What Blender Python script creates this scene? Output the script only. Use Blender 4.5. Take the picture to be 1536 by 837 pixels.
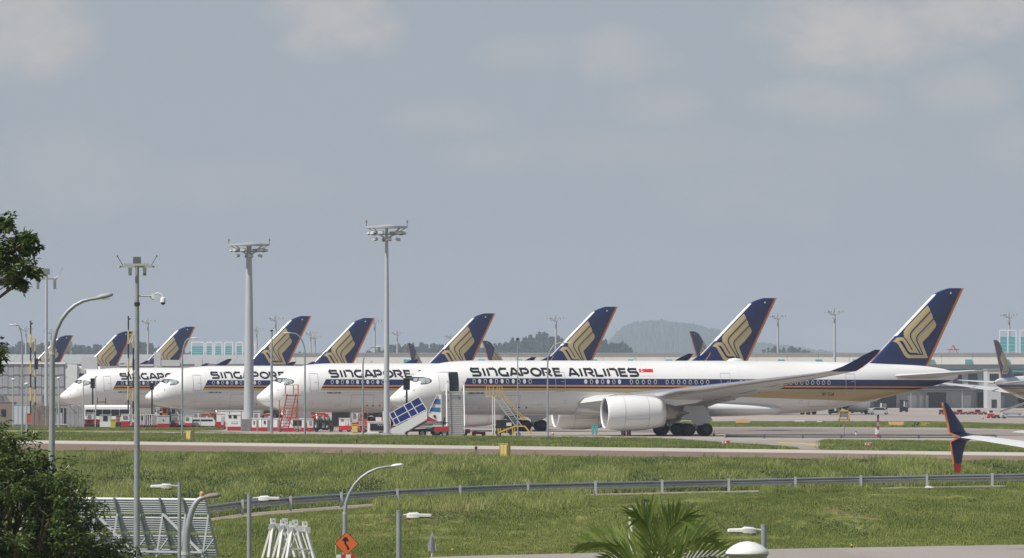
import bpy, bmesh, math, random
from mathutils import Vector, Matrix
from mathutils.geometry import tessellate_polygon
import numpy as np

R = math.radians
random.seed(7)
for o in list(bpy.data.objects):
    bpy.data.objects.remove(o)
scn = bpy.context.scene
col = scn.collection

# ---------------------------------------------------------------- camera
F = 9950.0        # focal length in photo pixels (1536 wide)
HC = 5.2          # camera height above the apron
YH = 583.0        # horizon row in the photo
cam_d = bpy.data.cameras.new('camera')
cam_d.sensor_width = 36.0
cam_d.lens = F / 1536.0 * 36.0
cam_d.clip_start = 1.0
cam_d.clip_end = 60000.0
cam = bpy.data.objects.new('camera', cam_d)
col.objects.link(cam)
cam.location = (0, 0, HC)
cam.rotation_euler = (R(90) + math.atan((YH - 418.5) / F), 0, 0)
scn.camera = cam

# ---------------------------------------------------------------- sky, sun, exposure
SUN_DIR = Vector((-0.70, -0.38, 1.05)).normalized()      # towards the sun
elev = math.asin(SUN_DIR.z)
azim = math.atan2(SUN_DIR.x, SUN_DIR.y)
world = bpy.data.worlds.new('World')
scn.world = world
world.use_nodes = True
wn, wl = world.node_tree.nodes, world.node_tree.links
wn.clear()
out = wn.new('ShaderNodeOutputWorld')
bg = wn.new('ShaderNodeBackground')
sky = wn.new('ShaderNodeTexSky')
sky.sky_type = 'NISHITA'
sky.sun_disc = False
sky.sun_elevation = elev
sky.sun_rotation = azim
sky.altitude = 0
sky.air_density = 1.0
sky.dust_density = 1.0
sky.ozone_density = 2.0
bg.inputs['Strength'].default_value = 0.053
# thin haze veil and scattered soft cumulus mixed over the clear sky, by direction only
tc = wn.new('ShaderNodeTexCoord')
def WM(op, a, b=None, c=None):
    nd = wn.new('ShaderNodeMath'); nd.operation = op
    for i_, v_ in enumerate((a, b, c)):
        if v_ is None: continue
        if isinstance(v_, (int, float)): nd.inputs[i_].default_value = v_
        else: wl.new(v_, nd.inputs[i_])
    return nd.outputs[0]
def WN(scale, detail, rough=0.55, off=(0, 0, 0)):
    g_ = wn.new('ShaderNodeMapping'); g_.inputs['Scale'].default_value = scale; g_.inputs['Location'].default_value = off
    wl.new(tc.outputs['Generated'], g_.inputs['Vector'])
    z_ = wn.new('ShaderNodeTexNoise'); z_.inputs['Scale'].default_value = 1.0; z_.inputs['Detail'].default_value = detail; z_.inputs['Roughness'].default_value = rough
    wl.new(g_.outputs[0], z_.inputs['Vector']); return z_.outputs['Fac']
def WR(v_, a, b, lo=0.0, hi=1.0):
    nd = wn.new('ShaderNodeMapRange'); nd.interpolation_type = 'SMOOTHSTEP'
    nd.inputs['From Min'].default_value = a; nd.inputs['From Max'].default_value = b; nd.inputs['To Min'].default_value = lo; nd.inputs['To Max'].default_value = hi
    wl.new(v_, nd.inputs['Value']); return nd.outputs[0]
def WX(fac, a, b):
    nd = wn.new('ShaderNodeMix'); nd.data_type = 'RGBA'
    for sock, v_ in ((nd.inputs[0], fac), (nd.inputs[6], a), (nd.inputs[7], b)):
        if isinstance(v_, (int, float)): sock.default_value = v_
        elif isinstance(v_, tuple): sock.default_value = (*v_, 1)
        else: wl.new(v_, sock)
    return nd.outputs[2]
sx_ = wn.new('ShaderNodeSeparateXYZ'); wl.new(tc.outputs['Generated'], sx_.inputs[0])
dx_ = WM('DIVIDE', sx_.outputs['X'], WM('MAXIMUM', sx_.outputs['Y'], 0.05)); dz_ = WM('DIVIDE', sx_.outputs['Z'], WM('MAXIMUM', sx_.outputs['Y'], 0.05))
ahead = WM('GREATER_THAN', sx_.outputs['Y'], 0.05)
wob = WM('SUBTRACT', WN((90, 90, 150), 6, 0.6), 0.5)
wob2 = WN((260, 260, 380), 5, 0.6)
clouds = WR(WN((24, 24, 58), 7, 0.55, (3.1, 0.4, 1.3)), 0.56, 0.82, 0, 0.35)      # scattered everywhere
for cx_, cy_, rx_, ry_, am in ((30, 35, 105, 85, .75), (500, 28, 95, 60, .8), (925, 82, 85, 40, .6), (1270, 45, 150, 70, .9), (1440, 15, 130, 45, .85), (1245, 150, 110, 36, .45), (1440, 135, 80, 36, .45),
                           (985, 160, 70, 32, .4), (800, 78, 110, 26, .3), (675, 178, 90, 24, .3), (100, 260, 120, 70, .3), (1000, 225, 260, 36, .2), (740, 235, 90, 24, .25), (330, 275, 160, 40, .18), (1540, 215, 70, 40, .3)):
    e_ = WM('ADD', WM('POWER', WM('ABSOLUTE', WM('DIVIDE', WM('SUBTRACT', dx_, (cx_ - 768) / F), rx_ / F)), 2.0), WM('POWER', WM('ABSOLUTE', WM('DIVIDE', WM('SUBTRACT', dz_, (YH - cy_) / F), ry_ / F)), 2.0))
    e_ = WM('ADD', e_, WM('MULTIPLY', wob, 3.4))
    clouds = WM('MAXIMUM', clouds, WM('MULTIPLY', WM('MULTIPLY', WR(e_, -0.5, 1.6, am * 0.80, 0.0), WR(wob2, 0.2, 0.7, 0.72, 1.0)), ahead))
veil_f = WR(sx_.outputs['Z'], 0.0, 0.55, 0.72, 0.12)
c_ = WX(veil_f, sky.outputs['Color'], (7.0, 7.7, 8.7))
c_ = WX(WM('MULTIPLY', WN((8, 8, 24), 4), veil_f), c_, (6.5, 7.15, 8.4))
c_ = WX(clouds, c_, (10.7, 9.8, 9.1))
wl.new(c_, bg.inputs['Color'])
wl.new(bg.outputs[0], out.inputs['Surface'])

sun_d = bpy.data.lights.new('sun', 'SUN')
sun_d.energy = 4.6
sun_d.angle = R(0.5)
sun_d.color = (1.0, 0.955, 0.885)
sun = bpy.data.objects.new('sun', sun_d)
col.objects.link(sun)
sun.location = (-100, -100, 300)
sun.rotation_euler = SUN_DIR.to_track_quat('Z', 'Y').to_euler()

vs = scn.view_settings
vs.view_transform = 'Standard'
vs.look = 'None'
vs.exposure = 0.15
vs.gamma = 1.0
vs.use_curve_mapping = False
scn.render.engine = 'CYCLES'

# ---------------------------------------------------------------- helpers
def P(x, y, d):
    """photo pixel + distance -> world point"""
    return Vector(((x - 768.0) * d / F, d, HC + (YH - y) * d / F))

def gd(y, z=0.0):
    """distance at which ground of height z shows at photo row y"""
    return F * (HC - z) / (y - YH)

def G(x, y, z=0.0):
    d = gd(y, z)
    return Vector(((x - 768.0) * d / F, d, z))

MATS = {}
def mat(name, colour, rough=0.6, metal=0.0, var=0.12, vscale=1.5, bump=0.0, bscale=20.0, spec=0.5, coat=0.0, vstretch=(1, 1, 1), emit=None):
    m = bpy.data.materials.new(name)
    m.use_nodes = True
    n, l = m.node_tree.nodes, m.node_tree.links
    b = n['Principled BSDF']
    b.inputs['Roughness'].default_value = rough
    b.inputs['Metallic'].default_value = metal
    b.inputs['Specular IOR Level'].default_value = spec
    b.inputs['Coat Weight'].default_value = coat
    c = (*colour, 1)
    b.inputs['Base Color'].default_value = c
    t = n.new('ShaderNodeTexCoord')
    if var:
        mpg = n.new('ShaderNodeMapping'); mpg.inputs['Scale'].default_value = vstretch
        l.new(t.outputs['Object'], mpg.inputs['Vector'])
        z = n.new('ShaderNodeTexNoise')
        z.inputs['Scale'].default_value = vscale
        z.inputs['Detail'].default_value = 6
        z.inputs['Roughness'].default_value = 0.65
        l.new(mpg.outputs[0], z.inputs['Vector'])
        mr = n.new('ShaderNodeMapRange')
        mr.inputs['From Min'].default_value = 0.25; mr.inputs['From Max'].default_value = 0.75
        mr.inputs['To Min'].default_value = 1 - var; mr.inputs['To Max'].default_value = 1 + var * 0.6
        l.new(z.outputs['Fac'], mr.inputs['Value'])
        mx = n.new('ShaderNodeMix'); mx.data_type = 'RGBA'; mx.blend_type = 'MULTIPLY'
        mx.inputs[0].default_value = 1.0
        mx.inputs[6].default_value = c
        l.new(mr.outputs['Result'], mx.inputs[7])
        l.new(mx.outputs[2], b.inputs['Base Color'])
    if bump:
        z2 = n.new('ShaderNodeTexNoise'); z2.inputs['Scale'].default_value = bscale; z2.inputs['Detail'].default_value = 4
        l.new(t.outputs['Object'], z2.inputs['Vector'])
        bp = n.new('ShaderNodeBump'); bp.inputs['Strength'].default_value = bump
        l.new(z2.outputs['Fac'], bp.inputs['Height']); l.new(bp.outputs['Normal'], b.inputs['Normal'])
    if emit:
        b.inputs['Emission Color'].default_value = (*emit[0], 1); b.inputs['Emission Strength'].default_value = emit[1]
    MATS[name] = m
    return m

class NT:
    """tiny shader-math helper"""
    def __init__(s, m):
        s.n, s.l = m.node_tree.nodes, m.node_tree.links
    def m(s, op, a, b=None, c=None):
        nd = s.n.new('ShaderNodeMath'); nd.operation = op
        for i, v in enumerate((a, b, c)):
            if v is None: continue
            if isinstance(v, (int, float)): nd.inputs[i].default_value = v
            else: s.l.new(v, nd.inputs[i])
        return nd.outputs[0]
    def mix(s, fac, a, b):
        nd = s.n.new('ShaderNodeMix'); nd.data_type = 'RGBA'
        for sock, v in ((nd.inputs[0], fac), (nd.inputs[6], a), (nd.inputs[7], b)):
            if isinstance(v, (int, float)): sock.default_value = v
            elif isinstance(v, tuple): sock.default_value = (*v, 1)
            else: s.l.new(v, sock)
        return nd.outputs[2]
    def noise(s, vec, scale, detail=5, rough=0.6, stretch=None):
        if stretch:
            g = s.n.new('ShaderNodeMapping'); g.inputs['Scale'].default_value = stretch
            s.l.new(vec, g.inputs['Vector']); vec = g.outputs[0]
        z = s.n.new('ShaderNodeTexNoise'); z.inputs['Scale'].default_value = scale
        z.inputs['Detail'].default_value = detail; z.inputs['Roughness'].default_value = rough
        s.l.new(vec, z.inputs['Vector']); return z.outputs['Fac']
    def ramp(s, v, a, b, lo=0.0, hi=1.0):
        nd = s.n.new('ShaderNodeMapRange'); nd.interpolation_type = 'SMOOTHSTEP'
        nd.inputs['From Min'].default_value = a; nd.inputs['From Max'].default_value = b
        nd.inputs['To Min'].default_value = lo; nd.inputs['To Max'].default_value = hi
        s.l.new(v, nd.inputs['Value']); return nd.outputs[0]

class MB:
    def __init__(s):
        s.v, s.f = [], []
    def quad(s, *pts):
        i = len(s.v); s.v += [tuple(p) for p in pts]; s.f.append(tuple(range(i, i + len(pts)))); return s
    def box(s, x0, x1, y0, y1, z0, z1):
        return s.hexa([(x0, y0, z0), (x1, y0, z0), (x1, y1, z0), (x0, y1, z0)], [(x0, y0, z1), (x1, y0, z1), (x1, y1, z1), (x0, y1, z1)])
    def hexa(s, b, t):
        i = len(s.v); s.v += [tuple(p) for p in b] + [tuple(p) for p in t]; n = len(b)
        s.f.append(tuple(i + k for k in range(n - 1, -1, -1))); s.f.append(tuple(i + n + k for k in range(n)))
        for k in range(n):
            j = (k + 1) % n; s.f.append((i + k, i + j, i + n + j, i + n + k))
        return s
    def prism_y(s, poly, y0, y1):
        """polygon in x,z extruded along y"""
        return s.hexa([(x, y0, z) for x, z in poly], [(x, y1, z) for x, z in poly])
    def prism_x(s, poly, x0, x1):
        return s.hexa([(x0, y, z) for y, z in poly], [(x1, y, z) for y, z in poly])
    def beam(s, p0, p1, w, h=None):
        """box-section bar from p0 to p1"""
        h = h or w; p0, p1 = Vector(p0), Vector(p1); d = (p1 - p0).normalized()
        up = Vector((0, 0, 1)) if abs(d.z) < 0.95 else Vector((0, 1, 0))
        sd = d.cross(up).normalized() * (w / 2); u = sd.cross(d).normalized() * (h / 2)
        return s.hexa([p0 - sd - u, p0 + sd - u, p0 + sd + u, p0 - sd + u], [p1 - sd - u, p1 + sd - u, p1 + sd + u, p1 - sd + u])
    def path(s, pts, rad, n=8, cap=True):
        pts = [Vector(p) for p in pts]
        if isinstance(rad, (int, float)): rad = [rad] * len(pts)
        i0 = len(s.v); prev = None
        for k, p in enumerate(pts):
            d = (pts[min(k + 1, len(pts) - 1)] - pts[max(k - 1, 0)]).normalized()
            if prev is None:
                ref = Vector((0, 0, 1)) if abs(d.z) < 0.9 else Vector((1, 0, 0))
                a = d.cross(ref).normalized()
            else:
                a = (prev - d * prev.dot(d)).normalized()
            prev = a; b = d.cross(a)
            for j in range(n):
                t = 2 * math.pi * j / n
                s.v.append(tuple(p + (a * math.cos(t) + b * math.sin(t)) * rad[k]))
        for k in range(len(pts) - 1):
            for j in range(n):
                q = (j + 1) % n
                s.f.append((i0 + k * n + j, i0 + k * n + q, i0 + (k + 1) * n + q, i0 + (k + 1) * n + j))
        if cap:
            s.f.append(tuple(i0 + j for j in range(n - 1, -1, -1)))
            e = i0 + (len(pts) - 1) * n; s.f.append(tuple(e + j for j in range(n)))
        return s
    def tube(s, p0, p1, r0, r1=None, n=8):
        return s.path([p0, p1], [r0, r0 if r1 is None else r1], n)
    def loft(s, rings, closed=True, cap=True):
        i0 = len(s.v); n = len(rings[0])
        for r in rings: s.v += [tuple(p) for p in r]
        for k in range(len(rings) - 1):
            for j in range(n if closed else n - 1):
                q = (j + 1) % n
                s.f.append((i0 + k * n + j, i0 + k * n + q, i0 + (k + 1) * n + q, i0 + (k + 1) * n + j))
        if cap:
            s.f.append(tuple(i0 + j for j in range(n - 1, -1, -1)))
            e = i0 + (len(rings) - 1) * n; s.f.append(tuple(e + j for j in range(n)))
        return s
    def lathe(s, prof, o=(0, 0, 0), axis='x', n=24, cap=False):
        rings = []
        for t, r in prof:
            ring = []
            for j in range(n):
                a = 2 * math.pi * j / n; c, q = r * math.cos(a), r * math.sin(a)
                p = {'x': (t, c, q), 'y': (c, t, q), 'z': (c, q, t)}[axis]
                ring.append((o[0] + p[0], o[1] + p[1], o[2] + p[2]))
            rings.append(ring)
        return s.loft(rings, True, cap)
    def xf(s, M):
        s.v = [tuple(M @ Vector(p)) for p in s.v]; return s
    def build(s, name, m, parent=None, smooth=False, loc=None):
        me = bpy.data.meshes.new(name)
        me.from_pydata(s.v, [], s.f)
        bm = bmesh.new(); bm.from_mesh(me)
        bmesh.ops.recalc_face_normals(bm, faces=bm.faces)
        bm.to_mesh(me); bm.free()
        me.materials.append(MATS[m] if isinstance(m, str) else m)
        if smooth:
            for p in me.polygons: p.use_smooth = True
            if smooth != 'all':
                me.set_sharp_from_angle(angle=R(smooth if not isinstance(smooth, bool) else 35))
        o = bpy.data.objects.new(name, me)
        col.objects.link(o)
        if parent is not None: o.parent = parent
        if loc is not None: o.location = loc
        return o

def raw(name, verts, faces, m, parent=None):
    me = bpy.data.meshes.new(name)
    me.from_pydata(verts, [], faces)
    me.materials.append(MATS[m] if isinstance(m, str) else m)
    o = bpy.data.objects.new(name, me); col.objects.link(o)
    if parent is not None: o.parent = parent
    return o

def tag(o, label, cat, group=None):
    o['label'] = label; o['category'] = cat
    if group: o['group'] = group
    return o
def struct(o):
    o['kind'] = 'structure'; return o
def stuff(o):
    o['kind'] = 'stuff'; return o
def thing(name, label, cat, loc=(0, 0, 0), rz=0.0, group=None, scale=1.0):
    e = bpy.data.objects.new(name, None); col.objects.link(e)
    e.empty_display_size = 0.5
    e.location = loc; e.rotation_euler = (0, 0, rz); e.scale = (scale,) * 3
    return tag(e, label, cat, group)
def dup(root, label, loc, rz=None, group=None, scale=None, skip=()):
    def cp(o, par):
        c = o.copy(); col.objects.link(c); c.parent = par
        for ch in kids.get(o.name, ()):
            if ch.name.split('.')[0] not in skip: cp(ch, c)
        return c
    kids = {}
    for o in root.children_recursive: kids.setdefault(o.parent.name, []).append(o)
    r = cp(root, None)
    r.location = loc
    if rz is not None: r.rotation_euler = (0, 0, rz)
    if scale is not None: r.scale = (scale,) * 3
    r['label'] = label
    if group: r['group'] = group
    return r

def pchip(xs, ys):
    xs, ys = list(xs), list(ys); n = len(xs)
    h = [xs[i + 1] - xs[i] for i in range(n - 1)]; dl = [(ys[i + 1] - ys[i]) / h[i] for i in range(n - 1)]
    d = [0.0] * n; d[0], d[-1] = dl[0], dl[-1]
    for i in range(1, n - 1):
        if dl[i - 1] * dl[i] > 0:
            w1, w2 = 2 * h[i] + h[i - 1], h[i] + 2 * h[i - 1]
            d[i] = (w1 + w2) / (w1 / dl[i - 1] + w2 / dl[i])
    def f(x):
        x = min(max(x, xs[0]), xs[-1])
        i = 0
        while i < n - 2 and x > xs[i + 1]: i += 1
        t = (x - xs[i]) / h[i]
        return (ys[i] * (1 + 2 * t) * (1 - t) ** 2 + d[i] * h[i] * t * (1 - t) ** 2
                + ys[i + 1] * t * t * (3 - 2 * t) + d[i + 1] * h[i] * t * t * (t - 1))
    return f

# ---------------------------------------------------------------- plain materials
mat('white_paint', (0.80, 0.80, 0.79), 0.35, var=0.05, vscale=0.6, coat=0.2)
mat('aircraft_grey', (0.55, 0.55, 0.54), 0.4, var=0.07, vscale=0.5)
mat('aircraft_white', (0.78, 0.78, 0.77), 0.32, var=0.05, vscale=0.35, coat=0.25, vstretch=(0.4, 1, 1))
mat('navy_paint', (0.010, 0.019, 0.095), 0.4, var=0.08, coat=0.0, spec=0.3)
mat('gold_paint', (0.56, 0.45, 0.235), 0.45, var=0.06)
mat('orange_paint', (0.55, 0.19, 0.07), 0.45, var=0.1)
mat('black_paint', (0.012, 0.013, 0.016), 0.45, var=0.1)
mat('dark_metal', (0.06, 0.06, 0.065), 0.45, 0.6, var=0.2, vscale=4)
mat('exhaust_metal', (0.30, 0.27, 0.24), 0.4, 0.8, var=0.2, vscale=3)
mat('bare_metal', (0.75, 0.75, 0.76), 0.28, 0.85, var=0.08)
mat('galvanised', (0.34, 0.36, 0.38), 0.5, 0.35, var=0.18, vscale=2.5)
mat('galvanised_light', (0.50, 0.52, 0.53), 0.5, 0.25, var=0.14, vscale=2.5)
mat('mast_grey', (0.46, 0.48, 0.50), 0.55, 0.1, var=0.12, vscale=0.8, vstretch=(1, 1, 0.25))
mat('rubber', (0.014, 0.014, 0.015), 0.85, var=0.25, vscale=5)
mat('glass_dark', (0.02, 0.025, 0.03), 0.08, var=0.0)
mat('glass_pale', (0.30, 0.35, 0.35), 0.1, var=0.15, vscale=1)
mat('red_paint', (0.42, 0.025, 0.03), 0.5, var=0.2, vscale=3)
mat('red_orange', (0.50, 0.12, 0.06), 0.5, var=0.15, vscale=3)
mat('bright_red', (0.62, 0.02, 0.03), 0.5, var=0.08)
mat('yellow_paint', (0.62, 0.42, 0.09), 0.55, var=0.18, vscale=2)
mat('pale_yellow', (0.66, 0.50, 0.17), 0.55, var=0.15, vscale=1.5)
mat('lime_yellow', (0.52, 0.52, 0.06), 0.6, var=0.15, vscale=3)
mat('blue_paint', (0.015, 0.035, 0.22), 0.4, var=0.15, vscale=2)
mat('sky_blue_paint', (0.03, 0.17, 0.45), 0.4, var=0.1, vscale=2)
mat('teal', (0.10, 0.38, 0.40), 0.35, var=0.15, vscale=1.2)
mat('cage_grey', (0.24, 0.24, 0.25), 0.6, 0.2, var=0.3, vscale=3)
mat('panel_grey', (0.36, 0.37, 0.39), 0.6, var=0.15, vscale=0.7)
mat('panel_pale', (0.52, 0.53, 0.55), 0.6, var=0.12, vscale=0.3)
mat('cream_wall', (0.80, 0.77, 0.70), 0.75, var=0.12, vscale=0.15, vstretch=(1, 1, 3))
mat('wall_grey', (0.42, 0.43, 0.45), 0.75, var=0.14, vscale=0.2)
mat('roof_grey', (0.33, 0.34, 0.35), 0.7, var=0.12, vscale=0.1)
mat('brown_panel', (0.24, 0.20, 0.175), 0.75, var=0.2, vscale=1.2, vstretch=(4, 4, 0.6))
mat('light_blue_panel', (0.42, 0.52, 0.57), 0.6, var=0.12)
mat('sign_orange', (0.75, 0.15, 0.035), 0.5, var=0.05)
mat('terracotta_block', (0.55, 0.33, 0.16), 0.8, var=0.15, vscale=2)
mat('concrete_pale', (0.50, 0.47, 0.44), 0.85, var=0.15, vscale=1.5)
mat('lamp_glass', (0.75, 0.76, 0.74), 0.25, var=0.05)
mat('grime_white', (0.66, 0.66, 0.64), 0.55, var=0.22, vscale=2.5)
# ================================================================ SETTING
POSTS = [(290, 760.5), (364, 750.6), (436, 745.0), (512, 739.8), (596, 734.0), (690, 729.0), (792, 725.2), (893, 722.6), (993, 720.6),
         (1093, 718.6), (1193, 716.2), (1291, 714.2), (1390, 712.4), (1488, 710.6), (1588, 708.9)]
rail_d = pchip([200, 300, 520, 800, 1100, 1600], [349, 355, 370, 385, 395, 399])
RAIL = [P(x, y, rail_d(x)) for x, y in POSTS]            # top of each post
_rx = [p.x for p in RAIL]; _ry = [p.y for p in RAIL]; _rz = [p.z - 0.80 for p in RAIL]
def sst(t):
    t = min(max(t, 0.0), 1.0); return t * t * (3 - 2 * t)
def zt(X, Y):
    """terrain height"""
    Ye = 517 - 1.15 * min(max(X, -60), 60)
    Yr = float(np.interp(X, _rx, _ry)); zr = float(np.interp(X, _rx, _rz))
    if Y >= Ye: return 0.0
    if Y >= Yr + 5: return zr * (1 - (Y - Yr - 5) / (Ye - Yr - 5)) ** 0.75
    if Y >= Yr - 1: return zr
    if Y >= 290: return -1.5 + (zr + 1.5) * sst((Y - 290) / (Yr - 291))
    if Y >= 242: return -1.5
    if Y >= 215: return -6 + 4.5 * sst((Y - 215) / 27)
    return -6.0

# ---- grass ground material
m = bpy.data.materials.new('grass_ground'); m.use_nodes = True; MATS['grass_ground'] = m
nt = NT(m); geo = nt.n.new('ShaderNodeNewGeometry'); pos = geo.outputs['Position']
f1 = nt.ramp(nt.noise(pos, 0.2, 5, stretch=(1, 0.12, 1)), 0.35, 0.65)
f2 = nt.ramp(nt.noise(pos, 0.8, 6, stretch=(1, 0.15, 1)), 0.3, 0.7)
f3 = nt.ramp(nt.noise(pos, 0.3, 4, stretch=(1, 0.12, 1)), 0.52, 0.66)
c = nt.mix(f1, (0.16, 0.175, 0.045), (0.25, 0.245, 0.08))
c = nt.mix(nt.m('MULTIPLY', f2, 0.6), c, (0.05, 0.075, 0.018))
c = nt.mix(f3, c, (0.17, 0.12, 0.065))
b = nt.n['Principled BSDF']; nt.l.new(c, b.inputs['Base Color']); b.inputs['Roughness'].default_value = 0.95
b.inputs['Specular IOR Level'].default_value = 0.1

# ---- blades
def blade_mat(name, lo, hi, dry):
    m = bpy.data.materials.new(name); m.use_nodes = True; MATS[name] = m
    nt = NT(m); geo = nt.n.new('ShaderNodeNewGeometry'); pos = geo.outputs['Position']
    oi = nt.n.new('ShaderNodeObjectInfo')
    f1 = nt.ramp(nt.noise(pos, 0.22, 5, stretch=(1, 0.12, 1)), 0.35, 0.65)
    f3 = nt.ramp(nt.noise(pos, 0.16, 4, stretch=(1, 0.12, 1)), 0.60, 0.74)
    c = nt.mix(f1, lo, hi)
    c = nt.mix(nt.m('MULTIPLY', oi.outputs['Random'], 0.55), c, (lo[0] * 0.55, lo[1] * 0.6, lo[2] * 0.6))
    c = nt.mix(nt.m('MULTIPLY', f3, 0.75), c, dry)
    b = nt.n['Principled BSDF']; nt.l.new(c, b.inputs['Base Color']); b.inputs['Roughness'].default_value = 0.55
    b.inputs['Specular IOR Level'].default_value = 0.35
    b.inputs['Transmission Weight'].default_value = 0.0
    return m
blade_mat('grass_blade', (0.15, 0.195, 0.038), (0.27, 0.30, 0.08), (0.31, 0.235, 0.125))
blade_mat('tall_blade', (0.22, 0.27, 0.06), (0.35, 0.37, 0.12), (0.30, 0.25, 0.13))
blade_mat('weed_leaf', (0.085, 0.125, 0.03), (0.14, 0.18, 0.045), (0.16, 0.13, 0.06))

def asphalt(name, c1, c2, scale, stretch=(1, 0.15, 1), rough=0.9, dark=(0.1, 0.1, 0.1)):
    m = bpy.data.materials.new(name); m.use_nodes = True; MATS[name] = m
    nt = NT(m); geo = nt.n.new('ShaderNodeNewGeometry'); pos = geo.outputs['Position']
    c = nt.mix(nt.ramp(nt.noise(pos, scale, 6, stretch=stretch), 0.3, 0.7), c1, c2)
    c = nt.mix(nt.ramp(nt.noise(pos, scale * 4.3, 5, stretch=stretch), 0.55, 0.8, 0, 0.5), c, dark)
    b = nt.n['Principled BSDF']; nt.l.new(c, b.inputs['Base Color']); b.inputs['Roughness'].default_value = rough
    b.inputs['Specular IOR Level'].default_value = 0.25
asphalt('apron_concrete', (0.27, 0.235, 0.21), (0.37, 0.325, 0.295), 0.02, (0.5, 0.12, 1), dark=(0.18, 0.155, 0.135))
asphalt('service_asphalt', (0.29, 0.27, 0.25), (0.36, 0.33, 0.30), 0.05, dark=(0.28, 0.26, 0.24))
asphalt('taxi_shoulder', (0.17, 0.12, 0.095), (0.22, 0.155, 0.12), 0.06, dark=(0.14, 0.10, 0.08))
asphalt('taxi_pale', (0.42, 0.385, 0.34), (0.48, 0.44, 0.39), 0.06, dark=(0.34, 0.30, 0.26))
asphalt('road_grey', (0.25, 0.22, 0.20), (0.32, 0.29, 0.265), 0.1, dark=(0.2, 0.18, 0.16))
asphalt('lane_asphalt', (0.20, 0.175, 0.16), (0.27, 0.235, 0.21), 0.04, (1, .2, 1), dark=(0.15, 0.13, 0.12))
asphalt('path_concrete', (0.21, 0.175, 0.14), (0.28, 0.24, 0.195), 0.5, (1, .3, 1), dark=(0.13, 0.14, 0.06))

# ---- the ground: one sheet out to the horizon
ys = [-400, 0, 120, 190, 205] + list(np.arange(214, 600, 3.0)) + [640, 720, 900, 1300, 2500, 6000, 15650]
xs = [-3500, -900, -250, -110] + list(np.arange(-84, 85, 3.5)) + [110, 250, 900, 3500]
vv, ff = [], []
for Y in ys:
    for X in xs:
        z = zt(X, Y)
        if 292 < Y < 500 and abs(X) < 85: z += 0.10 * math.sin(X * 0.7 + Y * 0.13) * math.sin(Y * 0.21 + X * 0.2)
        Yr = float(np.interp(X, _rx, _ry))
        if Yr - 16 <= Y <= Yr + 8: z = zt(X, Y) - .03
        vv.append((X, Y, z - 0.004))
nx = len(xs)
for i in range(len(ys) - 1):
    for j in range(nx - 1):
        a = i * nx + j; ff.append((a, a + 1, a + nx + 1, a + nx))
g = raw('ground', vv, ff, 'grass_ground')
for p in g.data.polygons: p.use_smooth = True
struct(g)

def sheet(name, pts, z, m):
    o = raw(name, [(p.x, p.y, z) for p in pts], [tuple(range(len(pts)))], m)
    me = o.data
    bm = bmesh.new(); bm.from_mesh(me); bmesh.ops.triangulate(bm, faces=bm.faces)
    bmesh.ops.recalc_face_normals(bm, faces=bm.faces)
    for f_ in bm.faces:
        if f_.normal.z < 0: f_.normal_flip()
    bm.to_mesh(me); bm.free()
    return struct(o)
apron_pts = [G(-250, 641.0), G(300, 645.5), G(480, 654.3), G(1700, 665.5)]
far = [Vector((900, 2400, 0)), Vector((-900, 2400, 0))]
sheet('apron', [apron_pts[0], apron_pts[1], apron_pts[2], apron_pts[3], Vector((140, 600, 0)), far[0], far[1], Vector((-260, 800, 0))], 0.004, 'apron_concrete')
sheet('service_road', [G(-250, 643.8), G(-250, 647.2), G(1750, 667.5), G(1750, 661.5)], 0.010, 'service_asphalt')
sheet('taxiway_edge', [G(-300, 656.2), G(-300, 660.6), G(1800, 687.0), G(1800, 681.8)], 0.004, 'taxi_pale')
sheet('taxiway', [G(-300, 660.6), G(-300, 670.2), G(1800, 696.0), G(1800, 687.0)], 0.0045, 'taxi_shoulder')
sheet('taxiway_link', [G(985, 658.6), G(985, 659.4), G(1195, 674.0), G(1330, 676.2), G(1240, 668), G(1236, 664.3), G(1750, 668.5), G(1750, 664.0)], 0.014, 'road_grey')
sheet('taxi_lane', [G(930, 640.5), G(1150, 642.0), G(1850, 648.5), G(1850, 657), G(1150, 651.0), G(930, 648.5)], 0.012, 'lane_asphalt')
mat('marking_yellow', (0.62, 0.40, 0.06), 0.7, var=0.2)
mat('marking_white', (0.62, 0.60, 0.57), 0.7, var=0.25)
sheet('taxiway_marking', [G(1166, 663.2), G(1166, 664.0), G(1196, 665.6), G(1230, 669.2), G(1234, 668.2), G(1200, 664.6)], 0.019, 'marking_yellow')
sheet('grass_island', [G(1010, 637), G(1060, 632.5), G(1300, 632), G(1400, 634.5), G(1700, 638), G(1700, 647), G(1400, 641.5), G(1250, 641), G(1100, 637.5)], 0.012, 'grass_ground')

# foreground road at the foot of the bank and the strip under the guard rail
e0, e1, e2 = G(640, 835.5, -1.5), G(867, 830, -1.5), G(1190, 823, -1.5)
e3 = G(1536, 817, -1.5); e4 = e3 + (e3 - e2) * 2.2
n_ = Vector((0.62, -0.78, 0))
sheet('road', [e0, e1, e2, e3, e4, e4 + n_ * 60, Vector((60, 243, 0)), Vector((0, 243, 0)), Vector((-12, 243, 0))], -1.492, 'road_grey')
def path_near(x, Yr):
    px = 768 + x * F / Yr
    return float(np.interp(px, [250, 520, 600, 860, 900, 1150, 1220, 1560], [10, 9, 1.3, 1.3, 2.6, 2.6, 1.3, 2.2]))
vv, ff = [], []
for k, X in enumerate(np.arange(-24, 38, 1.0)):
    Yr = float(np.interp(X, _rx, _ry)); z = zt(X, Yr + 1)
    nr_ = path_near(X, Yr)
    for q_ in range(6):
        yy = Yr - nr_ + (nr_ + 4.4) * q_ / 5; vv.append((X, yy, zt(X, yy) + 0.03))
    if k:
        for q_ in range(5): ff.append((6 * k - 6 + q_, 6 * k + q_, 6 * k + q_ + 1, 6 * k - 5 + q_))
struct(raw('path', vv, ff, 'path_concrete'))

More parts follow.
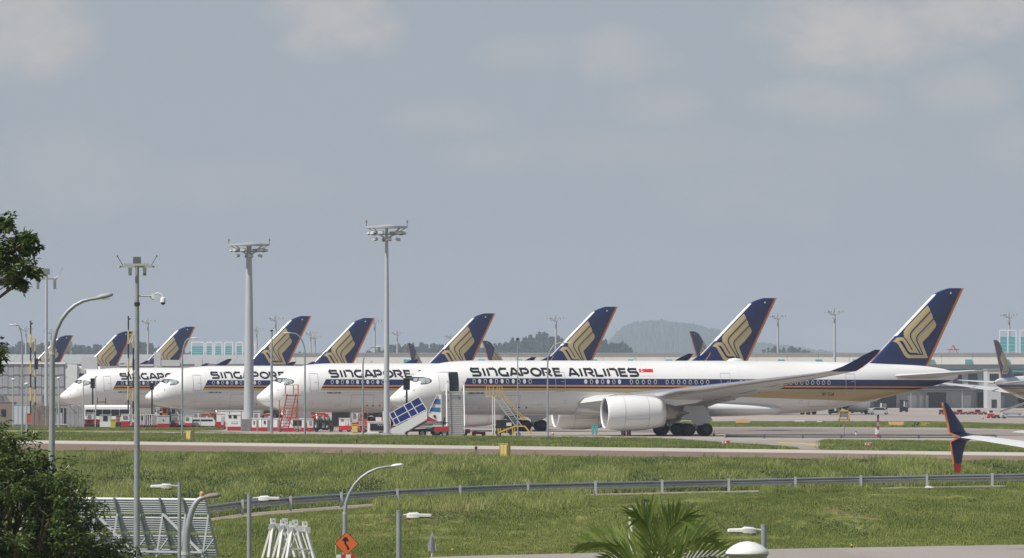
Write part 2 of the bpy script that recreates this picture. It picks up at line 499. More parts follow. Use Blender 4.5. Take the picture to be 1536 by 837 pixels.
# ---- grass tufts (geometry nodes, one object per stretch)
def tuft(name, n, h, spread, wid, seed, mt='grass_blade'):
    rnd = random.Random(seed); v, f = [], []
    for k in range(n):
        a = rnd.uniform(0, 6.283); r = spread * math.sqrt(rnd.random())
        bx, by = r * math.cos(a), r * math.sin(a); hh = h * rnd.uniform(0.45, 1.0)
        la = rnd.uniform(0, 6.283); le = hh * rnd.uniform(0.1, 0.55)
        wa = rnd.uniform(0, 3.14); wx, wy = wid * math.cos(wa), wid * math.sin(wa)
        i = len(v)
        mx_, my_ = bx + le * 0.35 * math.cos(la), by + le * 0.35 * math.sin(la)
        v += [(bx - wx, by - wy, -0.05), (bx + wx, by + wy, -0.05), (mx_ + wx * .8, my_ + wy * .8, hh * .6), (mx_ - wx * .8, my_ - wy * .8, hh * .6),
              (bx + le * math.cos(la), by + le * math.sin(la), hh)]
        f += [(i, i + 1, i + 2, i + 3), (i + 3, i + 2, i + 4)]
    me = bpy.data.meshes.new(name); me.from_pydata(v, [], f); me.materials.append(MATS[mt])
    return bpy.data.objects.new(name, me)
T_TALL = tuft('tall_tuft', 15, 0.80, 0.22, 0.014, 1, 'tall_blade')
T_MID = tuft('mid_tuft', 26, 0.40, 0.34, 0.013, 2)
T_LOW = tuft('low_tuft', 34, 0.20, 0.50, 0.014, 3)
def weed(name, n, h, spread, seed):
    rnd = random.Random(seed); v, f = [], []
    for k in range(n):
        a = rnd.uniform(0, 6.283); r = spread * math.sqrt(rnd.random()); z = h * math.sqrt(max(0, 1 - (r / spread) ** 2)) * rnd.uniform(.35, 1)
        c_ = Vector((r * math.cos(a), r * math.sin(a), z)); d_ = Vector((math.cos(a) + rnd.gauss(0, .5), math.sin(a) + rnd.gauss(0, .5), rnd.uniform(-.2, .6))).normalized()
        s_ = d_.cross(Vector((0, 0, 1))).normalized() * rnd.uniform(.03, .055); L_ = rnd.uniform(.12, .22); i = len(v)
        v += [tuple(c_), tuple(c_ + d_ * L_ * .5 + s_), tuple(c_ + d_ * L_), tuple(c_ + d_ * L_ * .5 - s_)]; f += [(i, i + 1, i + 2, i + 3)]
    me = bpy.data.meshes.new(name); me.from_pydata(v, [], f); me.materials.append(MATS['weed_leaf'])
    return bpy.data.objects.new(name, me)
T_WEED = weed('weed_clump', 46, 0.42, 0.42, 4)

def grass(name, pts, src, label):
    me = bpy.data.meshes.new(name)
    me.from_pydata([p[:3] for p in pts], [], [])
    at = me.attributes.new('sz', 'FLOAT', 'POINT'); at.data.foreach_set('value', [p[3] for p in pts])
    ar = me.attributes.new('rz', 'FLOAT', 'POINT'); ar.data.foreach_set('value', [p[4] for p in pts])
    me.materials.append(MATS['grass_blade'])
    o = bpy.data.objects.new(name, me); col.objects.link(o)
    ng = bpy.data.node_groups.new(name, 'GeometryNodeTree')
    ng.interface.new_socket('Geometry', in_out='INPUT', socket_type='NodeSocketGeometry')
    ng.interface.new_socket('Geometry', in_out='OUTPUT', socket_type='NodeSocketGeometry')
    N, L = ng.nodes, ng.links
    gi, go = N.new('NodeGroupInput'), N.new('NodeGroupOutput')
    ip = N.new('GeometryNodeInstanceOnPoints'); oi = N.new('GeometryNodeObjectInfo')
    oi.inputs['Object'].default_value = src; oi.inputs['As Instance'].default_value = True
    a1 = N.new('GeometryNodeInputNamedAttribute'); a1.data_type = 'FLOAT'; a1.inputs['Name'].default_value = 'sz'
    a2 = N.new('GeometryNodeInputNamedAttribute'); a2.data_type = 'FLOAT'; a2.inputs['Name'].default_value = 'rz'
    cx = N.new('ShaderNodeCombineXYZ'); L.new(a2.outputs[0], cx.inputs['Z'])
    L.new(gi.outputs[0], ip.inputs['Points']); L.new(oi.outputs['Geometry'], ip.inputs['Instance'])
    L.new(a1.outputs[0], ip.inputs['Scale']); L.new(cx.outputs[0], ip.inputs['Rotation'])
    L.new(ip.outputs['Instances'], go.inputs[0])
    md = o.modifiers.new('scatter', 'NODES'); md.node_group = ng
    stuff(o); tag(o, label, 'grass')
    return o

rg = np.random.default_rng(11)
def vnoise(X, Y, s, seed):
    r = np.random.default_rng(seed); t = r.random((64, 64))
    x, y = (X / s) % 63, (Y / s) % 63; xi, yi = x.astype(int), y.astype(int); fx, fy = x - xi, y - yi
    fx, fy = fx * fx * (3 - 2 * fx), fy * fy * (3 - 2 * fy)
    return (t[xi, yi] * (1 - fx) + t[xi + 1, yi] * fx) * (1 - fy) + (t[xi, yi + 1] * (1 - fx) + t[xi + 1, yi + 1] * fx) * fy
def on_road(X, Y):
    # right of / nearer than the road edge
    for a, b_ in ((e0, e1), (e1, e2), (e2, e4)):
        if a.x <= X <= b_.x:
            t = (X - a.x) / (b_.x - a.x); return Y < a.y + t * (b_.y - a.y) + 0.3
    return False
tall, mid, low, weeds = [], [], [], []
NB = 150000
Y = rg.uniform(255, 575, NB); X = rg.uniform(-1, 1, NB) * Y * 0.0772 * 1.12
keep = rg.random(NB) < Y / 575
X, Y = X[keep], Y[keep]
n1 = vnoise(X + 500, Y * 0.11, 1.7, 5); n2 = vnoise(X + 500, Y * 0.10, 5.5, 6); n4 = vnoise(X + 250, Y * 0.12, 3.4, 9); n5 = vnoise(X + 120, Y * .5, .9, 10)
ra = rg.random(len(X)); rr = rg.random(len(X)) * 6.28
for i in range(len(X)):
    x, y = float(X[i]), float(Y[i]); Ye = 517 - 1.15 * x
    if y > Ye - 0.5 or on_road(x, y): continue
    Yr = float(np.interp(x, _rx, _ry)); px = 768 + x * F / y
    if Yr - path_near(x, Yr) - .2 + 1.2 * n5[i] < y < Yr + 4.6: continue
    z = zt(x, y); h = 0.42 * n1[i] + 0.38 * n2[i] + 0.2 * n5[i]
    s_ = 0.6 + 0.7 * ra[i]
    if y > Yr + 4:          # bank above the rail
        up = (Ye - y) / (Ye - Yr)
        if up < 0.10 and ra[i] < 0.97: low.append((x, y, z, 0.3 + 0.5 * ra[i] + 2 * up, rr[i]))
        elif h > 0.55 and up > .12: (tall if ra[i] < .8 else mid).append((x, y, z, s_, rr[i]))
        elif n4[i] > .60 and up > .15 and ra[i] < .62: weeds.append((x, y, z, .5 + .8 * ra[i], rr[i]))
        elif h > 0.40: mid.append((x, y, z, s_, rr[i]))
        elif ra[i] < .8: low.append((x, y, z, s_ * 1.2, rr[i]))
    else:
        near_rail = y > Yr - 34; open_ = px < 560 or (px > 880 and n4[i] > .3)
        if near_rail and open_: 
            if ra[i] < .75: low.append((x, y, z, .35 + .5 * ra[i], rr[i]))
        elif near_rail and h > .38: (tall if h > .46 else mid).append((x, y, z, .45 + .45 * ra[i], rr[i]))
        elif y < 298: 
            low.append((x, y, z, 0.3 + 0.4 * ra[i], rr[i]))
        elif n4[i] > .66 and ra[i] < .5: weeds.append((x, y, z, .2 + .6 * ra[i], rr[i]))
        elif h > 0.66: tall.append((x, y, z, .3 + .25 * ra[i], rr[i]))
        elif h > 0.50: mid.append((x, y, z, .35 + .3 * ra[i], rr[i]))
        elif n2[i] > .36 or ra[i] < .35: low.append((x, y, z, 0.5 + 0.6 * ra[i], rr[i]))
# short verge between service road and taxiway
NB = 42000
xp = rg.uniform(-60, 1600, NB); fr = rg.random(NB)
for i in range(NB):
    y0, y1 = 649.0 + 0.0103 * xp[i], 659.4 + 0.0124 * xp[i]
    yy = y0 + (y1 - y0) * fr[i]
    if 985 < xp[i] < 1236 and yy < 659.2 + (xp[i] - 985) * 0.0705: continue
    p = G(float(xp[i]), float(yy)); s_ = rg.random()
    low.append((p.x, p.y, 0.0, 0.8 + 1.0 * s_ * s_ * s_, rg.random() * 6.28))
for i in range(9000):
    xq = rg.uniform(-20, 330); p = G(float(xq), float(rg.uniform(641.5, 645.5))); low.append((p.x, p.y, 0.0, 0.6 + 0.8 * rg.random(), rg.random() * 6.28))
for i in range(7000):
    xq = rg.uniform(1020, 1560); p = G(float(xq), float(rg.uniform(634, 640.5) + max(0, xq - 1400) * 0.03)); low.append((p.x, p.y, 0.0, 0.7 + 1.2 * rg.random(), rg.random() * 6.28))
grass('tall_grass', tall, T_TALL, 'tall uncut bright green grass in clumps on the bank')
grass('weeds', weeds, T_WEED, 'dark broad-leaved weeds in low patches on the bank')
grass('rough_grass', mid, T_MID, 'knee-high rough green grass covering the bank')
grass('short_grass', low, T_LOW, 'short mown green grass on the verges and the lower bank')
# ================================================================ WIDE-BODY AIRLINERS
TH = math.asin(0.25); CT, ST = math.cos(TH), math.sin(TH)
NOSE = Vector(((585 - 768) / 13.7, 726.0, 0.0))
def a_of(px, b=3.0):
    """photo column -> distance aft of the nearest airliner's nose, at b metres towards the camera"""
    a = 30.0
    for _ in range(12):
        d = NOSE.y + ST * a - CT * b
        a = ((px - 768) * d / F - NOSE.x - ST * b) / CT
    return a
def z_of(py, a, b=3.0):
    d = NOSE.y + ST * a - CT * b
    return HC + (YH - py) * d / F

f_top = pchip([0, .05, .35, 1.0, 1.6, 2.35, 3.0, 4.0, 5.5, 7.0, 9.2, 12, 44, 50, 55, 60, 62.5, 64.3, 65.3],
              [4.1, 4.27, 4.58, 5.15, 5.64, 6.33, 6.86, 7.46, 7.97, 8.18, 8.29, 8.3, 8.28, 8.2, 8.05, 7.85, 7.6, 7.25, 6.85])
f_bot = pchip([0, .05, .35, 1.33, 2.9, 4.9, 6.6, 10, 40, 44, 49.4, 52.3, 55.3, 60, 62.6, 64.6, 65.3],
              [4.1, 3.93, 3.55, 3.05, 2.72, 2.44, 2.34, 2.3, 2.3, 2.34, 2.74, 3.26, 3.93, 4.9, 5.55, 6.1, 6.4])
f_wid = pchip([0, .05, .35, 1.0, 1.6, 2.9, 4.9, 7.0, 9.2, 42, 48, 53, 58, 62.5, 65.3],
              [0.0, 0.2, 0.62, 1.18, 1.58, 2.2, 2.72, 2.93, 2.98, 2.98, 2.8, 2.35, 1.6, 0.75, 0.22])
def fus_y(a, z, off=0.0):
    zt_, zb_, w = f_top(a), f_bot(a), f_wid(a)
    zc, rz_ = (zt_ + zb_) / 2, (zt_ - zb_) / 2
    q = max(0.0, 1 - ((z - zc) / rz_) ** 2)
    return w * math.sqrt(q) + off
def zs(a):       # livery line falls slightly towards the tail
    return -0.0036 * (a - 8.0)

# fuselage paint: stripes by position along / height on the body
m = bpy.data.materials.new('airline_livery'); m.use_nodes = True; MATS['airline_livery'] = m
nt = NT(m); t = nt.n.new('ShaderNodeTexCoord'); sp = nt.n.new('ShaderNodeSeparateXYZ')
nt.l.new(t.outputs['Object'], sp.inputs[0]); ax, az = sp.outputs['X'], sp.outputs['Z']
zz = nt.m('ADD', az, nt.m('MULTIPLY', nt.m('SUBTRACT', ax, 8.0), 0.0036))
def band(lo, hi):
    return nt.m('MULTIPLY', nt.m('GREATER_THAN', zz, lo), nt.m('LESS_THAN', zz, hi))
started = nt.m('GREATER_THAN', ax, nt.m('SUBTRACT', 8.0, nt.m('MULTIPLY', nt.m('SUBTRACT', 6.34, zz), 0.55)))
dirt = nt.noise(t.outputs['Object'], 0.5, 6, stretch=(0.25, 1, 1.3))
fine = nt.noise(t.outputs['Object'], 2.2, 5, stretch=(0.3, 1, 2.0))
white = nt.mix(nt.ramp(dirt, 0.35, 0.75), (0.80, 0.80, 0.79), (0.72, 0.715, 0.70))
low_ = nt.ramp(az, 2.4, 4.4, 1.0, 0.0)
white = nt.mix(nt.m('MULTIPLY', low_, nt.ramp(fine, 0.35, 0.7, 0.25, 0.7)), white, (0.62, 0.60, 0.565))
# skin joints: thin lines every few metres
jx = nt.m('LESS_THAN', nt.m('FRACT', nt.m('DIVIDE', nt.m('ADD', ax, 2.2), 5.9)), 0.005)
white = nt.mix(nt.m('MULTIPLY', jx, 0.22), white, (0.3, 0.3, 0.3))
gold_edge = nt.m('SUBTRACT', 4.98, nt.m('MULTIPLY', nt.m('MAXIMUM', nt.m('SUBTRACT', ax, 20.0), 0.0), 0.0305))
gold = nt.m('MULTIPLY', nt.m('MULTIPLY', nt.m('GREATER_THAN', zz, gold_edge), nt.m('LESS_THAN', zz, 5.29)), started)
c = nt.mix(gold, white, (0.45, 0.335, 0.15))
c = nt.mix(nt.m('MULTIPLY', band(5.28, 5.48), started), c, (0.012, 0.012, 0.02))
c = nt.mix(nt.m('MULTIPLY', band(5.48, 5.64), started), c, (0.62, 0.25, 0.10))
c = nt.mix(nt.m('MULTIPLY', band(5.64, 6.36), started), c, (0.014, 0.026, 0.10))
# dark cockpit mask
up = nt.m('LESS_THAN', ax, 3.0)
lo_front = nt.m('ADD', 5.64, nt.m('MULTIPLY', nt.m('SUBTRACT', 3.0, ax), 0.52))
front = nt.m('MULTIPLY', up, nt.m('MULTIPLY', nt.m('GREATER_THAN', az, lo_front), nt.m('LESS_THAN', az, 6.5)))
ex = nt.m('POWER', nt.m('DIVIDE', nt.m('SUBTRACT', ax, 3.0), 1.15), 2.0); ez = nt.m('POWER', nt.m('DIVIDE', nt.m('SUBTRACT', az, 6.07), 0.43), 2.0)
back = nt.m('MULTIPLY', nt.m('GREATER_THAN', ax, 2.999), nt.m('LESS_THAN', nt.m('ADD', ex, ez), 1.0))
c = nt.mix(nt.m('MAXIMUM', front, back), c, (0.02, 0.022, 0.024))
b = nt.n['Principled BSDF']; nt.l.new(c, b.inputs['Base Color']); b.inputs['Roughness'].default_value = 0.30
b.inputs['Coat Weight'].default_value = 0.25; b.inputs['Coat Roughness'].default_value = 0.15

# fin paint
FA0, FZ0, FLE = 54.75, 7.95, 0.987     # leading edge line
FTE0, FTE = 61.95, 0.480               # trailing edge line
m = bpy.data.materials.new('fin_livery'); m.use_nodes = True; MATS['fin_livery'] = m
nt = NT(m); t = nt.n.new('ShaderNodeTexCoord'); sp = nt.n.new('ShaderNodeSeparateXYZ')
nt.l.new(t.outputs['Object'], sp.inputs[0]); ax, az = sp.outputs['X'], sp.outputs['Z']
dz = nt.m('SUBTRACT', az, FZ0)
from_le = nt.m('SUBTRACT', ax, nt.m('ADD', FA0, nt.m('MULTIPLY', dz, FLE)))
from_te = nt.m('SUBTRACT', nt.m('ADD', FTE0, nt.m('MULTIPLY', dz, FTE)), ax)
dirt = nt.noise(t.outputs['Object'], 0.6, 5)
c = nt.mix(dirt, (0.009, 0.018, 0.085), (0.015, 0.030, 0.12))
wh = nt.m('MULTIPLY', nt.m('LESS_THAN', from_le, 0.30), nt.m('MULTIPLY', nt.m('GREATER_THAN', az, 11.1), nt.m('LESS_THAN', az, 15.75)))
c = nt.mix(wh, c, (0.78, 0.78, 0.78))
c = nt.mix(nt.m('LESS_THAN', from_te, 0.40), c, (0.20, 0.035, 0.03))
c = nt.mix(nt.m('LESS_THAN', from_te, 0.27), c, (0.62, 0.24, 0.08))
b = nt.n['Principled BSDF']; nt.l.new(c, b.inputs['Base Color']); b.inputs['Roughness'].default_value = 0.35
b.inputs['Coat Weight'].default_value = 0.2

def airfoil(n=9):
    """unit section: chord fraction, thickness fraction; upper then lower"""
    pts = []
    for k in range(n + 1):
        x = 0.5 * (1 - math.cos(math.pi * k / n))
        y = 5 * (0.2969 * math.sqrt(x) - 0.126 * x - 0.3516 * x * x + 0.2843 * x ** 3 - 0.1036 * x ** 4)
        pts.append((x, y))
    return pts
AF = airfoil()
def wing_rings(st, side):
    """st rows: b, a_le, chord, z_le, thickness ratio, droop of TE, cant of thickness (0 = vertical thickness, 1 = lateral)"""
    rings = []
    for b_, al, ch, z, tk, dr, cant in st:
        ring = []
        for x, y in AF: ring.append((al + x * ch, y * tk * ch * 1.1, x))
        for x, y in reversed(AF[1:-1]): ring.append((al + x * ch, -y * tk * ch * 0.9, x))
        rings.append([(a, side * -(b_ - t * cant), z + t * (1 - cant) - dr * x) for a, t, x in ring])
    return rings

def fin_half(a, z):
    al, at_ = FA0 + (z - FZ0) * FLE, FTE0 + (z - FZ0) * FTE
    ch = at_ - al; x = min(max((a - al) / ch, 0.0), 1.0)
    y = 5 * (0.2969 * math.sqrt(x) - 0.126 * x - 0.3516 * x * x + 0.2843 * x ** 3 - 0.1036 * x ** 4)
    return y * 0.10 * ch

def tess(poly, maxe):
    bm = bmesh.new()
    vs_ = [bm.verts.new((x, z, 0)) for x, z in poly]
    tris = tessellate_polygon([[Vector((x, z, 0)) for x, z in poly]])
    for t_ in tris:
        try: bm.faces.new([vs_[i] for i in t_])
        except ValueError: pass
    for _ in range(4):
        es = [e for e in bm.edges if e.calc_length() > maxe]
        if not es: break
        bmesh.ops.subdivide_edges(bm, edges=es, cuts=1); bmesh.ops.triangulate(bm, faces=bm.faces)
    bm.verts.index_update()
    v = [(q.co.x, q.co.y) for q in bm.verts]; f = [tuple(q.index for q in fc.verts) for fc in bm.faces]
    bm.free(); return v, f
def stroke(pts, w, closed=False, step=0.5):
    """polyline -> mitred ribbon polygons (list of quads) in 2D"""
    if closed: pts = pts + [pts[0]]
    quads = []
    P2 = [Vector(p) for p in pts]; n = len(P2)
    offs = []
    for i in range(n):
        if closed and i in (0, n - 1): d0, d1 = (P2[-1] - P2[-2]).normalized(), (P2[1] - P2[0]).normalized()
        else:
            d0 = (P2[i] - P2[i - 1]).normalized() if i else (P2[1] - P2[0]).normalized()
            d1 = (P2[i + 1] - P2[i]).normalized() if i < n - 1 else d0
        tn = (d0 + d1)
        tn = tn.normalized() if tn.length > 1e-4 else d0
        nn = Vector((-tn.y, tn.x)); k = 1 / max(0.55, nn.dot(Vector((-d0.y, d0.x))))
        offs.append(nn * (w / 2 * k))
    for i in range(n - 1):
        L_ = (P2[i + 1] - P2[i]).length; m_ = max(1, int(L_ / step))
        for j in range(m_):
            t0, t1 = j / m_, (j + 1) / m_
            p0, p1 = P2[i].lerp(P2[i + 1], t0), P2[i].lerp(P2[i + 1], t1)
            o0, o1 = offs[i].lerp(offs[i + 1], t0), offs[i].lerp(offs[i + 1], t1)
            quads.append([p0 - o0, p1 - o1, p1 + o1, p0 + o0])
    return quads

class Decal(MB):
    def __init__(s, fy, off):
        super().__init__(); s.fy, s.off = fy, off
    def put(s, verts2, faces, sides=(1, -1)):
        for sd in sides:
            i = len(s.v)
            s.v += [(a, -sd * (s.fy(a, z) + s.off), z) for a, z in verts2]
            s.f += [tuple(i + k for k in f_) for f_ in faces]
    def strokes(s, pts, w, closed=False, sides=(1, -1), step=0.5):
        for q in stroke(pts, w, closed, step): s.put([tuple(p) for p in q], [(0, 1, 2, 3)], sides)
    def poly(s, pts, maxe=0.35, sides=(1, -1)):
        v, f = tess(pts, maxe); s.put(v, f, sides)
    def ellipse(s, a, z, ra, rz_, n=14, sides=(1, -1)):
        s.put([(a + ra * math.cos(6.2832 * k / n), z + rz_ * math.sin(6.2832 * k / n)) for k in range(n)], [tuple(range(n))], sides)

def arc(cx, cz, rx, rz_, a0, a1, n=8):
    return [(cx + rx * math.cos(R(a0 + (a1 - a0) * k / n)), cz + rz_ * math.sin(R(a0 + (a1 - a0) * k / n))) for k in range(n + 1)]
# letters on a unit box (0..1, 0..1), strokes (thickness given relative to height)
LET = {
    'S': [[(0.97, 0.94), (0.22, 0.94)] + arc(0.22, 0.74, 0.17, 0.20, 90, 270, 6) + [(0.78, 0.54)] + arc(0.78, 0.30, 0.17, 0.24, 90, -90, 6) + [(0.02, 0.06)]],
    'I': [[(0.5, 0), (0.5, 1)]],
    'n': [[(0.08, 0), (0.08, 1)], [(0.26, 0.94), (0.70, 0.94)] + arc(0.70, 0.72, 0.22, 0.22, 90, 0, 5) + [(0.92, 0)]],
    'G': [[(0.96, 0.94), (0.42, 0.94)] + arc(0.42, 0.50, 0.36, 0.44, 90, 270, 8) + [(0.92, 0.06), (0.92, 0.52)]],
    'A': [[(0.04, 0), (0.36, 0.95), (0.55, 0.95), (0.96, 0)], [(0.22, 0.30), (0.80, 0.30)]],
    'P': [[(0.08, 0), (0.08, 0.94), (0.68, 0.94)] + arc(0.68, 0.66, 0.24, 0.28, 90, -90, 6) + [(0.26, 0.38)]],
    'O': [arc(0.5, 0.5, 0.44, 0.46, 0, 360, 18)],
    'R': [[(0.08, 0), (0.08, 0.94), (0.66, 0.94)] + arc(0.66, 0.69, 0.22, 0.25, 90, -90, 6) + [(0.42, 0.44), (0.94, 0)]],
    'E': [[(0.96, 0.94), (0.10, 0.94), (0.10, 0.06), (0.98, 0.06)], [(0.22, 0.52), (0.86, 0.52)]],
    'L': [[(0.10, 1), (0.10, 0.06), (0.98, 0.06)]],
    '9': [[(0.1, 0.06), (0.7, 0.06), (0.9, 0.25), (0.9, 0.75), (0.7, 0.94), (0.3, 0.94), (0.1, 0.75), (0.1, 0.6), (0.3, 0.45), (0.9, 0.45)]],
    'V': [[(0.05, 1), (0.5, 0.03), (0.95, 1)]], '-': [[(0.15, 0.5), (0.85, 0.5)]],
    'J': [[(0.85, 1), (0.85, 0.25), (0.65, 0.06), (0.3, 0.06), (0.1, 0.25)]],
    'B': [[(0.1, 0.06), (0.1, 0.94), (0.65, 0.94), (0.85, 0.75), (0.65, 0.52), (0.1, 0.52)], [(0.65, 0.52), (0.9, 0.3), (0.65, 0.06), (0.1, 0.06)]],
    'U': [[(0.1, 1), (0.1, 0.25), (0.3, 0.06), (0.7, 0.06), (0.9, 0.25), (0.9, 1)]],
    '3': [[(0.1, 0.94), (0.7, 0.94), (0.9, 0.75), (0.6, 0.52), (0.9, 0.28), (0.7, 0.06), (0.1, 0.06)]],
    '5': [[(0.9, 0.94), (0.15, 0.94), (0.15, 0.55), (0.65, 0.55), (0.9, 0.3), (0.65, 0.06), (0.1, 0.06)]],
    '0': [arc(0.5, 0.5, 0.38, 0.46, 0, 360, 12)],
    'C': [[(0.95, 0.94), (0.35, 0.94), (0.08, 0.7), (0.08, 0.3), (0.35, 0.06), (0.95, 0.06)]],
    '4': [[(0.75, 0), (0.75, 1), (0.05, 0.3), (0.98, 0.3)]], '1': [[(0.3, 0.8), (0.55, 1), (0.55, 0)]],
}
def letter(dc, ch, a0, a1, z0, z1, w, slant=0.0, sides=(1, -1)):
    for st in LET[ch]:
        pts = [(a0 + x * (a1 - a0) + slant * (0.5 - z), z0 + z * (z1 - z0)) for x, z in st]
        cl_ = len(pts) > 3 and (Vector(pts[0]) - Vector(pts[-1])).length < 1e-4
        if cl_: pts = pts[:-1]
        dc.strokes(pts, w, cl_, sides, 0.18)

# bird emblem traced on the fin (zoomed photo pixels -> fin coordinates)
def fin_pt(zx, zy):
    px, py = 1300 + zx / 6.4375, 425 + zy / 6.4375
    a = a_of(px, 0.35); return (a, z_of(py, a, 0.35))
BIRD = [(593, 212), (612, 245), (619, 275), (634, 298), (648, 345), (666, 370), (678, 400), (668, 428), (600, 510), (543, 567), (543, 582), (600, 722),
        (395, 722), (366, 698), (302, 584), (285, 570), (255, 563), (297, 523), (345, 520), (368, 530), (359, 495), (361, 466), (378, 437)]
BIRD_LINES = [[(616, 274), (440, 460), (424, 485), (424, 520), (440, 552), (522, 682)], [(650, 344), (500, 496), (484, 522), (486, 556), (548, 688)],
              [(366, 528), (384, 549), (442, 645)], [(412, 684), (550, 687)]]
BIRD_GAP = [(311, 553), (345, 557), (360, 577), (402, 655), (425, 671), (492, 671), (492, 684), (420, 689), (394, 674), (332, 576)]
BIRD, BIRD_GAP = [fin_pt(*p) for p in BIRD], [fin_pt(*p) for p in BIRD_GAP]
BIRD_LINES = [[fin_pt(*p) for p in l_] for l_ in BIRD_LINES]

WIN = [711.5 + 8.4 * k for k in range(11)] + [879 + 8.43 * k for k in range(7)] + [947.3 + 9.03 * k for k in range(5)] + [1001 + 8.69 * k for k in range(8)]
WIN += [1066 + 0 * k for k in range(0)] + [1112 + 8.3 * k for k in range(17)]

def make_airliner(name, label, open_door):
    root = thing(name, label, 'airliner', group='wide-body airliners parked on the apron')
    # fuselage
    st = [0.02, .05, .12, .22, .35, .55, .8, 1.1, 1.4, 1.7, 2.0, 2.35, 2.7, 3.0, 3.5, 4, 4.7, 5.5, 6.2, 7, 8, 9.2, 11] + list(np.arange(13, 44, 2.0)) + \
         [44, 46, 48, 49.5, 51, 52.5, 54, 55.5, 57, 58.5, 60, 61.3, 62.6, 63.6, 64.4, 65, 65.3]
    NS = 56; rings = []
    for a in st:
        zt_, zb_, w = f_top(a), f_bot(a), f_wid(a); zc, rz_ = (zt_ + zb_) / 2, (zt_ - zb_) / 2
        rings.append([(a, w * math.cos(6.2832 * k / NS), zc + rz_ * math.sin(6.2832 * k / NS)) for k in range(NS)])
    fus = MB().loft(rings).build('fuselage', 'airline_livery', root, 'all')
    # belly fairing
    rings = []
    for k in range(25):
        t_ = k / 24; a = 20.6 + 23.4 * t_
        q = math.sin(math.pi * min(1, max(0, t_))) ** 0.45 if 0 < t_ < 1 else 0.02
        w, zb_, ztop = 2.2 + 1.0 * q, 2.5 - 0.45 * q, 3.25 + 1.05 * q * (1 - 0.5 * t_)
        zc, rz_ = (zb_ + ztop) / 2, (ztop - zb_) / 2
        rr_ = []
        for j in range(28):
            an = 6.2832 * j / 28; cs, sn = math.cos(an), math.sin(an)
            rr_.append((a, w * math.copysign(abs(cs) ** 0.75, cs), zc + rz_ * math.copysign(abs(sn) ** 0.8, sn)))
        rings.append(rr_)
    MB().loft(rings).build('belly_fairing', 'aircraft_white', root, 'all')
    # lettering, flag
    tw = 0.245
    z0, z1 = 6.60, 7.44
    for sd in (1, -1):
        for org, dz_, word in ((690, 0, (('S', 155, 290), ('I', 320, 360), ('n', 388, 525), ('G', 550, 682), ('A', 705, 857), ('P', 868, 988), ('O', 1012, 1164), ('R', 1180, 1312), ('E', 1342, 1450))),
                           (840, -0.03, (('A', 112, 258), ('I', 275, 315), ('R', 348, 482), ('L', 500, 605), ('I', 618, 658), ('n', 680, 822), ('E', 845, 955), ('S', 980, 1115)))):
            for ch, x0, x1 in word:
                tx = Decal(fus_y, 0.018)
                letter(tx, ch, a_of(org + x0 / 9.6, 2.3), a_of(org + x1 / 9.6, 2.3), z0 + dz_, z1 + dz_, tw, 0.16, (sd,))
                tx.build('letter', 'black_paint', root)
        tx = Decal(fus_y, 0.018)
        a0 = a_of(703); s_ = (a_of(726) - a0) / 15.0
        for k, ch in enumerate('AIRBUS A350-900'):
            if ch != ' ': letter(tx, ch, a0 + k * s_, a0 + (k + 0.8) * s_, 4.60, 4.79, 0.035, 0, (sd,))
        stuff(tx.build('small_lettering', 'black_paint', root))
        tx = Decal(fus_y, 0.018)
        a0 = a_of(1231.5, 2.2); s_ = (a_of(1250.5, 2.2) - a0) / 6.0
        for k, ch in enumerate('9V-SJA'):
            letter(tx, ch, a0 + k * s_, a0 + (k + 0.78) * s_, 4.42, 4.76, 0.055, 0, (sd,))
        stuff(tx.build('registration', 'black_paint', root))
        a0, a1 = a_of(961), a_of(982)
        fl = Decal(fus_y, 0.016)
        fl.poly([(a0, 7.0), (a1, 7.0), (a1, 7.38), (a0, 7.38)], 0.4, (sd,)); flag = fl.build('flag', 'bright_red', root)
        fl = Decal(fus_y, 0.016); fl.poly([(a0, 6.62), (a1, 6.62), (a1, 6.99), (a0, 6.99)], 0.4, (sd,)); fl.build('flag_white_half', 'white_paint', flag)
        fl = Decal(fus_y, 0.026)
        fl.strokes(arc(a0 + 0.34, 7.19, 0.11, 0.12, 60, 300, 8), 0.06, False, (sd,), 0.2)
        for k in range(5): fl.ellipse(a0 + 0.47 + 0.08 * math.cos(1.257 * k + 1.57), 7.19 + 0.08 * math.sin(1.257 * k + 1.57), 0.022, 0.022, 6, (sd,))
        stuff(fl.build('flag_crescent', 'white_paint', flag))
    # windows: pale surrounds, dark panes, some with blinds down
    ring, pane, blind = Decal(fus_y, 0.012), Decal(fus_y, 0.02), Decal(fus_y, 0.02)
    for k, px in enumerate(WIN):
        a = a_of(px); z = 6.02 + zs(a)
        ring.ellipse(a, z, 0.17, 0.255)
        (blind if (k % 2 == 1 and k < 18) else pane).ellipse(a, z, 0.122, 0.205)
    w_ = ring.build('window_surrounds', 'white_paint', root); stuff(w_)
    stuff(pane.build('window_panes', 'glass_dark', root)); stuff(blind.build('window_blinds', 'grime_white', root))
    # cockpit windows
    for sd in (1, -1):
        for cor in ([(2.72, 5.86), (3.46, 5.76), (3.46, 6.36), (2.95, 6.38)], [(3.56, 5.78), (3.86, 5.86), (3.99, 6.08), (3.88, 6.28), (3.56, 6.36)], [(2.36, 6.10), (2.62, 5.95), (2.84, 6.38), (2.5, 6.36)]):
            gl = Decal(fus_y, 0.02); gl.poly(cor, 0.2, (sd,)); gl.build('cockpit_window', 'glass_pale', root)
